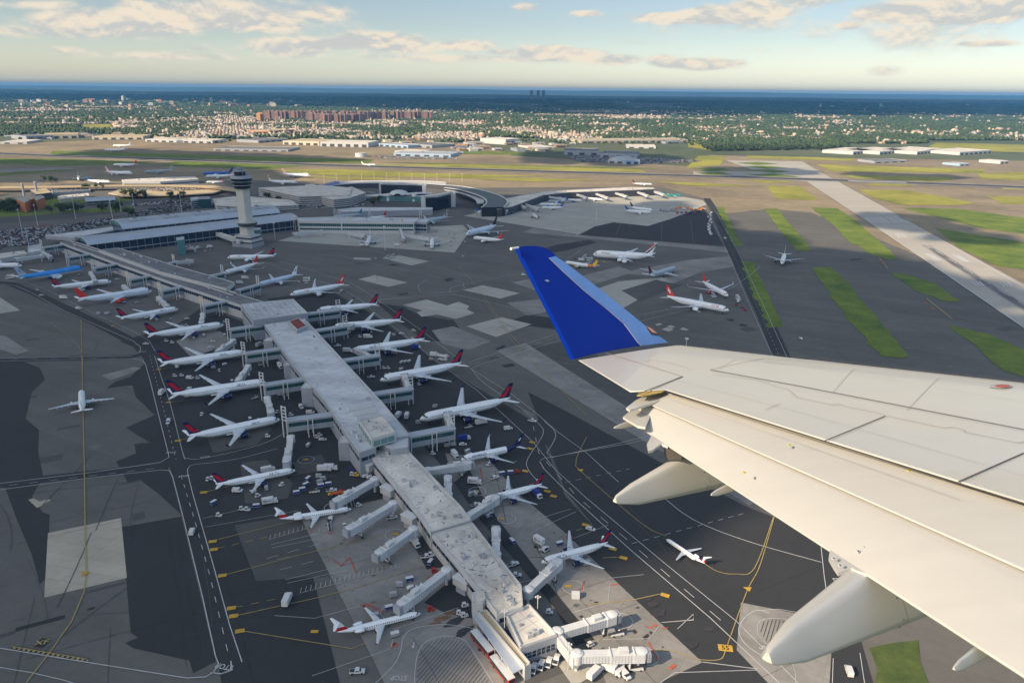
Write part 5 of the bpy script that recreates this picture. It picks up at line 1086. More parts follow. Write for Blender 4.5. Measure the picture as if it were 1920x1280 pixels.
# ---------- far hangars and sheds ----------
HG=[((49,256),(98,254),(102,262),'grey',12,'grey hangar left of the cream one'),((80,253),(146,252),(150,259),'cream',14,'tall cream hangar at the far left'),((172,256),(268,256),(270,261),'cream',11,'long cream hangar right of the tall cream one'),((272,261),(398,264),(400,267),'white',9,'very long low white shed with many doors'),
 ((0,266),(50,266),(54,273),'white',7,'low white shed at the left edge'),((530,264),(598,266),(600,271),'cream',13,'cream walled hangar with flat roof'),((600,266),(690,268),(705,272),'white',15,'long white hangar with dark doorways'),((710,269),(765,273),(770,276),'blue',9,'blue trimmed white shed'),((766,270),(810,273),(815,279),'grey',9,'grey gabled shed right of the blue trimmed one'),
 ((738,287),(845,290),(848,294),'blue',8,'long low white and blue shed by the runway'),((740,283),(790,285),(795,288),'white',8,'white terrace shed behind the long low one'),((400,279),(540,281),(555,286),'grey',6,'low long colonnaded shed near the far runway'),((484,264),(540,260),(542,264),'grey',8,'steel grey roofed shed left of the cream hangar'),
 ((506,246),(550,243),(555,249),'brick',14,'brick box building amid trees'),((948,262),(975,260),(978,266),'white',18,'white office block among low houses'),((1058,283),(1125,284),(1130,290),'grey',12,'dark roofed hangar, left half'),((1125,288),(1195,290),(1200,296),'grey',12,'dark roofed hangar, right half'),
 ((1140,300),(1170,301),(1172,305),'white',8,'small white office in front of the dark hangar'),((1172,300),(1200,300),(1204,306),'blue',12,'turquoise office in front of the dark hangar'),((1090,264),(1290,262),(1295,268),'tan',9,'very long tan roofed depot'),((1175,274),(1230,275),(1235,278),'white',7,'white warehouse behind the yellow trailers'),
 ((1600,285),(1640,280),(1650,288),'white',9,'first white freight shed at the right'),((1650,285),(1700,280),(1715,289),'white',9,'second white freight shed at the right'),((1720,285),(1770,279),(1785,289),'white',9,'third white freight shed at the right'),((1800,286),(1860,282),(1905,292),'white',9,'longest white freight shed at the right'),
 ((1640,303),(1700,301),(1705,304),'grey',5,'low grey sheds near the right runway end'),((1800,308),(1818,307),(1820,310),'blue',5,'small pale blue shed on the right tarmac'),((1876,303),(1892,302),(1894,306),'white',7,'small white hut on the right tarmac'),((1000,277),(1040,276),(1044,281),'white',5,'pair of pale sheds left of the dark hangar'),((820,287),(870,286),(875,289),'grey',5,'low dark sheds by the far grass')]
wm={'grey':(w_g,rf_d),'cream':(creamw,beige),'white':(w_w,rf_w),'blue':(mat('blue_white_wall',(.30,.42,.55),.6),rf_s),'brick':(brick,beige),'tan':(w_b,mat('tan_roof',(.40,.33,.24),.8,.1,.01))}
for a,b,c,k,h,lb in HG:
    A,B,C=[G(*q,h).xy for q in(a,b,c)]; d=B-A; q=Vector((-d.y,d.x)).normalized(); dep=-max(28,min(120,abs((C-B).dot(q))+20)); dep=abs(dep); 
    if q.y<0: q=-q
    W_=[tuple(A),tuple(B),tuple(B+q*dep),tuple(A+q*dep)]
    r=building('hangar' if h>8 else 'shed',lb,None,h,world=W_,wall=wm[k][0],roof=wm[k][1],par=.8,units=3,cat='hangar' if h>8 else 'shed')
    n=max(2,int(d.length/28)); mb_=None
    for j in range(n):
        t=(j+.5)/n; p=A.lerp(B,t)-q*.2-Vector(r.location[:2]); mb_=MB(); mb_.box((p.x,p.y,h*.3),(min(16,d.length/n*.6),.5,h*.6),w_d,rz=math.atan2(d.y,d.x)); mb_.build('door',r)
c=G(677,294); r=empty('storage_tank',(c.x,c.y,0),label='round white storage tank by the far runway',cat='tank'); mb=MB(); mb.cyl((0,0,0),(0,0,11),17,steel_w,24); mb.build('shell',r); mb=MB(); mb.cyl((0,0,11),(0,0,12),17.3,w_l,24,r2=2); mb.build('lid',r)
# brown apartment blocks
ap=[]
rnd=random.Random(3)
APX=[(489,222,1)]+[(505+i*15.5,216+rnd.uniform(-.4,.8),0) for i in range(20)]+[(585,221,0),(606,222,0),(618,224,0),(632,224,0),(648,224,0),(662,223,0),(676,222,0)]
def apt(m):
    r=empty('apartment_block'); mb=MB(); mb.box((0,0,21),(56,18,42),m,top=rf_w); mb.box((0,0,22),(18,30,44),m,top=rf_w); mb.build('wall',r)
    for k in(-20,0,20):
        mb=MB(); mb.box((k,0,46),(7,7,5),m); mb.build('roof_house',r)
    for f in(-1,1):
        for k in range(6):
            mb=MB(); mb.box((0,f*9.05,5+k*6.5),(54,.2,1.8),w_d) if 0 else mb.box((-20 if f<0 else 20,f*9.05,5+k*6.5),(14,.2,2),w_d); mb.build('window_row',r)
    return r
pa=Proto(lambda: apt(rbrick)); po=Proto(lambda: apt(mat('orange_tan_wall',(.50,.27,.11),.8)))
for i,(x,y,k) in enumerate(APX):
    c=G(x,y+8); (po if k else pa).place((c.x,c.y,0),rad(rnd.choice((0,35,90))),1.15,label='orange-tan apartment block left of the brown row' if k else 'brown brick apartment block in the long distant row',cat='apartment block',group=None if k else 'brown apartment blocks')
for i,x in enumerate((996,1009,1019)):
    c=G(x,188); d=Vector((c.x,c.y)); r=empty('tower_block',(c.x,c.y,0),label=['left','middle','right'][i]+' one of three dark towers on the horizon',cat='tower block')
    mb=MB(); mb.box((0,0,55),(55,40,250),w_g); mb.build('wall',r); mb=MB(); mb.box((0,0,183),(20,20,10),w_l); mb.build('roof_house',r)
# ================= ground vehicles =================
vw=mat('vehicle_white',(.56,.56,.555),.4); vb=mat('vehicle_blue',(.02,.04,.22),.45); vg=mat('vehicle_grey',(.30,.31,.32),.6); vr=mat('vehicle_red',(.40,.03,.02),.45); vs=mat('vehicle_silver',(.40,.41,.43),.35,metal=.3); vd=mat('vehicle_dark',(.03,.032,.036),.4); vt=mat('vehicle_tan',(.42,.36,.26),.5)
def wheels(r,xs,w,rw=.42,tw=.25):
    for x in xs:
        for s in(-1,1):
            mb=MB(); mb.cyl((x,s*(w/2)-tw/2,rw),(x,s*(w/2)+tw/2,rw),rw,tyre,10); mb.build('wheel',r)
def hull(mb,prof,w,m,side=None,inset=.0):
    "extrude side profile (x,z list, ccw seen from +y... ) to width w"
    n=len(prof); V=[(x,-w/2,z) for x,z in prof]+[(x,w/2,z) for x,z in prof]
    mb.add(V,[(i,(i+1)%n,n+(i+1)%n,n+i)[::-1] for i in range(n)],m); mb.add(V,[tuple(range(n)),tuple(range(2*n-1,n-1,-1))],side or m)
def mk_van(c=vw):
    r=empty('service_van'); mb=MB(); hull(mb,[(-2.6,.5),(2.4,.5),(2.6,.9),(2.5,1.3),(1.7,1.5),(1.1,2.3),(-2.5,2.4),(-2.65,1.5)],2,c); mb.build('body',r)
    mb=MB(); hull(mb,[(1.72,1.55),(1.2,2.2),(1.12,2.18),(1.6,1.5)],1.8,gldark); 
    mb.box((1.0,0,1.85),(.8,2.03,.5),gldark); mb.build('windows',r); wheels(r,(-1.7,1.7),1.8); return r
def mk_pickup(c=vw):
    r=empty('pickup_truck'); mb=MB(); hull(mb,[(-2.7,.55),(2.6,.55),(2.7,1.0),(1.4,1.15),(.8,1.75),(-.6,1.8),(-.8,1.15),(-2.7,1.15)],1.95,c); mb.build('body',r)
    mb=MB(); mb.box((.1,0,1.45),(1.3,1.98,.4),gldark); hull(mb,[(1.38,1.2),(.9,1.72),(.8,1.7),(1.25,1.17)],1.75,gldark); mb.build('windows',r)
    mb=MB(); mb.box((-1.75,0,1.17),(1.7,1.6,.04),vd); mb.build('load_bed',r); wheels(r,(-1.7,1.7),1.8); return r
def mk_car(c=vw):
    r=empty('parked_car'); mb=MB(); hull(mb,[(-2.2,.4),(2.2,.4),(2.25,.8),(1.3,.95),(.6,1.45),(-1.1,1.48),(-1.9,1.0),(-2.25,.9)],1.8,c); mb.build('body',r)
    mb=MB(); mb.box((-.25,0,1.2),(1.7,1.82,.3),gldark); hull(mb,[(1.28,.98),(.68,1.42),(.6,1.4),(1.15,.95)],1.6,gldark); mb.build('windows',r); wheels(r,(-1.4,1.4),1.7,.34); return r
def mk_box(c=vw,cabc=vw,raised=0,logo=False):
    r=empty('box_truck'); mb=MB(); mb.box((-.9,0,2.3+raised),(5.4,2.4,2.6),c); mb.build('cargo_box',r)
    mb=MB(); hull(mb,[(2.0,.6),(3.9,.6),(4.0,1.4),(3.6,2.5),(2.0,2.6)],2.2,cabc); mb.build('cab',r)
    mb=MB(); hull(mb,[(3.98,1.5),(3.66,2.4),(3.6,2.4),(3.92,1.5)],2,gldark); mb.build('windscreen',r)
    mb=MB(); mb.box((.3,0,.75),(7.2,1.2,.3),vd); 
    if raised:
        for s in(-.9,.9): mb.bar((-2.6,s,.9),(1,s,raised+1),.2,.2,vg); mb.bar((1,s,.9),(-2.6,s,raised+1),.2,.2,vg)
    mb.build('chassis',r)
    if logo:
        for s in(-1,1):
            mb=MB(); mb.cyl((-2.2,s*1.21,2.3+raised),(-2.2,s*1.24,2.3+raised),.75,vd,14); mb.cyl((-2.2,s*1.24,2.3+raised),(-2.2,s*1.26,2.3+raised),.4,c,14); mb.box((-.2,s*1.22,2.3+raised),(2.4,.03,.3),vd); mb.build('emblem',r)
    wheels(r,(-2.3,2.9),2.1,.5,.3); return r
def mk_tug(c=vw):
    r=empty('baggage_tug'); mb=MB(); hull(mb,[(-1.4,.35),(1.4,.35),(1.45,.9),(.4,1.0),(-1.4,.95)],1.5,c); mb.build('body',r)
    mb=MB(); mb.box((-.4,0,1.95),(1.5,1.4,.1),c); 
    for x in(-1.05,.25):
        for s in(-.6,.6): mb.box((x,s,1.4),(.1,.1,1),vd)
    mb.build('canopy',r); mb=MB(); mb.box((-.5,0,1.15),(.5,1.1,.5),vd); mb.build('seat',r); wheels(r,(-.9,.9),1.4,.32); return r
def mk_cart(c=vb):
    r=empty('baggage_cart'); mb=MB(); mb.box((0,0,.6),(3.2,1.6,.15),vg); mb.build('bed',r); mb=MB(); mb.box((0,0,1.95),(3.2,1.6,.12),vw); mb.build('canopy',r)
    mb=MB(); mb.box((0,0,1.25),(3.0,1.5,1.2),c); mb.build('curtain',r); mb=MB(); mb.bar((1.6,0,.5),(2.5,0,.4),.1,.1,vg); mb.build('tow_bar',r); wheels(r,(-1.1,1.1),1.4,.26,.15); return r
def mk_dolly(c=vg):
    r=empty('container_dolly'); mb=MB(); mb.box((0,0,.55),(3.3,1.9,.2),c); mb.build('frame',r); mb=MB(); hull(mb,[(-1.5,.7),(1.5,.7),(1.5,1.6),(1.1,2.2),(-1.5,2.2)],1.6,vs); mb.build('container',r); wheels(r,(-1.1,1.1),1.6,.25,.15); return r
def mk_belt(c=vw):
    r=empty('belt_loader'); mb=MB(); mb.box((0,0,.75),(5.2,1.7,.6),c); mb.build('body',r); mb=MB(); mb.bar((-3.6,0,.9),(3.8,0,2.3),.95,.3,vd); mb.build('conveyor',r); mb=MB(); mb.box((1,.55,1.5),(.9,.6,.9),c); mb.build('cab',r); wheels(r,(-1.6,1.6),1.6,.38); return r
def mk_loader(c=vw):
    r=empty('loader_truck'); mb=MB(); mb.box((0,0,1),(7,2.8,.9),c); mb.build('chassis',r); mb=MB(); mb.box((-.8,0,3.6),(5.6,2.9,.35),c); mb.box((-.8,1.35,4.2),(5.4,.12,1),vg); mb.build('platform',r)
    mb=MB(); 
    for s in(-1,1): mb.bar((-3,s,1.4),(1.4,s,3.5),.25,.25,vg); mb.bar((1.4,s,1.4),(-3,s,3.5),.25,.25,vg)
    mb.build('scissor_lift',r); mb=MB(); mb.box((2.9,0,3.7),(1.6,2.6,2.3),c); mb.build('cab',r); wheels(r,(-2.2,2.3),2.6,.5,.35); return r
def mk_bus():
    r=empty('shuttle_bus'); mb=MB(); mb.box((0,0,1.7),(12.8,2.7,2.5),vd); mb.box((6.2,0,1.6),(.8,2.72,2.4),vr); mb.box((-6.2,0,1.2),(.7,2.72,1.5),vr); mb.box((0,0,.75),(12.9,2.74,.6),vr); mb.build('body',r)
    mb=MB(); mb.box((0,0,3.02),(13,2.8,.18),vw,top=steel_w); mb.box((-3,0,3.2),(3,1.6,.3),vw); mb.build('roof',r)
    mb=MB(); mb.box((6.62,0,2.1),(.06,2.4,1.3),gldark); mb.build('windscreen',r); wheels(r,(-3.8,3.8),2.5,.5,.3); return r
def mk_stairs():
    r=empty('boarding_stairs'); mb=MB(); mb.box((0,0,.8),(6,2,.6),vw); mb.build('chassis',r); mb=MB()
    mb.bar((-3,0,1.2),(2.2,0,4.6),1.5,.4,vs); mb.box((3,0,4.6),(2,1.7,.2),vs); mb.build('steps',r); mb=MB()
    for s in(-.8,.8): mb.bar((-3,s,2.2),(2.2,s,5.6),.08,.08,vw); mb.bar((2.2,s,5.6),(4,s,5.6),.08,.08,vw)
    mb.box((2.9,0,2.7),(.3,1.5,3.6),vs); mb.build('handrail',r); wheels(r,(-2,2),1.8,.4); return r
def mk_crate(c=vw):
    r=empty('cargo_container'); mb=MB(); mb.box((0,0,1.3),(3.2,2.4,2.3),c); mb.build('shell',r); mb=MB(); mb.box((1.62,0,1.3),(.06,2.2,2.1),vg); mb.build('door',r); return r
KD={'van':('service van',mk_van,{}),'pick':('pickup truck',mk_pickup,{}),'car':('car',mk_car,{}),'box':('box truck',mk_box,{}),'boxl':('box truck with round emblem',mk_box,dict(logo=True)),'boxb':('blue and white box truck',mk_box,dict(c=vb)),
 'cater':('raised catering truck',mk_box,dict(raised=2.3,logo=True)),'tug':('baggage tug',mk_tug,{}),'cart':('blue curtained baggage cart',mk_cart,{}),'cartw':('grey curtained baggage cart',mk_cart,dict(c=vg)),'dolly':('silver container dolly',mk_dolly,{}),
 'belt':('belt loader',mk_belt,{}),'load':('high platform loader truck',mk_loader,{}),'stairs':('boarding stairs truck',mk_stairs,{}),'crate':('cargo container',mk_crate,{}),'tugb':('blue baggage tug',mk_tug,dict(c=vb)),'tugr':('red baggage tug',mk_tug,dict(c=vr)),'tugy':('yellow baggage tug',mk_tug,dict(c=yellow)),'boxr':('orange box truck',mk_box,dict(c=orange)),'crateb':('blue cargo container',mk_crate,dict(c=vb)),'crater':('red cargo container',mk_crate,dict(c=vr)),'boxg':('silver box truck',mk_box,dict(c=vs)),'card':('dark car',mk_car,dict(c=vd)),'cars':('silver car',mk_car,dict(c=vs))}
PV={k:Proto(lambda v=v:v[1](**v[2])) for k,v in KD.items()}
VL=[('pick',1001,1256,75),('pick',1015,1250,75),('pick',1029,1245,75),('pick',1043,1240,75),('box',1115,1268,50),('box',1146,1261,-35),('van',1171,1269,-60),('crate',1161,1251,0),('belt',1192,1257,5),('dolly',1146,1189,10),('belt',1157,1192,12),('crate',1079,1121,0),('tug',1030,1151,0),('tug',1107,1212,30),
('boxl',890,908,-8),('pick',927,898,30),('cart',941,891,20),('cart',957,889,10),('tugr',970,887,10),('pick',892,949,30),('boxb',1006,931,-60),('van',953,806,20),('pick',998,791,-20),('car',1107,994,-25),('cater',1013,1030,-48),('tugr',1068,1010,0),('cart',960,1018,-60),('pick',962,1061,30),('pick',966,1081,0),('dolly',883,930,60),('boxb',870,826,20),('car',868,835,5),('tug',812,853,0),('dolly',838,838,20),('dolly',850,836,0),
('boxl',690,635,8),('tug',675,633,0),('pick',633,650,10),('box',652,661,0),('car',775,621,-30),('car',753,627,10),('dolly',738,630,0),('dolly',741,664,0),('stairs',778,645,150),('boxb',780,655,30),('box',815,669,-10),('car',837,669,-30),('load',830,676,-20),('dolly',808,676,0),('cartw',753,682,60),('cartw',760,681,60),('cartw',767,680,60),('pick',696,709,10),('tug',786,723,0),('box',747,783,80),('box',763,784,90),('dolly',784,795,10),('tug',720,692,0),('tug',728,692,0),
('box',304,740,95),('van',316,794,-75),('tug',379,779,90),('box',335,689,95),('load',354,742,95),('load',452,728,95),('tug',328,707,0),('tug',341,706,20),('van',357,711,0),('tug',371,711,0),('car',274,646,0),('tug',312,641,0),('tug',323,644,0),('pick',397,642,10),('car',395,653,20),('tug',488,686,40),('tug',502,820,0),('car',351,599,30),('tug',343,613,0),('tug',350,612,0),('van',565,766,-60),('van',582,776,15),('tug',546,780,0),('tug',529,660,0),('boxg',487,650,70),('boxg',552,697,80),('box',525,690,-60),
('tug',595,822,0),('tug',600,818,20),('car',605,826,10),('cartw',578,838,80),('van',446,923,0),('tug',391,901,80),('tug',398,899,80),('van',361,1000,100),('cart',401,946,60),('tug',411,969,0),('tug',454,957,0),('tug',464,958,0),('cart',481,952,10),('boxl',506,945,22),('cart',556,927,20),('cart',567,921,25),('cart',574,912,50),('cart',578,901,70),('dolly',598,896,0),('dolly',606,901,10),('dolly',600,907,20),('cart',602,914,15),('cart',616,911,15),('belt',590,924,10),('pick',622,922,15),('crater',0,0,0) and ('tugr',640,925,10),('box',608,884,5),('box',620,882,5),('tug',661,892,0),('tugb',659,884,0),('car',687,895,20),('car',695,897,20),('tugy',668,893,0),
('pick',620,976,95),('tug',673,950,30),('pick',735,973,20),('box',778,1022,-60),('pick',800,1046,15),('tug',809,1043,0),('cart',807,1058,70),('tugr',815,1073,10),('cart',768,1090,20),('dolly',750,1100,0),('car',773,1104,20),('dolly',738,1119,20),('tugr',808,1145,10),('tug',872,1138,20),('tug',862,1153,0),('tug',871,1157,20),('pick',670,1262,5),('box',539,1131,90),('pick',700,1090,10) and ('dolly',711,1046,20),('dolly',655,1000,20),
('van',361,411,0) and ('van',1359,448,100),('car',1501,636,95),('van',1591,1262,80),('van',982,517,0),('box',992,511,0),('tug',12,524,10),('load',20,523,5),('tug',70,545,20),('car',78,555,20),('box',120,561,0),('van',148,580,0),('tug',126,560,0),('dolly',185,590,0),('dolly',200,590,0),('tug',205,588,0),('car',220,525,10),('pick',352,531,0),
('box',460,524,0),('box',450,533,0),('stairs',420,521,150),('tug',560,530,0),('car',575,532,0),('cartw',640,547,20),('load',575,528,0),('tug',704,486,0),('stairs',725,486,20),('stairs',735,484,20),('box',680,462,0),('box',745,462,0),('dolly',845,463,0),('tug',868,482,0),
('load',1335,587,0) and ('load',1383,563,90),('box',1385,567,60),('tugr',1380,573,0),('tugr',1392,578,0),('tugr',1397,583,20),('stairs',1338,558,120),('stairs',1095,485,30),('load',1105,490,0),('tugr',1085,487,0),('tugr',1078,486,0),('box',1090,490,0),('tugy',1132,493,0),('crate',1311,580,0) and ('tug',1311,587,0)]
for i in range(9): VL.append(('boxr' if i%3 else 'box',1262+i*7,391+(i%2)*2+.3*i,0))
for i in range(6): VL.append(('crateb' if i%2 else 'crater',1270+i*8,401-(i%3),20))
for i in range(16): VL.append(('crate',1331+random.uniform(-4,3),400+i*2.7,random.uniform(0,90)))
for i in range(6): VL.append(('boxg',1240+i*6,396+(i%3),10))
for i in range(14): VL.append(('dolly' if i%2 else 'tug',825+random.uniform(-22,50),437+random.uniform(-4,18),random.uniform(0,180)))
for i in range(22): VL.append((random.choice(('dolly','cartw','tug','box')),365+random.uniform(-28,30),462+random.uniform(0,12),random.uniform(0,180)))
# gear gathered round the stands
rv=random.Random(11)
for (px,py,short,c,h,L) in PLN[:19]:
    f=Vector((math.cos(h),math.sin(h))); q=Vector((-f.y,f.x))
    for k in range(5):
        p=c+f*rv.uniform(-.1,.62)*L+q*rv.choice((-1,1))*rv.uniform(.14,.36)*L
        # back to the picture for the landmark text
        VL.append((rv.choice(('tug','dolly','belt','tug','cartw','cart','box')),p,None,math.degrees(h)+rv.choice((0,90,20,180))))
def topx(p,z=0):
    v=np.array([p[0],p[1],z-CH]); d=v@_F; return (960+FPX*(v@_R)/d,640-FPX*(v@_U)/d)
LM=[(a,b,s) for a,b,s,*_ in PLN[:38]]+[(465,420,'the control tower'),(1000,1180,'the cream end block'),(930,1200,'the bus canopy'),(1358,420,'the grass edged service road'),(835,470,'the end of the glazed pier'),(290,425,'the vaulted hall'),(720,790,'the cream deck box'),(512,580,'the flat grey hall'),(1300,395,'the orange trucks'),(360,1000,'the left service road')]
recs=[]
for k,x,y,hd in VL:
    if y is None: c=x; px,py=topx(c)
    else: c=G(x,y).xy; px,py=x,y
    best=min(LM,key=lambda l:(l[0]-px)**2+((l[1]-py)*1.5)**2); dx,dy=px-best[0],py-best[1]; dd=math.hypot(dx,dy)
    rel=('right of' if dx>0 else 'left of') if abs(dx)>abs(dy)*1.3 else ('in front of' if dy>0 else 'behind')
    recs.append([k,c,hd,rel,best[2],dd])
from collections import defaultdict
gr=defaultdict(list)
for r_ in recs: gr[(r_[0],r_[3],r_[4])].append(r_)
ORD=['nearest','second nearest','third nearest','fourth nearest','fifth nearest','sixth nearest','seventh nearest','eighth nearest','ninth nearest']+['farther %s'%w for w in ('tenth','eleventh','twelfth','thirteenth','fourteenth','fifteenth','sixteenth','seventeenth','eighteenth','nineteenth','twentieth')]
for (k,rel,lm),rs in gr.items():
    rs.sort(key=lambda r_:r_[5]); kd=KD[k][0]; col='' if any(w in kd for w in('blue','grey','silver','red','orange','yellow','dark')) else 'white '
    for j,r_ in enumerate(rs):
        lb=f"{col}{kd} {rel} {lm}" if len(rs)==1 else f"{col}{kd} {rel} {lm}, {ORD[min(j,19)]}"
        if len(lb.split())>16: lb=lb.replace('with round emblem ','')
        PV[k].place((r_[1].x,r_[1].y,.55 if False else .3),rad(r_[2]),.98,label=lb,cat=kd.split(' with ')[0].split()[-1] if k not in('pick',) else 'pickup',group=kd+'s on the apron')
pb=Proto(mk_bus)
for (a,b,l) in (((887,1180),(922,1222),'red fronted shuttle bus with white roof at the upper end of the canopy'),((924,1228),(960,1274),'red fronted shuttle bus with white roof at the lower end of the canopy')):
    A,B=G(*a,3).xy,G(*b,3).xy; c=(A+B)/2; d=B-A; pb.place((c.x,c.y,.3),math.atan2(d.y,d.x),1,label=l,cat='bus',group='shuttle buses at the canopy')
# orange arm of a de-icing truck beside the first low bridge
c=G(632,930); r=empty('ground_power_arm',(c.x,c.y,.3),rad(16),label='orange arm with yellow end on wheels beside the first low bridge',cat='service arm'); mb=MB(); mb.bar((-3.5,0,1.6),(4,0,1.9),1.0,.9,mat('arm_orange',(.55,.12,.03),.5)); mb.build('arm',r); mb=MB(); mb.cyl((-4.3,0,1.5),(-3.4,0,1.5),.7,yellow,10); mb.build('end_cap',r); wheels(r,(-1.5,2),1.6,.4)
# ---------- parked cars in the landside car parks ----------
cmats=[vs,vs,vd,vg,vw,mat('vehicle_navy',(.03,.05,.10),.4),vd,mat('vehicle_wine',(.14,.03,.03),.4)]
def carmesh(m):
    mb=MB(); hull(mb,[(-2.2,.4),(2.2,.4),(2.25,.8),(1.3,.95),(.6,1.45),(-1.1,1.48),(-1.9,1.0),(-2.25,.9)],1.8,m); mb.box((-.25,0,1.2),(1.7,1.82,.3),gldark)
    for x in(-1.4,1.4):
        for s in(-1,1): mb.box((x,s*.82,.3),(.6,.2,.6),tyre)
    return mb
cp=[]
LOTS=[('the packed car park at the left edge',[(-20,437),(60,428),(120,427),(118,440),(60,450),(-20,458)]),('the car park left of the vaulted hall',[(80,428),(205,410),(212,421),(140,434),(90,440)]),('the car park above the vaulted hall',[(250,400),(320,384),(398,378),(402,388),(320,398),(262,410)]),('the road side car park near the tower',[(395,376),(300,378),(240,385),(250,388),(330,381)]),('the crowded left car park rows',[(-20,455),(60,447),(80,445),(80,455),(-20,470)]),('the tan deck',[(240,360),(380,355),(395,360),(300,364)]),('the truck park by the dark hangar',[(1060,294),(1130,292),(1290,300),(1320,303),(1230,308),(1090,304)]),('the staff lot by the far sheds',[(700,293),(845,296),(860,299),(720,298)]),('the terminal forecourt',[(560,385),(680,382),(690,386),(590,392)])]
def inpoly(x,y,P):
    c=False
    for i in range(len(P)):
        x1,y1=P[i];x2,y2=P[(i+1)%len(P)]
        if (y1>y)!=(y2>y) and x<(x2-x1)*(y-y1)/(y2-y1)+x1: c=not c
    return c
for li,(nm,P) in enumerate(LOTS):
    W_=[G(*p).xy for p in P]; WP=[tuple(w) for w in W_]; A,B=W_[0],W_[1]; d=(B-A).normalized(); q=Vector((-d.y,d.x))
    cx=sum(w[0] for w in WP)/len(WP);cy=sum(w[1] for w in WP)/len(WP); z=5.2 if 'deck' in nm else .25
    for i in range(-130,130):
        for j in range(-60,60):
            row=j*5.6+(3.5 if j%2 else 0); p=Vector((cx,cy))+d*i*2.75+q*row
            if inpoly(p.x,p.y,WP) and rv.random()<.72: cp.append((p.x,p.y,z,math.atan2(q.y,q.x)+rv.uniform(-.04,.04),nm))
cp.sort(key=lambda c:c[0]**2+c[1]**2)
CM=[carmesh(m).build('parked_car') for m in cmats]; used=set()
names=['silver','silver','dark','grey','white','navy','dark','wine red']
for k,(x,y,z,a,nm) in enumerate(cp[:290]):
    j=rv.randrange(8)
    if j in used: o=CM[j].copy(); COL.objects.link(o)
    else: o=CM[j]; used.add(j)
    o.location=(x,y,z); o.rotation_euler=(0,0,a); tag(o,f'{names[j]} car in the rows of {nm}','car',f'{names[j]} cars in {nm}')
for j in range(8):
    if j not in used: bpy.data.objects.remove(CM[j])
mb=MB()
for x,y,z,a,nm in cp[290:]:
    m=cmats[rv.randrange(8)]; ca,sa=math.cos(a),math.sin(a); s=carmesh(m)
    mb.add([(x+u*ca-v*sa,y+u*sa+v*ca,z+w) for u,v,w in s.v[:24]],[f for f in s.f if max(f)<24],m)
if mb.v: mb.build('distant_parked_cars',kind='stuff')
print('cars',len(cp))
# ---------- masts ----------
def mast(bx,by,h,label,heads=4,group='tall floodlight masts',lit=False):
    c=G(bx,by); r=empty('floodlight_mast',(c.x,c.y,0),label=label,cat='light mast',group=group); mb=MB(); mb.cyl((0,0,0),(0,0,h),.38,steel_w,6,r2=.2); mb.build('pole',r); mb=MB(); mb.cyl((0,0,h),(0,0,h+.8),1.3,steel_w,8); mb.build('lamp_head',r)
for i,(x,y,h) in enumerate(((42,438,32),(71,424,30),(142,411,30),(212,415,30),(253,398,28),(227,398,26),(341,399,30),(55,465,24),(208,398,26),(516,450,22),(722,470,30),(1282,700,26),(1118,415,26))):
    mast(x,y,h,'tall slim floodlight mast '+['at the far left car park','beside the first mast at the left edge','left of the tree clump','rising from the car park left of the vaulted hall','at the trees above the vaulted hall','behind the vaulted shed','above the vaulted hall roof','behind the boarding bridges at the left edge','by the tan deck','right of the tower base','on dark tarmac below the glazed pier','below the red lettered jet','on the far apron'][i])
for i in range(12): mast(608+i*23.5,345-1.0*(i>0)*min(i,4)*.9,17,'short white lamp post number %s from the left along the long dark building'%['one','two','three','four','five','six','seven','eight','nine','ten','eleven','twelve'][i],group='lamp posts along the long dark building')
for i,(x,y,h,z) in enumerate(((1065,1256,11,0),(1008,1140,5,8),(946,1176,7,8))):
    c=G(x,y,z); r=empty('twin_lamp_post',(c.x,c.y,z),label='white post with clustered lamps '+['at the foot of the lower unused bridge','on the edge of the cream end block','between the low pier and the cream end block'][i],cat='lamp post'); mb=MB(); mb.cyl((0,0,0),(0,0,h),.14,steel_w,6); mb.build('pole',r)
    for dx,dy in((-.8,0),(.8,0),(0,.6),(0,-.6)):
        mb=MB(); mb.cyl((dx,dy,h),(dx,dy,h+.35),.35,steel_w,8); mb.build('lamp',r)
# car park roads and greens on the landside
for p,m,z,n in (([(-60,360),(30,372),(100,372),(240,372),(250,384),(100,392),(-60,410)],grs,.2,'grass_verge'),([(100,382),(250,377),(330,372),(420,366),(420,369),(330,376),(250,384),(120,391)],asph_m,.24,'landside_road'),([(-60,410),(110,400),(240,392),(250,396),(110,412),(-60,424)],asph_m,.22,'landside_road'),([(-60,402),(110,396),(110,401),(-60,412)],grs,.25,'grass_verge'),([(105,395),(250,388),(250,397),(115,400)],grs,.26,'grass_verge'),([(60,424),(100,420),(95,430),(50,434)],mat('reddish_lot',(.13,.07,.05),.9,.2,.05),.24,'gravel_lot'),([(-60,320),(110,314),(150,317),(-60,326)],conc_d,.26,'taxiway'),([(-60,330),(100,318),(145,319),(0,330)],grs,.24,'grass_verge'),([(700,370),(900,372),(905,392),(700,388)],asph_m,.2,'forecourt')): sheet(n,p,m,z)
mb=MB()
ribbon(mb,[(690,372),(682,366),(672,362),(690,360),(705,364),(712,370),(690,378),(640,385),(560,394)],8,conc_d,.35,curve=True)
ribbon(mb,[(-60,432),(100,430),(240,402),(330,378),(420,372)],7,asph_m,.33,curve=True); ribbon(mb,[(60,352),(75,345),(78,338),(60,345),(0,352)],6,conc_d,.33,curve=True)
structure(mb,'access_road')
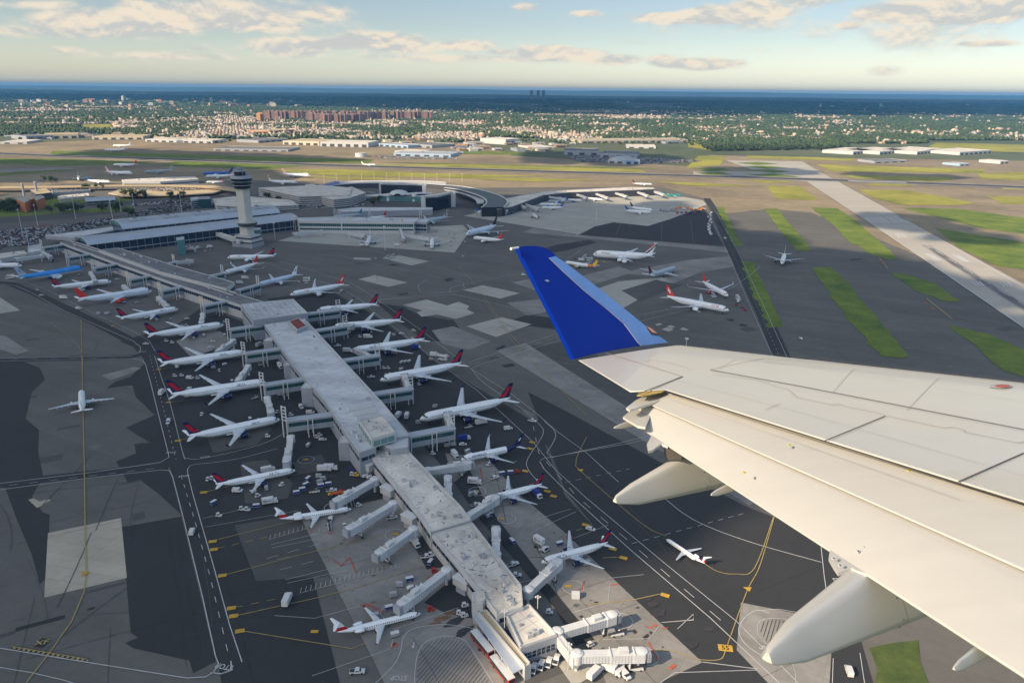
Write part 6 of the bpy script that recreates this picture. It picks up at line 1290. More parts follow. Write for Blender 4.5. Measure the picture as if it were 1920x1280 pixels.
# ---------- trees ----------
bark=mat('bark',(.06,.045,.03),.9); fol=[mat('foliage_mid',(.040,.066,.020),.9,.35,.15),mat('foliage_dark',(.024,.044,.016),.9,.3,.15),mat('foliage_light',(.062,.092,.026),.9,.3,.15)]
def leafball(rs,n,R,zc,sq,mats,ls):
    mb=MB(); cl=[(rs.gauss(0,.42)*R,rs.gauss(0,.42)*R,zc+rs.gauss(0,.36)*R*sq,rs.uniform(.35,.6)*R) for _ in range(9)]
    for k in range(n):
        cx,cy,cz,cr=cl[k%9]; v=Vector((rs.gauss(0,1),rs.gauss(0,1),rs.gauss(0,1))).normalized(); p=Vector((cx,cy,cz))+v*cr*rs.uniform(.75,1.05); 
        nrm=(v+Vector((rs.uniform(-.6,.6),rs.uniform(-.6,.6),rs.uniform(-.2,.7)))).normalized(); u=nrm.orthogonal().normalized(); w=nrm.cross(u); s=ls*rs.uniform(.6,1.3)
        mb.add([p+u*s,p+w*s*.8,p-u*s,p-w*s*.8],[(0,1,2,3)],mats[(k%9)%len(mats)])
    return mb
def mk_tree(seed):
    rs=random.Random(seed); r=empty('broadleaf_tree'); mb=MB(); mb.cyl((0,0,0),(0,0,4.5),.4,bark,7,r2=.25)
    for k in range(5):
        a=rs.uniform(0,6.28); mb.cyl((0,0,3.2+k*.3),(math.cos(a)*2.6,math.sin(a)*2.6,6.5+k*.4),.18,bark,5,r2=.06)
    mb.build('trunk',r); leafball(rs,420,4.2,7.8,.9,fol,.62).build('crown',r); return r
PTR=[Proto(lambda s=s: mk_tree(s)) for s in(1,2,3)]
TRN=[]
for x0,x1,y0,y1,n,w in ((-8,40,388,400,26,'in the dark clump at the left edge'),(90,120,398,402,5,'beside the left landside road'),(185,225,392,398,12,'in the dense dark clump above the car park'),(120,160,396,400,7,'in the row on the grass verge'),(225,275,368,374,12,'in the hedge by the tan deck'),(235,250,404,408,4,'at the corner of the vaulted hall'),(300,345,372,379,6,'beside the car park above the vaulted hall'),(440,560,372,380,7,'on the planted car park side'),(690,712,380,388,5,'in front of the winged hall'),(80,110,340,345,6,'under the elevated roadway'),(150,200,357,359,5,'behind the vaulted shed')):
    for k in range(n): TRN.append((rv.uniform(x0,x1),rv.uniform(y0,y1),w))
for k,(x,y,w) in enumerate(TRN):
    c=G(x,y); s=rv.uniform(.8,1.35); PTR[k%3].place((c.x,c.y,.2),rv.uniform(0,6.28),s,label='green broadleaf tree '+w,cat='tree',group='trees '+w)
# ================= suburb, woods, hills, haze, shading clouds =================
nr=np.random.default_rng(5)
def ybound(px): return np.interp(px,[-300,0,170,400,480,700,860,940,1060,1290,1330,1600,1920,2300],[255,255,250,262,258,262,268,258,262,262,284,281,279,281])
def topx_np(x,y,z=0):
    v=np.stack([x,y,np.full_like(x,z-CH)],-1); d=v@_F; return 960+FPX*(v@_R)/d,640-FPX*(v@_U)/d
def vnoise(x,y,s,seed):
    r=np.random.default_rng(seed).random((256,256)); X=x/s+4000;Y=y/s+4000; i=np.floor(X).astype(int);j=np.floor(Y).astype(int); u=X-i;v=Y-j; u=u*u*(3-2*u);v=v*v*(3-2*v)
    g=lambda a,b:r[a%256,b%256]
    return (g(i,j)*(1-u)+g(i+1,j)*u)*(1-v)+(g(i,j+1)*(1-u)+g(i+1,j+1)*u)*v
def scatter(n,y0,y1,p=1.0):
    t=nr.random(n)**(1/ (1+p)); y=np.sqrt(y0**2+(y1**2-y0**2)*nr.random(n)); x=(nr.random(n)*2-1)*(.74*y+150); return x,y
OPEN=[[(150,232),(215,232),(215,243),(150,243)],[(1740,264),(2000,268),(2000,292),(1740,286)],[(1590,276),(1930,270),(1930,298),(1590,294)],[(540,262),(840,260),(840,285),(540,285)]]
def keep(x,y,margin=0):
    px,py=topx_np(x,y); k=(py<ybound(px)-margin)
    for P in OPEN:
        q=np.array(P); x0,x1,y0,y1=q[:,0].min(),q[:,0].max(),q[:,1].min(),q[:,1].max(); k&=~((px>x0)&(px<x1)&(py>y0)&(py<y1))
    k&=~((px>484)&(px<810)&(py>219)&(py<226))
    return k,px,py
def blobs(x,y,r,h,seed,z0=0,n=1):
    "low polyhedra crowns, jittered, as one mesh array"
    bm=bmesh.new(); bmesh.ops.create_icosphere(bm,subdivisions=n,radius=1); V=np.array([v.co[:] for v in bm.verts]); F=np.array([[v.index for v in f.verts] for f in bm.faces]); bm.free()
    g=np.random.default_rng(seed); N_=len(x); A=V[None]*g.uniform(.65,1.3,(N_,len(V),1)); a=g.random(N_)*6.28; ca,sa=np.cos(a)[:,None],np.sin(a)[:,None]
    X=(A[...,0]*ca-A[...,1]*sa)*r[:,None]+x[:,None]; Y=(A[...,0]*sa+A[...,1]*ca)*r[:,None]+y[:,None]; Z=A[...,2]*h[:,None]*.5+h[:,None]*.55+z0
    return np.stack([X,Y,Z],-1).reshape(-1,3),(F[None]+(np.arange(N_)*len(V))[:,None,None]).reshape(-1,3),len(F)
def mesh_np(name,V,F,mats,mi,kind='stuff'):
    me=bpy.data.meshes.new(name); me.vertices.add(len(V)); me.vertices.foreach_set('co',V.astype(np.float32).ravel()); k=F.shape[1]; me.loops.add(F.size); me.loops.foreach_set('vertex_index',F.astype(np.int32).ravel())
    me.polygons.add(len(F)); me.polygons.foreach_set('loop_start',np.arange(0,F.size,k,dtype=np.int32)); me.polygons.foreach_set('material_index',mi.astype(np.int32)); 
    for m in mats: me.materials.append(m)
    me.update(calc_edges=True); me.validate(); o=bpy.data.objects.new(name,me); COL.objects.link(o); return tag(o,kind=kind)
# trees
x1,y1_=scatter(60000,1950,4200); x2,y2=scatter(52000,4200,7700)
x=np.concatenate([x1,x2]);y=np.concatenate([y1_,y2]); k,px,py=keep(x,y); d=vnoise(x,y,260,1)*.40+vnoise(x,y,90,2)*.25+vnoise(x,y*.6,950,11)*.35
edge=(ybound(px)-py<10)&(((px>1290)&(px<1620)) | (px<170))
k&=(d>.43)|edge|((px>1330)&(px<1640)&(py>264)); x,y,px,py=x[k],y[k],px[k],py[k]
r=np.where(y<4200,nr.uniform(4.5,8.5,len(x)),nr.uniform(8,17,len(x))); h=np.where(y<4200,nr.uniform(8,15,len(x)),nr.uniform(10,17,len(x)))
o=np.argsort(np.where((px>0)&(px<1920),y,1e9)); near=o[:300]; rest=np.setdiff1d(np.arange(len(x)),near)
V,F,nf=blobs(x[rest],y[rest],r[rest],h[rest],3); mi=np.repeat(nr.choice(3,len(rest),p=[.45,.3,.25]),nf)
mesh_np('distant_woodland',V,F,fol,mi)
def small_tree(seed):
    rs=random.Random(seed); mb=leafball(rs,130,5.5,7,.8,fol,1.5); mb.cyl((0,0,0),(0,0,5),.5,bark,5); return mb.build('field_edge_tree')
st_=[small_tree(s) for s in(5,6,7)]; seen=set()
sides=lambda p:'left' if p<640 else ('middle' if p<1280 else 'right')
for q,i in enumerate(near):
    j=q%3
    if j in seen: o_=st_[j].copy(); COL.objects.link(o_)
    else: o_=st_[j]; seen.add(j)
    s=r[i]/5.8; o_.location=(x[i],y[i],0); o_.rotation_euler=(0,0,random.uniform(0,6.28)); o_.scale=(s,s,s*.95); w=sides(px[i])
    tag(o_,f'small distant tree at the airfield edge, {w} of the view','tree',f'trees along the airfield edge, {w}')
# far clumps in the dark band
x,y=scatter(22000,7500,17000); d=vnoise(x,y,900,7); k=d>.35; x,y=x[k],y[k]
V,F,nf=blobs(x,y,nr.uniform(25,60,len(x)),nr.uniform(12,22,len(x)),9,n=1); mesh_np('far_forest',V,F,fol,np.repeat(nr.choice(3,len(x)),nf))
sheet('grass_field',[(1290,268),(1330,262),(1400,266),(1420,276),(1330,282),(1290,276)],grs_y,.42)
# houses
hm_=[mat('house_cream',(.43,.35,.25),.8),mat('house_white',(.48,.42,.33),.8),mat('house_tan_brick',(.36,.22,.15),.8),mat('house_grey',(.34,.34,.35),.8)]; hr_=[mat('roof_brown',(.16,.11,.085),.85),mat('roof_grey',(.22,.21,.21),.85),mat('roof_tan',(.36,.29,.22),.85),mat('roof_pale',(.44,.38,.30),.8)]
def houses(xs,ys,a,L,Wd,H,mi_w,mi_r):
    B=np.array([(-.5,-.5,0),(.5,-.5,0),(.5,.5,0),(-.5,.5,0),(-.5,-.5,1),(.5,-.5,1),(.5,.5,1),(-.5,.5,1),(-.5,0,1.45),(.5,0,1.45)],float)
    n=len(xs); X=B[None,:,0]*L[:,None];Y=B[None,:,1]*Wd[:,None];Z=B[None,:,2]*H[:,None]; ca,sa=np.cos(a)[:,None],np.sin(a)[:,None]
    V=np.stack([X*ca-Y*sa+xs[:,None],X*sa+Y*ca+ys[:,None],Z+0*X],-1).reshape(-1,3)
    Q=np.array([(0,1,5),(0,5,4),(2,3,7),(2,7,6),(1,2,6),(1,6,5),(3,0,4),(3,4,7),(4,5,9),(4,9,8),(6,7,8),(6,8,9),(5,6,9),(7,4,8)])
    F=(Q[None]+(np.arange(n)*10)[:,None,None]).reshape(-1,3); w=np.array([0]*8+[1]*4+[0]*2)
    mi=np.where(w[None]==1,mi_r[:,None]+4,mi_w[:,None]).reshape(-1); return V,F,mi
x1,y1_=scatter(32000,2000,4600); x2,y2=scatter(24000,4600,7600); x3,y3=scatter(900,7700,15000)
x=np.concatenate([x1,x2,x3]);y=np.concatenate([y1_,y2,y3]); 
ang=.35; u=x*math.cos(ang)+y*math.sin(ang); v=-x*math.sin(ang)+y*math.cos(ang); v=np.round(v/38)*38+nr.uniform(-3,3,len(v)); u=np.round(u/14)*14+nr.uniform(-2,2,len(u)); x=u*math.cos(ang)-v*math.sin(ang); y=u*math.sin(ang)+v*math.cos(ang)
k,px,py=keep(x,y,1); d=vnoise(x,y,260,1)*.40+vnoise(x,y,90,2)*.25+vnoise(x,y*.6,950,11)*.35; k&=(d<.56)&~((px>1330)&(px<1640)&(py>262))&~((px<170)&(py>235)); x,y,px,py=x[k],y[k],px[k],py[k]; n=len(x)
sc=np.where(y<3400,.95,np.where(y<5200,1.05,1.25)); L=nr.uniform(9,17,n)*sc; Wd=nr.uniform(8,11,n)*sc; H=nr.uniform(5,8,n)*np.where(nr.random(n)<.03,2.2,1); a=ang+nr.choice([0,math.pi/2],n); mw=nr.choice(4,n,p=[.4,.3,.2,.1]); mrf=nr.choice(4,n,p=[.28,.3,.25,.17])
big=nr.random(n)<.035; L=np.where(big,L*3,L); Wd=np.where(big,Wd*2.2,Wd); mrf=np.where(big,3,mrf)
o=np.argsort(np.where((px>0)&(px<1920),y,1e9)); near=o[:300]; rest=np.setdiff1d(np.arange(n),near)
V,F,mi=houses(x[rest],y[rest],a[rest],L[rest],Wd[rest],H[rest],mw[rest],mrf[rest]); mesh_np('distant_houses',V,F,hm_+hr_,mi)
cn=['cream','white','tan brick','grey']; rn=['brown','grey','tan','pale']; hp={}
for i in near:
    key=(int(mw[i]),int(mrf[i])); z=np.zeros(1)
    if key not in hp:
        V,F,mi=houses(z,z,z,z+13,z+9.5,z+6.5,np.array([key[0]]),np.array([key[1]])); o_=mesh_np('suburban_house',V,F,hm_+hr_,mi,kind=None); hp[key]=o_
    else: o_=hp[key].copy(); COL.objects.link(o_)
    o_.location=(x[i],y[i],0); o_.rotation_euler=(0,0,a[i]); o_.scale=(L[i]/13,Wd[i]/9.5,H[i]/6.5); w=sides(px[i])
    tag(o_,f'{cn[key[0]]} house with {rn[key[1]]} roof near the airfield edge, {w} of the view','house',f'{cn[key[0]]} houses with {rn[key[1]]} roofs, {w}')
# far city blocks on the left horizon edge
for k_ in range(70):
    px_=rv.uniform(-10,560) if k_<60 else rv.uniform(600,1900); py_=rv.uniform(189,203); c=G(px_,py_); hh=rv.uniform(18,48)*(1.5 if rv.random()<.1 else 1); w=rv.uniform(25,70); m_=rv.choice([hm_[0],hm_[1],hm_[2],w_l])
    mb=MB(); mb.box((0,0,hh/2),(w,rv.uniform(20,40),hh),m_,rz=rv.uniform(0,1.5)); mb.box((0,0,hh+2),(8,8,4),m_); mb.build('city_block',label=('pale' if m_ is not hm_[2] else 'tan brick')+' city block on the dim skyline '+('at the left' if px_<280 else 'left of the middle' if px_<560 else 'toward the right'),cat='city block',group='blocks on the dim skyline').location=(c.x,c.y,0)
# water and hills
wat=mat('water',(.10,.13,.15),.08,.05,.001); sheet('bay_water',[(-300,176.0),(960,178.5),(960,180.6),(300,178),(-300,177)],wat,.5) if 0 else sheet('bay_water',[(-300,174),(200,174.5),(700,177.5),(700,178.5),(200,176.5),(-300,175)],wat,.5)
hl=mat('hill_woodland',(.03,.055,.03),.95,.3,.0006)
def hills(y0,depth,hmax,seed):
    xs=np.linspace(-60000,60000,161); V=[];
    for j,t in enumerate((0,.35,.6,1)):
        for x_ in xs:
            hgt=(np.array([0,.75,1,.0])[j])*(hmax*(.45+.4*float(vnoise(np.array([x_]),np.array([0.]),9000,seed)[0])+.25*float(vnoise(np.array([x_]),np.array([5.]),2500,seed+1)[0])))
            V.append((x_,y0+depth*t,hgt+.2))
    n=len(xs); F=[(j*n+i,j*n+i+1,(j+1)*n+i+1,(j+1)*n+i) for j in range(3) for i in range(n-1)]
    mb=MB(); mb.add(V,F,hl,True); structure(mb,'distant_hills')
hills(30000,9000,190,21); hills(19000,3500,90,31)
# clouds that shade the ground (they stand behind and above the viewer, outside the picture)
clm=mat('cloud_white',(.85,.85,.86),1)
def shade_cloud(name,poly,zc,cell,seed,th=120,gaps=()):
    gaps=[[tuple(G(*p).xy) for p in q] for q in gaps]
    off=SUNV*(zc/SUNV.z); P=[G(*p).xy if p[1]<5000 else Vector(p) for p in poly]; WP=[tuple(p) for p in P]; xs=[p[0] for p in WP];ys=[p[1] for p in WP]; g=random.Random(seed); X=[];Y=[];
    x_=min(xs)-cell
    while x_<max(xs)+cell:
        y_=min(ys)-cell
        while y_<max(ys)+cell:
            u=x_+g.uniform(-.5,.5)*cell;v_=y_+g.uniform(-.5,.5)*cell
            if inpoly(u,v_,WP) and all(inpoly(u+a*cell*.8,v_+b*cell*.8,WP) for a,b in((1,0),(-1,0),(0,1),(0,-1))) and not any(inpoly(u,v_,q) for q in gaps): X.append(u);Y.append(v_)
            y_+=cell*.8
        x_+=cell*.8
    X=np.array(X)+off.x;Y=np.array(Y)+off.y; n=len(X); V,F,nf=blobs(X,Y,np.random.default_rng(seed).uniform(.75,1.15,n)*cell,np.full(n,th*1.0),seed,z0=zc-th/2,n=2); V[:,2]=zc+(V[:,2]-zc)
    o=mesh_np(name,V,F,[clm],np.zeros(len(F))); return o
shade_cloud('cumulus_cloud',[(-900,296),(-100,296),(200,302),(480,312),(560,345),(900,362),(1240,372),(1330,405),(1420,440),(1540,462),(1700,490),(1960,560),(2100,700),(1700,800),(1500,900),(1330,1000),(1210,1060),(1100,1090),(1020,1110),(960,1150),(880,1210),(800,1290),(300,1500),(-900,1500)],1300,45,3,th=60,gaps=[[(-60,340),(200,336),(440,337),(470,350),(440,380),(300,378),(100,380),(-60,386)],[(700,352),(830,348),(900,356),(900,372),(760,372)],[(1010,352),(1240,346),(1300,366),(1180,392),(1060,384)]])
for i,P in enumerate(([(200,277),(560,290),(700,300),(600,306),(300,300),(100,292)],[(1000,283),(1250,290),(1290,300),(1180,312),(1000,308),(960,296)],[(1570,322),(1800,328),(1850,336),(1700,340),(1600,332)],[(1330,312),(1500,316),(1550,326),(1400,334),(1320,324)],[(1560,400),(1660,395),(1800,415),(1960,470),(1960,500),(1760,450),(1640,430)])): shade_cloud('cumulus_cloud',P,1300,45,40+i,th=50)
shade_cloud('cumulus_cloud',[(-300,188),(300,190),(600,201),(960,214),(1200,218),(1960,219),(2300,221),(17000,20000),(0,21000),(-17000,20000)],3300,300,8,th=300)
# haze
hz=bpy.data.materials.new('haze_air'); hz.use_nodes=True; hn=hz.node_tree; hn.nodes.clear(); ho=hn.nodes.new('ShaderNodeOutputMaterial'); hv=hn.nodes.new('ShaderNodeVolumePrincipled'); hv.inputs['Color'].default_value=HZC; hv.inputs['Density'].default_value=HZD; hv.inputs['Anisotropy'].default_value=.0; hn.links.new(hv.outputs[0],ho.inputs['Volume'])
if HZD>0:
    mb=MB(); mb.box((0,21000,133),(124000,50000,270),hz); mb.build('haze',kind='stuff')

# sheds, yards and tree clumps filling the ground between the hangars and the town
rb=random.Random(19); shp={}
def mk_shed(k):
    r=empty('yard_building'); w,m_,t_=((46,creamw,beige),(30,w_l,rf_w),(60,w_g,rf_d),(34,mat('brown_wall',(.26,.17,.11),.8),mat('tan_roof2',(.36,.28,.19),.8)))[k]
    mb=MB(); mb.box((0,0,3.5),(w,22,7),m_,top=t_); mb.build('wall',r); mb=MB(); mb.box((w*.1,3,7.8),(w*.3,7,1.6),w_g); mb.box((-w*.3,-4,7.5),(4,4,1),w_l); mb.build('roof_plant',r); mb=MB(); mb.box((0,-11.1,2),(w*.7,.3,3),w_d); mb.build('door_row',r); return r
PS=[Proto(lambda k=k: mk_shed(k)) for k in range(4)]; nmk=['cream','pale grey','grey','brown']
for i in range(95):
    if i<70: x=rb.uniform(0,1300); y=float(ybound(x))+rb.uniform(-3,9)
    else: x=rb.uniform(860,1060); y=rb.uniform(268,284)
    if 1290<x or (200<x<860 and y>262 and i>10 and rb.random()<.6): continue
    c=G(x,y); k=rb.randrange(4); w_='left' if x<640 else 'middle'
    PS[k].place((c.x,c.y,0),rb.choice((-.2,.35,1.9))+rb.gauss(0,.05),rb.uniform(.7,1.25),label=f'low {nmk[k]} yard building between the hangars and the town, {w_} of the view',cat='yard building',group=f'{nmk[k]} yard buildings at the {w_}')
X=[];Y=[]
for i in range(900):
    x=rb.uniform(-20,1300); y=float(ybound(x))+rb.gauss(2,3.5)
    if vnoise(np.array([x]),np.array([y*9]),60,31)[0]<.42: continue
    c=G(x,y); X.append(c.x);Y.append(c.y)
V,F,nf=blobs(np.array(X),np.array(Y),nr.uniform(3.5,7,len(X)),nr.uniform(6,11,len(X)),13); mesh_np('hedgerow_scrub',V,F,fol,np.repeat(nr.choice(3,len(X)),nf))
# ================= the near wing, standing a few metres from the viewer =================
HW=1.5
def ry(p): return np.array([(p[0]-960)/FPX,-(p[1]-640)/FPX,1.0])
Fv=ry((2700,430));Fv/=np.linalg.norm(Fv); _yv=-(400-640)/FPX; Lv=np.array([-(Fv[1]*_yv+Fv[2])/Fv[0],_yv,1]);Lv/=np.linalg.norm(Lv)
Nv=np.cross(Fv,Lv);Nv/=np.linalg.norm(Nv)
if Nv[1]<0: Nv=-Nv
def wp(p,h=0):
    "wing plane raised by h, in camera axes"
    r_=ry(p); return r_*(-(HW-h)/(Nv@r_))
def c2w(v): return Vector(tuple(_R*v[0]+_U*v[1]+_F*v[2]+np.array([0,0,CH])))
WO=c2w(wp((1500,800))); wingroot=empty('aircraft_wing',tuple(WO),label='cream white airliner wing with blue upturned tip crossing the right foreground',cat='aircraft wing')
def cw(v): return c2w(v)-WO
def wdir(v): return Vector(tuple(_R*v[0]+_U*v[1]+_F*v[2]))
nW=wdir(Nv);fW=wdir(Fv);lW=wdir(Lv)
cream=mat('wing_cream_paint',WINGC,.38,.035,.6,coat=.25); cream2=mat('flap_cream_paint',tuple(c*1.03 for c in WINGC),.36,.05,1.2,coat=.25,stretch=(50,.2))
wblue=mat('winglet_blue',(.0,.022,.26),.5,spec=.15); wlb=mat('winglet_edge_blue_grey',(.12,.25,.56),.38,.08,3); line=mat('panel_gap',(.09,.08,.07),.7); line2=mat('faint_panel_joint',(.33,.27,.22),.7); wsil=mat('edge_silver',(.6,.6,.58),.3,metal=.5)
def uv(p,h=0): q=wp(p,h); return np.array([q@Fv,q@Lv])
def ln(a,b,h=0):
    A,B=uv(a,h),uv(b,h); return lambda v:A[0]+(B[0]-A[0])*(v-A[1])/(B[1]-A[1])
def pt(u,v,h): return cw(Fv*u+Lv*v-Nv*(HW-h))
LE=ln((1250,641),(1920,711)); HG_=ln((1247,730),(1920,941)); FM0=ln((1262,712),(1930,905),-.025); FM=ln((1210,754),(1912,1064),-.10); FT=ln((1168,781),(1878,1241),-.24)
vt=uv((1250,641))[1]; vB=uv((1085,675))[1]; vend=uv((2300,1500))[1]; vr0=uv((2350,760))[1]
def strip_surface(name,fa,fb,v0,v1,prof,m,parent,nv=14,end0=None,th=.08,loopm=None):
    "prof: list of (t,h) top line from front fa to rear fb; thickness th"
    mb=MB(); secs=[]
    for i in range(nv+1):
        v=v0+(v1-v0)*i/nv; a,b=fa(v),fb(v); top=[pt(a+(b-a)*t,v,h) for t,h in prof]; bot=[pt(a+(b-a)*t,v,h-max(.007,th*min(1,(1-t)/.4,t/.02+.3))) for t,h in prof[::-1]]
        secs.append(top+bot)
    loft(mb,secs,m); o=mb.build(name,parent); return o
v_in=uv((2250,1250))[1]; v_le_end=vend
vA=uv((1194,740))[1]; vF=uv((1247,730))[1]; v_root=min(uv((2400,1300))[1],uv((2300,770))[1])
# main panel between leading edge and spoiler rear edge
TEa=ln((1085,675),(1194,741))
prof=[(0,-.10),(.006,-.065),(.02,-.028),(.045,-.010),(.10,-.001),(.3,.006),(.6,.005),(.85,.002),(.975,.0005),(.992,.0001),(1,0)]
strip_surface('wing_skin',LE,HG_,vF,v_root,prof,cream,wingroot,nv=24,th=.22)
strip_surface('wing_skin',LE,lambda v:TEa(v),vA,vt-(vt-vF)*0 if False else vt,prof,cream,wingroot,nv=6,th=.12) if False else None
# outer part: from the aileron inboard end out to the tip, trailing edge on the aileron line
def outer():
    mb=MB(); secs=[]; vs=np.linspace(vF+.0,uv((1085,675))[1],12)
    vT=uv((1250,641))[1]
    for v in vs:
        a=LE(min(v,vT)) if v<=vT else LE(vT)-(v-vT)*((LE(vT)-TEa(vB))/(vB-vT)) if abs(vB-vT)>1e-6 else LE(vT)
        b=TEa(v) if v>=vA else HG_(v)+(TEa(vA)-HG_(vA))*max(0,(v-vF)/(vA-vF))
        if v>vT: a=max(a,b+.02)
        k=1 if v<=vT else max(.1,1-(v-vT)/(vB-vT))
        top=[pt(a+(b-a)*t,v,h*k) for t,h in prof]; bot=[pt(a+(b-a)*t,v,h*k-max(.008,.14*min(1,(1-t)/.5,t/.02+.3))) for t,h in prof[::-1]]
        secs.append(top+bot)
    loft(mb,secs,cream); mb.build('outer_wing_skin',wingroot)
outer()
pf=[(0,-.030),(.03,-.024),(.15,-.022),(.4,-.036),(.75,-.068),(.96,-.0955),(.985,-.0985),(1,-.10)]
fore=strip_surface('fore_flap',FM0,FM,uv((1225,748),-.07)[1],v_root,pf,cream2,wingroot,nv=24,th=.09)
pa_=[(0,-.125),(.03,-.117),(.08,-.115),(.25,-.130),(.6,-.178),(.95,-.231),(.98,-.237),(1,-.24)]
aft=strip_surface('aft_flap',lambda v:FM(v)+.07,FT,uv((1180,772),-.2)[1],v_root,pa_,cream2,wingroot,nv=24,th=.07)
def tri_plate(name,px,h,m,parent,th=.02):
    mb=MB(); P=[cw(wp(p,h)) for p in px]; n=len(P); Q=[p-nW*th for p in P]; A=(P[1]-P[0]).cross(P[2]-P[1]).dot(nW)
    f=tuple(range(n)); mb.add(P+Q,[f if A>0 else f[::-1],(tuple(range(2*n-1,n-1,-1)) if A>0 else tuple(range(n,2*n)))]+[((i+1)%n,i,n+i,n+(i+1)%n) if A>0 else (i,(i+1)%n,n+(i+1)%n,n+i) for i in range(n)],m)
    return mb.build(name,parent)
tri_plate('flap_seal',[(1194,741),(1200,733),(1235,729),(1248,731),(1240,735),(1205,742)],-.012,mat('seal_yellow',(.42,.30,.08),.6),wingroot,.006)
tri_plate('fore_flap_tip',[(1174,764),(1192,750),(1218,737),(1246,731),(1256,745),(1212,758),(1181,768)],-.075,cream2,wingroot,.02)
tri_plate('bracket_plate',[(1556,1030),(1554,1044),(1563,1060),(1572,1073),(1596,1064),(1606,1069),(1625,1075)],-.235,cream2,aft)
tri_plate('bracket_plate',[(1222,815),(1213,832),(1216,845),(1224,843),(1240,831),(1252,836)],-.235,cream2,aft)
tri_plate('aft_flap_tip',[(1168,781),(1190,763),(1210,753),(1228,760),(1210,800),(1196,798)],-.165,cream2,aft,.02) 
# panel joints
def joint(name,pts,w,m,h=.012,parent=None):
    mb=MB(); P=[cw(wp(p,h)) for p in pts]
    for a,b in zip(P,P[1:]):
        d=(b-a).normalized(); s=nW.cross(d)*w/2; mb.add([a-s,b-s,b+s,a+s],[(0,1,2,3)],m)
        mb.add([a-s-nW*.004,b-s-nW*.004,b+s-nW*.004,a+s-nW*.004],[(3,2,1,0)],m)
    return mb.build(name,parent or wingroot)
joint('slat_gap',[(1332,692.5),(1500,723),(1920,804),(2100,838)],.011,line,.016)
joint('panel_joint',[(1332,692.5),(1432,671),(1600,683),(1920,717)],.006,line2,.008)
joint('leading_edge_joint',[(1262,645),(1500,668),(1920,714)],.008,line,-.008)
joint('aileron_joint',[(1135,661),(1200,680),(1280,705)],.006,line2,.012);joint('aileron_joint',[(1280,705),(1194,739)],.009,line,.012)
joint('spoiler_joint',[(1545,826),(1660,779)],.006,line,.013);joint('spoiler_joint',[(1797,902),(1920,848)],.007,line,.013)
joint('spoiler_rear_gap',[(1247,731),(1440,793.5),(1920,942),(2100,997)],.008,line,.004)
J=[(1335,701),(1370,705),(1420,712),(1460,725),(1478,729),(1495,744),(1560,758),(1573,756),(1590,762),(1640,771),(1660,778),(1685,783),(1770,801),(1785,799),(1808,805),(1810,809),(1910,829),(1920,827)]
joint('spoiler_hinge_line',J,.004,line2,.014)
joint('panel_joint',[(1210,678),(1220,673),(1260,680),(1300,693)],.003,line2,.014);joint('panel_joint',[(1435,767),(1463,755)],.003,line2,.014)
for x,y in((1480,834),(1395,885),(1703,881),(1613,930)):
    h=-.035 if (x,y) in((1480,834),(1703,881)) else -.11
    tri_plate('yellow_mark',[(x-3,y),(x,y-2.5),(x+4,y-1),(x+1,y+2)],h,mat('dull_yellow',(.5,.42,.05),.6),fore if h>-.05 else aft,.004)
for pts in ([(1270,712),(1500,772),(1920,890)],[(1380,668),(1600,700),(1920,752)],[(1600,690),(1560,735)],[(1760,706),(1700,768)],[(1380,672),(1345,690)],[(1250,745),(1500,830),(1800,935)]): joint('faint_skin_joint',pts,.0025,mat('skin_joint',tuple(c*.80 for c in WINGC),.6),.0165 if pts[0][1]<740 else -.03)
def rivets(pts,gap,h,s=.0035):
    mb=MB(); P=[cw(wp(p,h)) for p in pts]; rm=mat('rivet_head',tuple(c*.62 for c in WINGC),.5,metal=.3)
    for a,b in zip(P,P[1:]):
        L=(b-a).length; d=(b-a)/L; q=nW.cross(d)
        for j in range(int(L/gap)):
            c=a+d*gap*j; mb.add([c-d*s,c-q*s,c+d*s,c+q*s],[(0,1,2,3)],rm); mb.add([c-d*s,c-q*s,c+d*s,c+q*s],[(3,2,1,0)],rm)
    mb.build('rivet_row',wingroot)
for pts,g_ in (([(1340,699),(1920,811)],.06),([(1290,709),(1440,748)],.05),([(1550,829),(1664,782)],.05),([(1802,905),(1920,852)],.05),([(1130,664),(1275,710)],.05),([(1440,674),(1920,722)],.06),([(1300,740),(1440,785),(1920,934)],.06),([(1500,772),(1920,890)],.07)): rivets(pts,g_,.018)
for pts in ([(1260,752),(1500,840),(1900,985)],[(1230,760),(1440,860),(1880,1040)]): rivets(pts,.08,-.02 if pts[0][0]>1240 else -.06)
# red oval with grey rim
def oval(px,py,a,b,m,h): return [(px+a*math.cos(t*.3927),py+b*math.sin(t*.3927)) for t in range(16)]
tri_plate('oval_rim',oval(1877,723,22,3.6,0,0),.014,vg,wingroot,.004); tri_plate('oval_marking',oval(1880,723,14,2.7,0,0),.019,mat('faded_red',(.30,.075,.06),.6),wingroot,.004)
for x,y in((1563,1045),(1575,1058),(1609,1032),(1621,1024)):
    tri_plate('fastener_ring',[(x-4,y),(x,y-3),(x+4,y),(x,y+3)],-.2,steel_w,aft,.004); tri_plate('fastener',[(x-1.6,y),(x,y-1.3),(x+1.6,y),(x,y+1.3)],-.196,line,aft,.003)
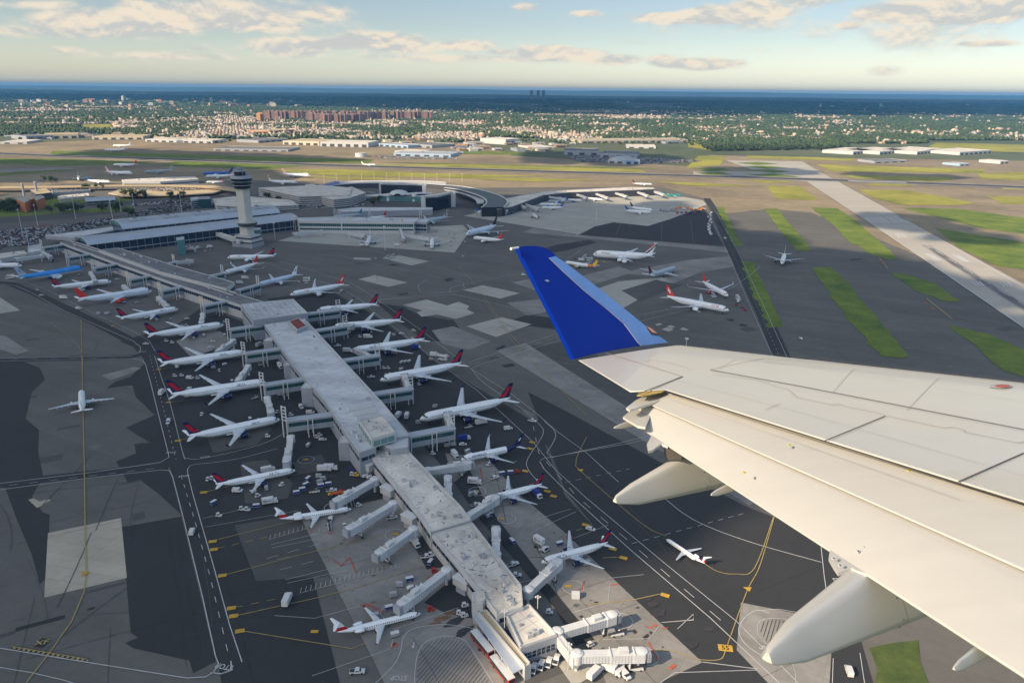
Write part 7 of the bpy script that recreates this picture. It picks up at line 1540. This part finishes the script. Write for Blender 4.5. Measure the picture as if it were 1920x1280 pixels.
# canoe fairings
def canoe(front,h0,tail,w,d,w1,d1,name,stations=9,dots=True,fwd=.5):
    X0=wp(front,h0); T=ry(tail); M_=np.array([T,Fv,Nv]).T; t,a,b=np.linalg.solve(M_,X0) # t*T + a*F + b*N = X0
    X1=T*t; mb=MB(); secs=[]; X0f=X0+(Fv*fwd)-Nv*.02
    for i in range(stations):
        s=i/(stations-1); s2=s
        c=X1+(X0f-X1)*s; k=min(1,(s+.02)**.85/ .72); ww=w1+(w-w1)*min(1,s*1.4); dd=d1+(d-d1)*min(1,s*1.15)
        if i==0: ww*=.6;dd*=.6
        ring_=[]
        for j in range(20):
            an=2*math.pi*j/20; ca,sa=math.cos(an),math.sin(an); e=.38
            x_=math.copysign(abs(ca)**e,ca)*ww/2; y_=math.copysign(abs(sa)**e,sa)*dd/2
            tp=.30+.70*(.5-y_/dd)
            ring_.append(cw(c+Lv*(x_*tp+ww/2)+Nv*(y_-dd/2)))
        secs.append(ring_)
    # rounded tail
    c=sum(secs[0],Vector())/20; nose=[ (c+(p-c)*.55)-(secs[1][0]-secs[0][0]).normalized()*w1*.25 for p in secs[0]]
    loft(mb,[nose]+secs,cream,smooth=True); o=mb.build(name,wingroot)
    if w>.3:
        q=min(stations-2,int(stations*.62)); R1=secs[q]; R2=secs[q+1]; cc=sum(R1,Vector())/20; mb=MB()
        A_=[cc+(p-cc)*1.006 for p in R1]; B_=[cc+(p-cc)*1.006+(p2-p)*.018 for p,p2 in zip(R1,R2)]
        mb.add(A_+B_,[(j,(j+1)%20,20+(j+1)%20,20+j) for j in range(20)],line2); mb.build('fairing_joint',o)
        for j in range(20):
            p=cc+(R1[j]-cc)*1.004+(secs[q-1][j]-R1[j])*.22; mb=MB(); mb.cyl(p-(R1[j]-cc).normalized()*.002,p+(R1[j]-cc).normalized()*.002,.006,line,6); mb.build('fastener',o)
    return o,a,b
f1,a1,b1=canoe((1278,851),-.26,(1164,931),.42,.42,.13,.10,'flap_track_fairing',fwd=1.1)
f2,a2,b2=canoe((1668,1108),-.26,(1462,1222),.46,.42,.15,.11,'flap_track_fairing',fwd=1.1)
canoe((1188,783),-.2,(1154,800),.07,.07,.035,.03,'small_fairing',6,fwd=.15);canoe((1368,905),-.26,(1337,925),.07,.06,.035,.03,'small_fairing',6,fwd=.12);canoe((1846,1216),-.26,(1794,1250),.06,.06,.03,.03,'small_fairing',6,fwd=.12)
print('canoe',a1,b1,a2,b2)
for (x,y) in((1254,874),(1259,884),(1263,893),(1267,902),(1272,910)): pass
mb=MB(); P=cw(wp((1262,846),-.3)); mb.box(P,(.12,.10,.1),line); mb.box(P+Vector((.06,.02,.02)),(.05,.06,.12),w_g); mb.build('flap_actuator',wingroot)
mb=MB(); P=cw(wp((1640,1085),-.32)); mb.box(P,(.10,.10,.06),rf_s); mb.build('flap_actuator',wingroot)
# winglet
A3,B3=wp((1253,642)),wp((1077,673)); rise=Nv*.94+Lv*.30; rise/=np.linalg.norm(rise); cd=(A3-B3)/np.linalg.norm(A3-B3); wn=np.cross(cd,rise);wn/=np.linalg.norm(wn)
if wn@(-A3)<0: wn=-wn   # faces the viewer
def wl3(p,o=0): r_=ry(p); return r_*((wn@B3+o)/(wn@r_))
OUT=[(1253,642),(1222,620),(1175,582),(1120,538),(1070,500),(1045,481),(1034,471),(1020,464),(1004,461),(985,461),(971,463),(983,487),(1010,540),(1045,608),(1077,673),(1110,664),(1150,656),(1200,648)]
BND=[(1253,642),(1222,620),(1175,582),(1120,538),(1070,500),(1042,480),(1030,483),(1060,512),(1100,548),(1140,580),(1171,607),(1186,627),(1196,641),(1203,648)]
def solid(name,px,o0,o1,m,parent,edge=None):
    P=[cw(wl3(p,o0)) for p in px];Q=[p-wdir(wn)*(o0-o1) for p in P]; n=len(P); mb=MB(); A=sum(((P[i]-P[0]).cross(P[(i+1)%n]-P[0]) for i in range(1,n-1)),Vector()).dot(wdir(wn)); f=tuple(range(n))
    mb.add(P+Q,[f if A>0 else f[::-1]],m); mb.add(P+Q,[tuple(range(2*n-1,n-1,-1)) if A>0 else tuple(range(n,2*n))],m)
    mb.add(P+Q,[((i+1)%n,i,n+i,n+(i+1)%n) if A>0 else (i,(i+1)%n,n+(i+1)%n,n+i) for i in range(n)],edge or m); return mb.build(name,parent)
wlt=solid('winglet',OUT,0,-.06,wblue,wingroot,edge=wblue)
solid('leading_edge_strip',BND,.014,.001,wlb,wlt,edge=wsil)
solid('small_mark',[(1021,526),(1025,524),(1031,526),(1028,528.5)],.006,.001,mat('mark_grey',(.25,.3,.45),.5),wlt)
for q_ in [] and ([(1008,519),(1009,520.3),(1052,512.3),(1051,511)],[(1040,583),(1041,584.6),(1128,572.6),(1127,571)],[(1062,631),(1063,632.6),(1170,611.6),(1169,610)]): solid('winglet_seam',q_,.003,.0005,mat('seam_dark_blue',(.0,.014,.17),.5),wlt)
solid('flag_decal',[(1212,611),(1222,616),(1236,627),(1234,629),(1222,627),(1216,619)],.02,.015,mat('flag_dark',(.05,.03,.04),.5),wlt);solid('flag_decal_stripes',[(1213,611.5),(1222,616),(1233,625),(1224,623),(1218,617)],.025,.021,mat('flag_red',(.62,.30,.22),.5),wlt)
mb=MB(); a=cw(wl3((972,464),.02));b=cw(wl3((961,466),.02)); mb.cyl(a,b,.012,steel_w,8); mb.cyl(b,b+(b-a).normalized()*.025,.016,steel_w,8); mb.build('tip_light',wlt)
print('winglet height',np.linalg.norm(wl3((975,463))-B3),'tip dist',np.linalg.norm(A3),'chord',np.linalg.norm(A3-B3))
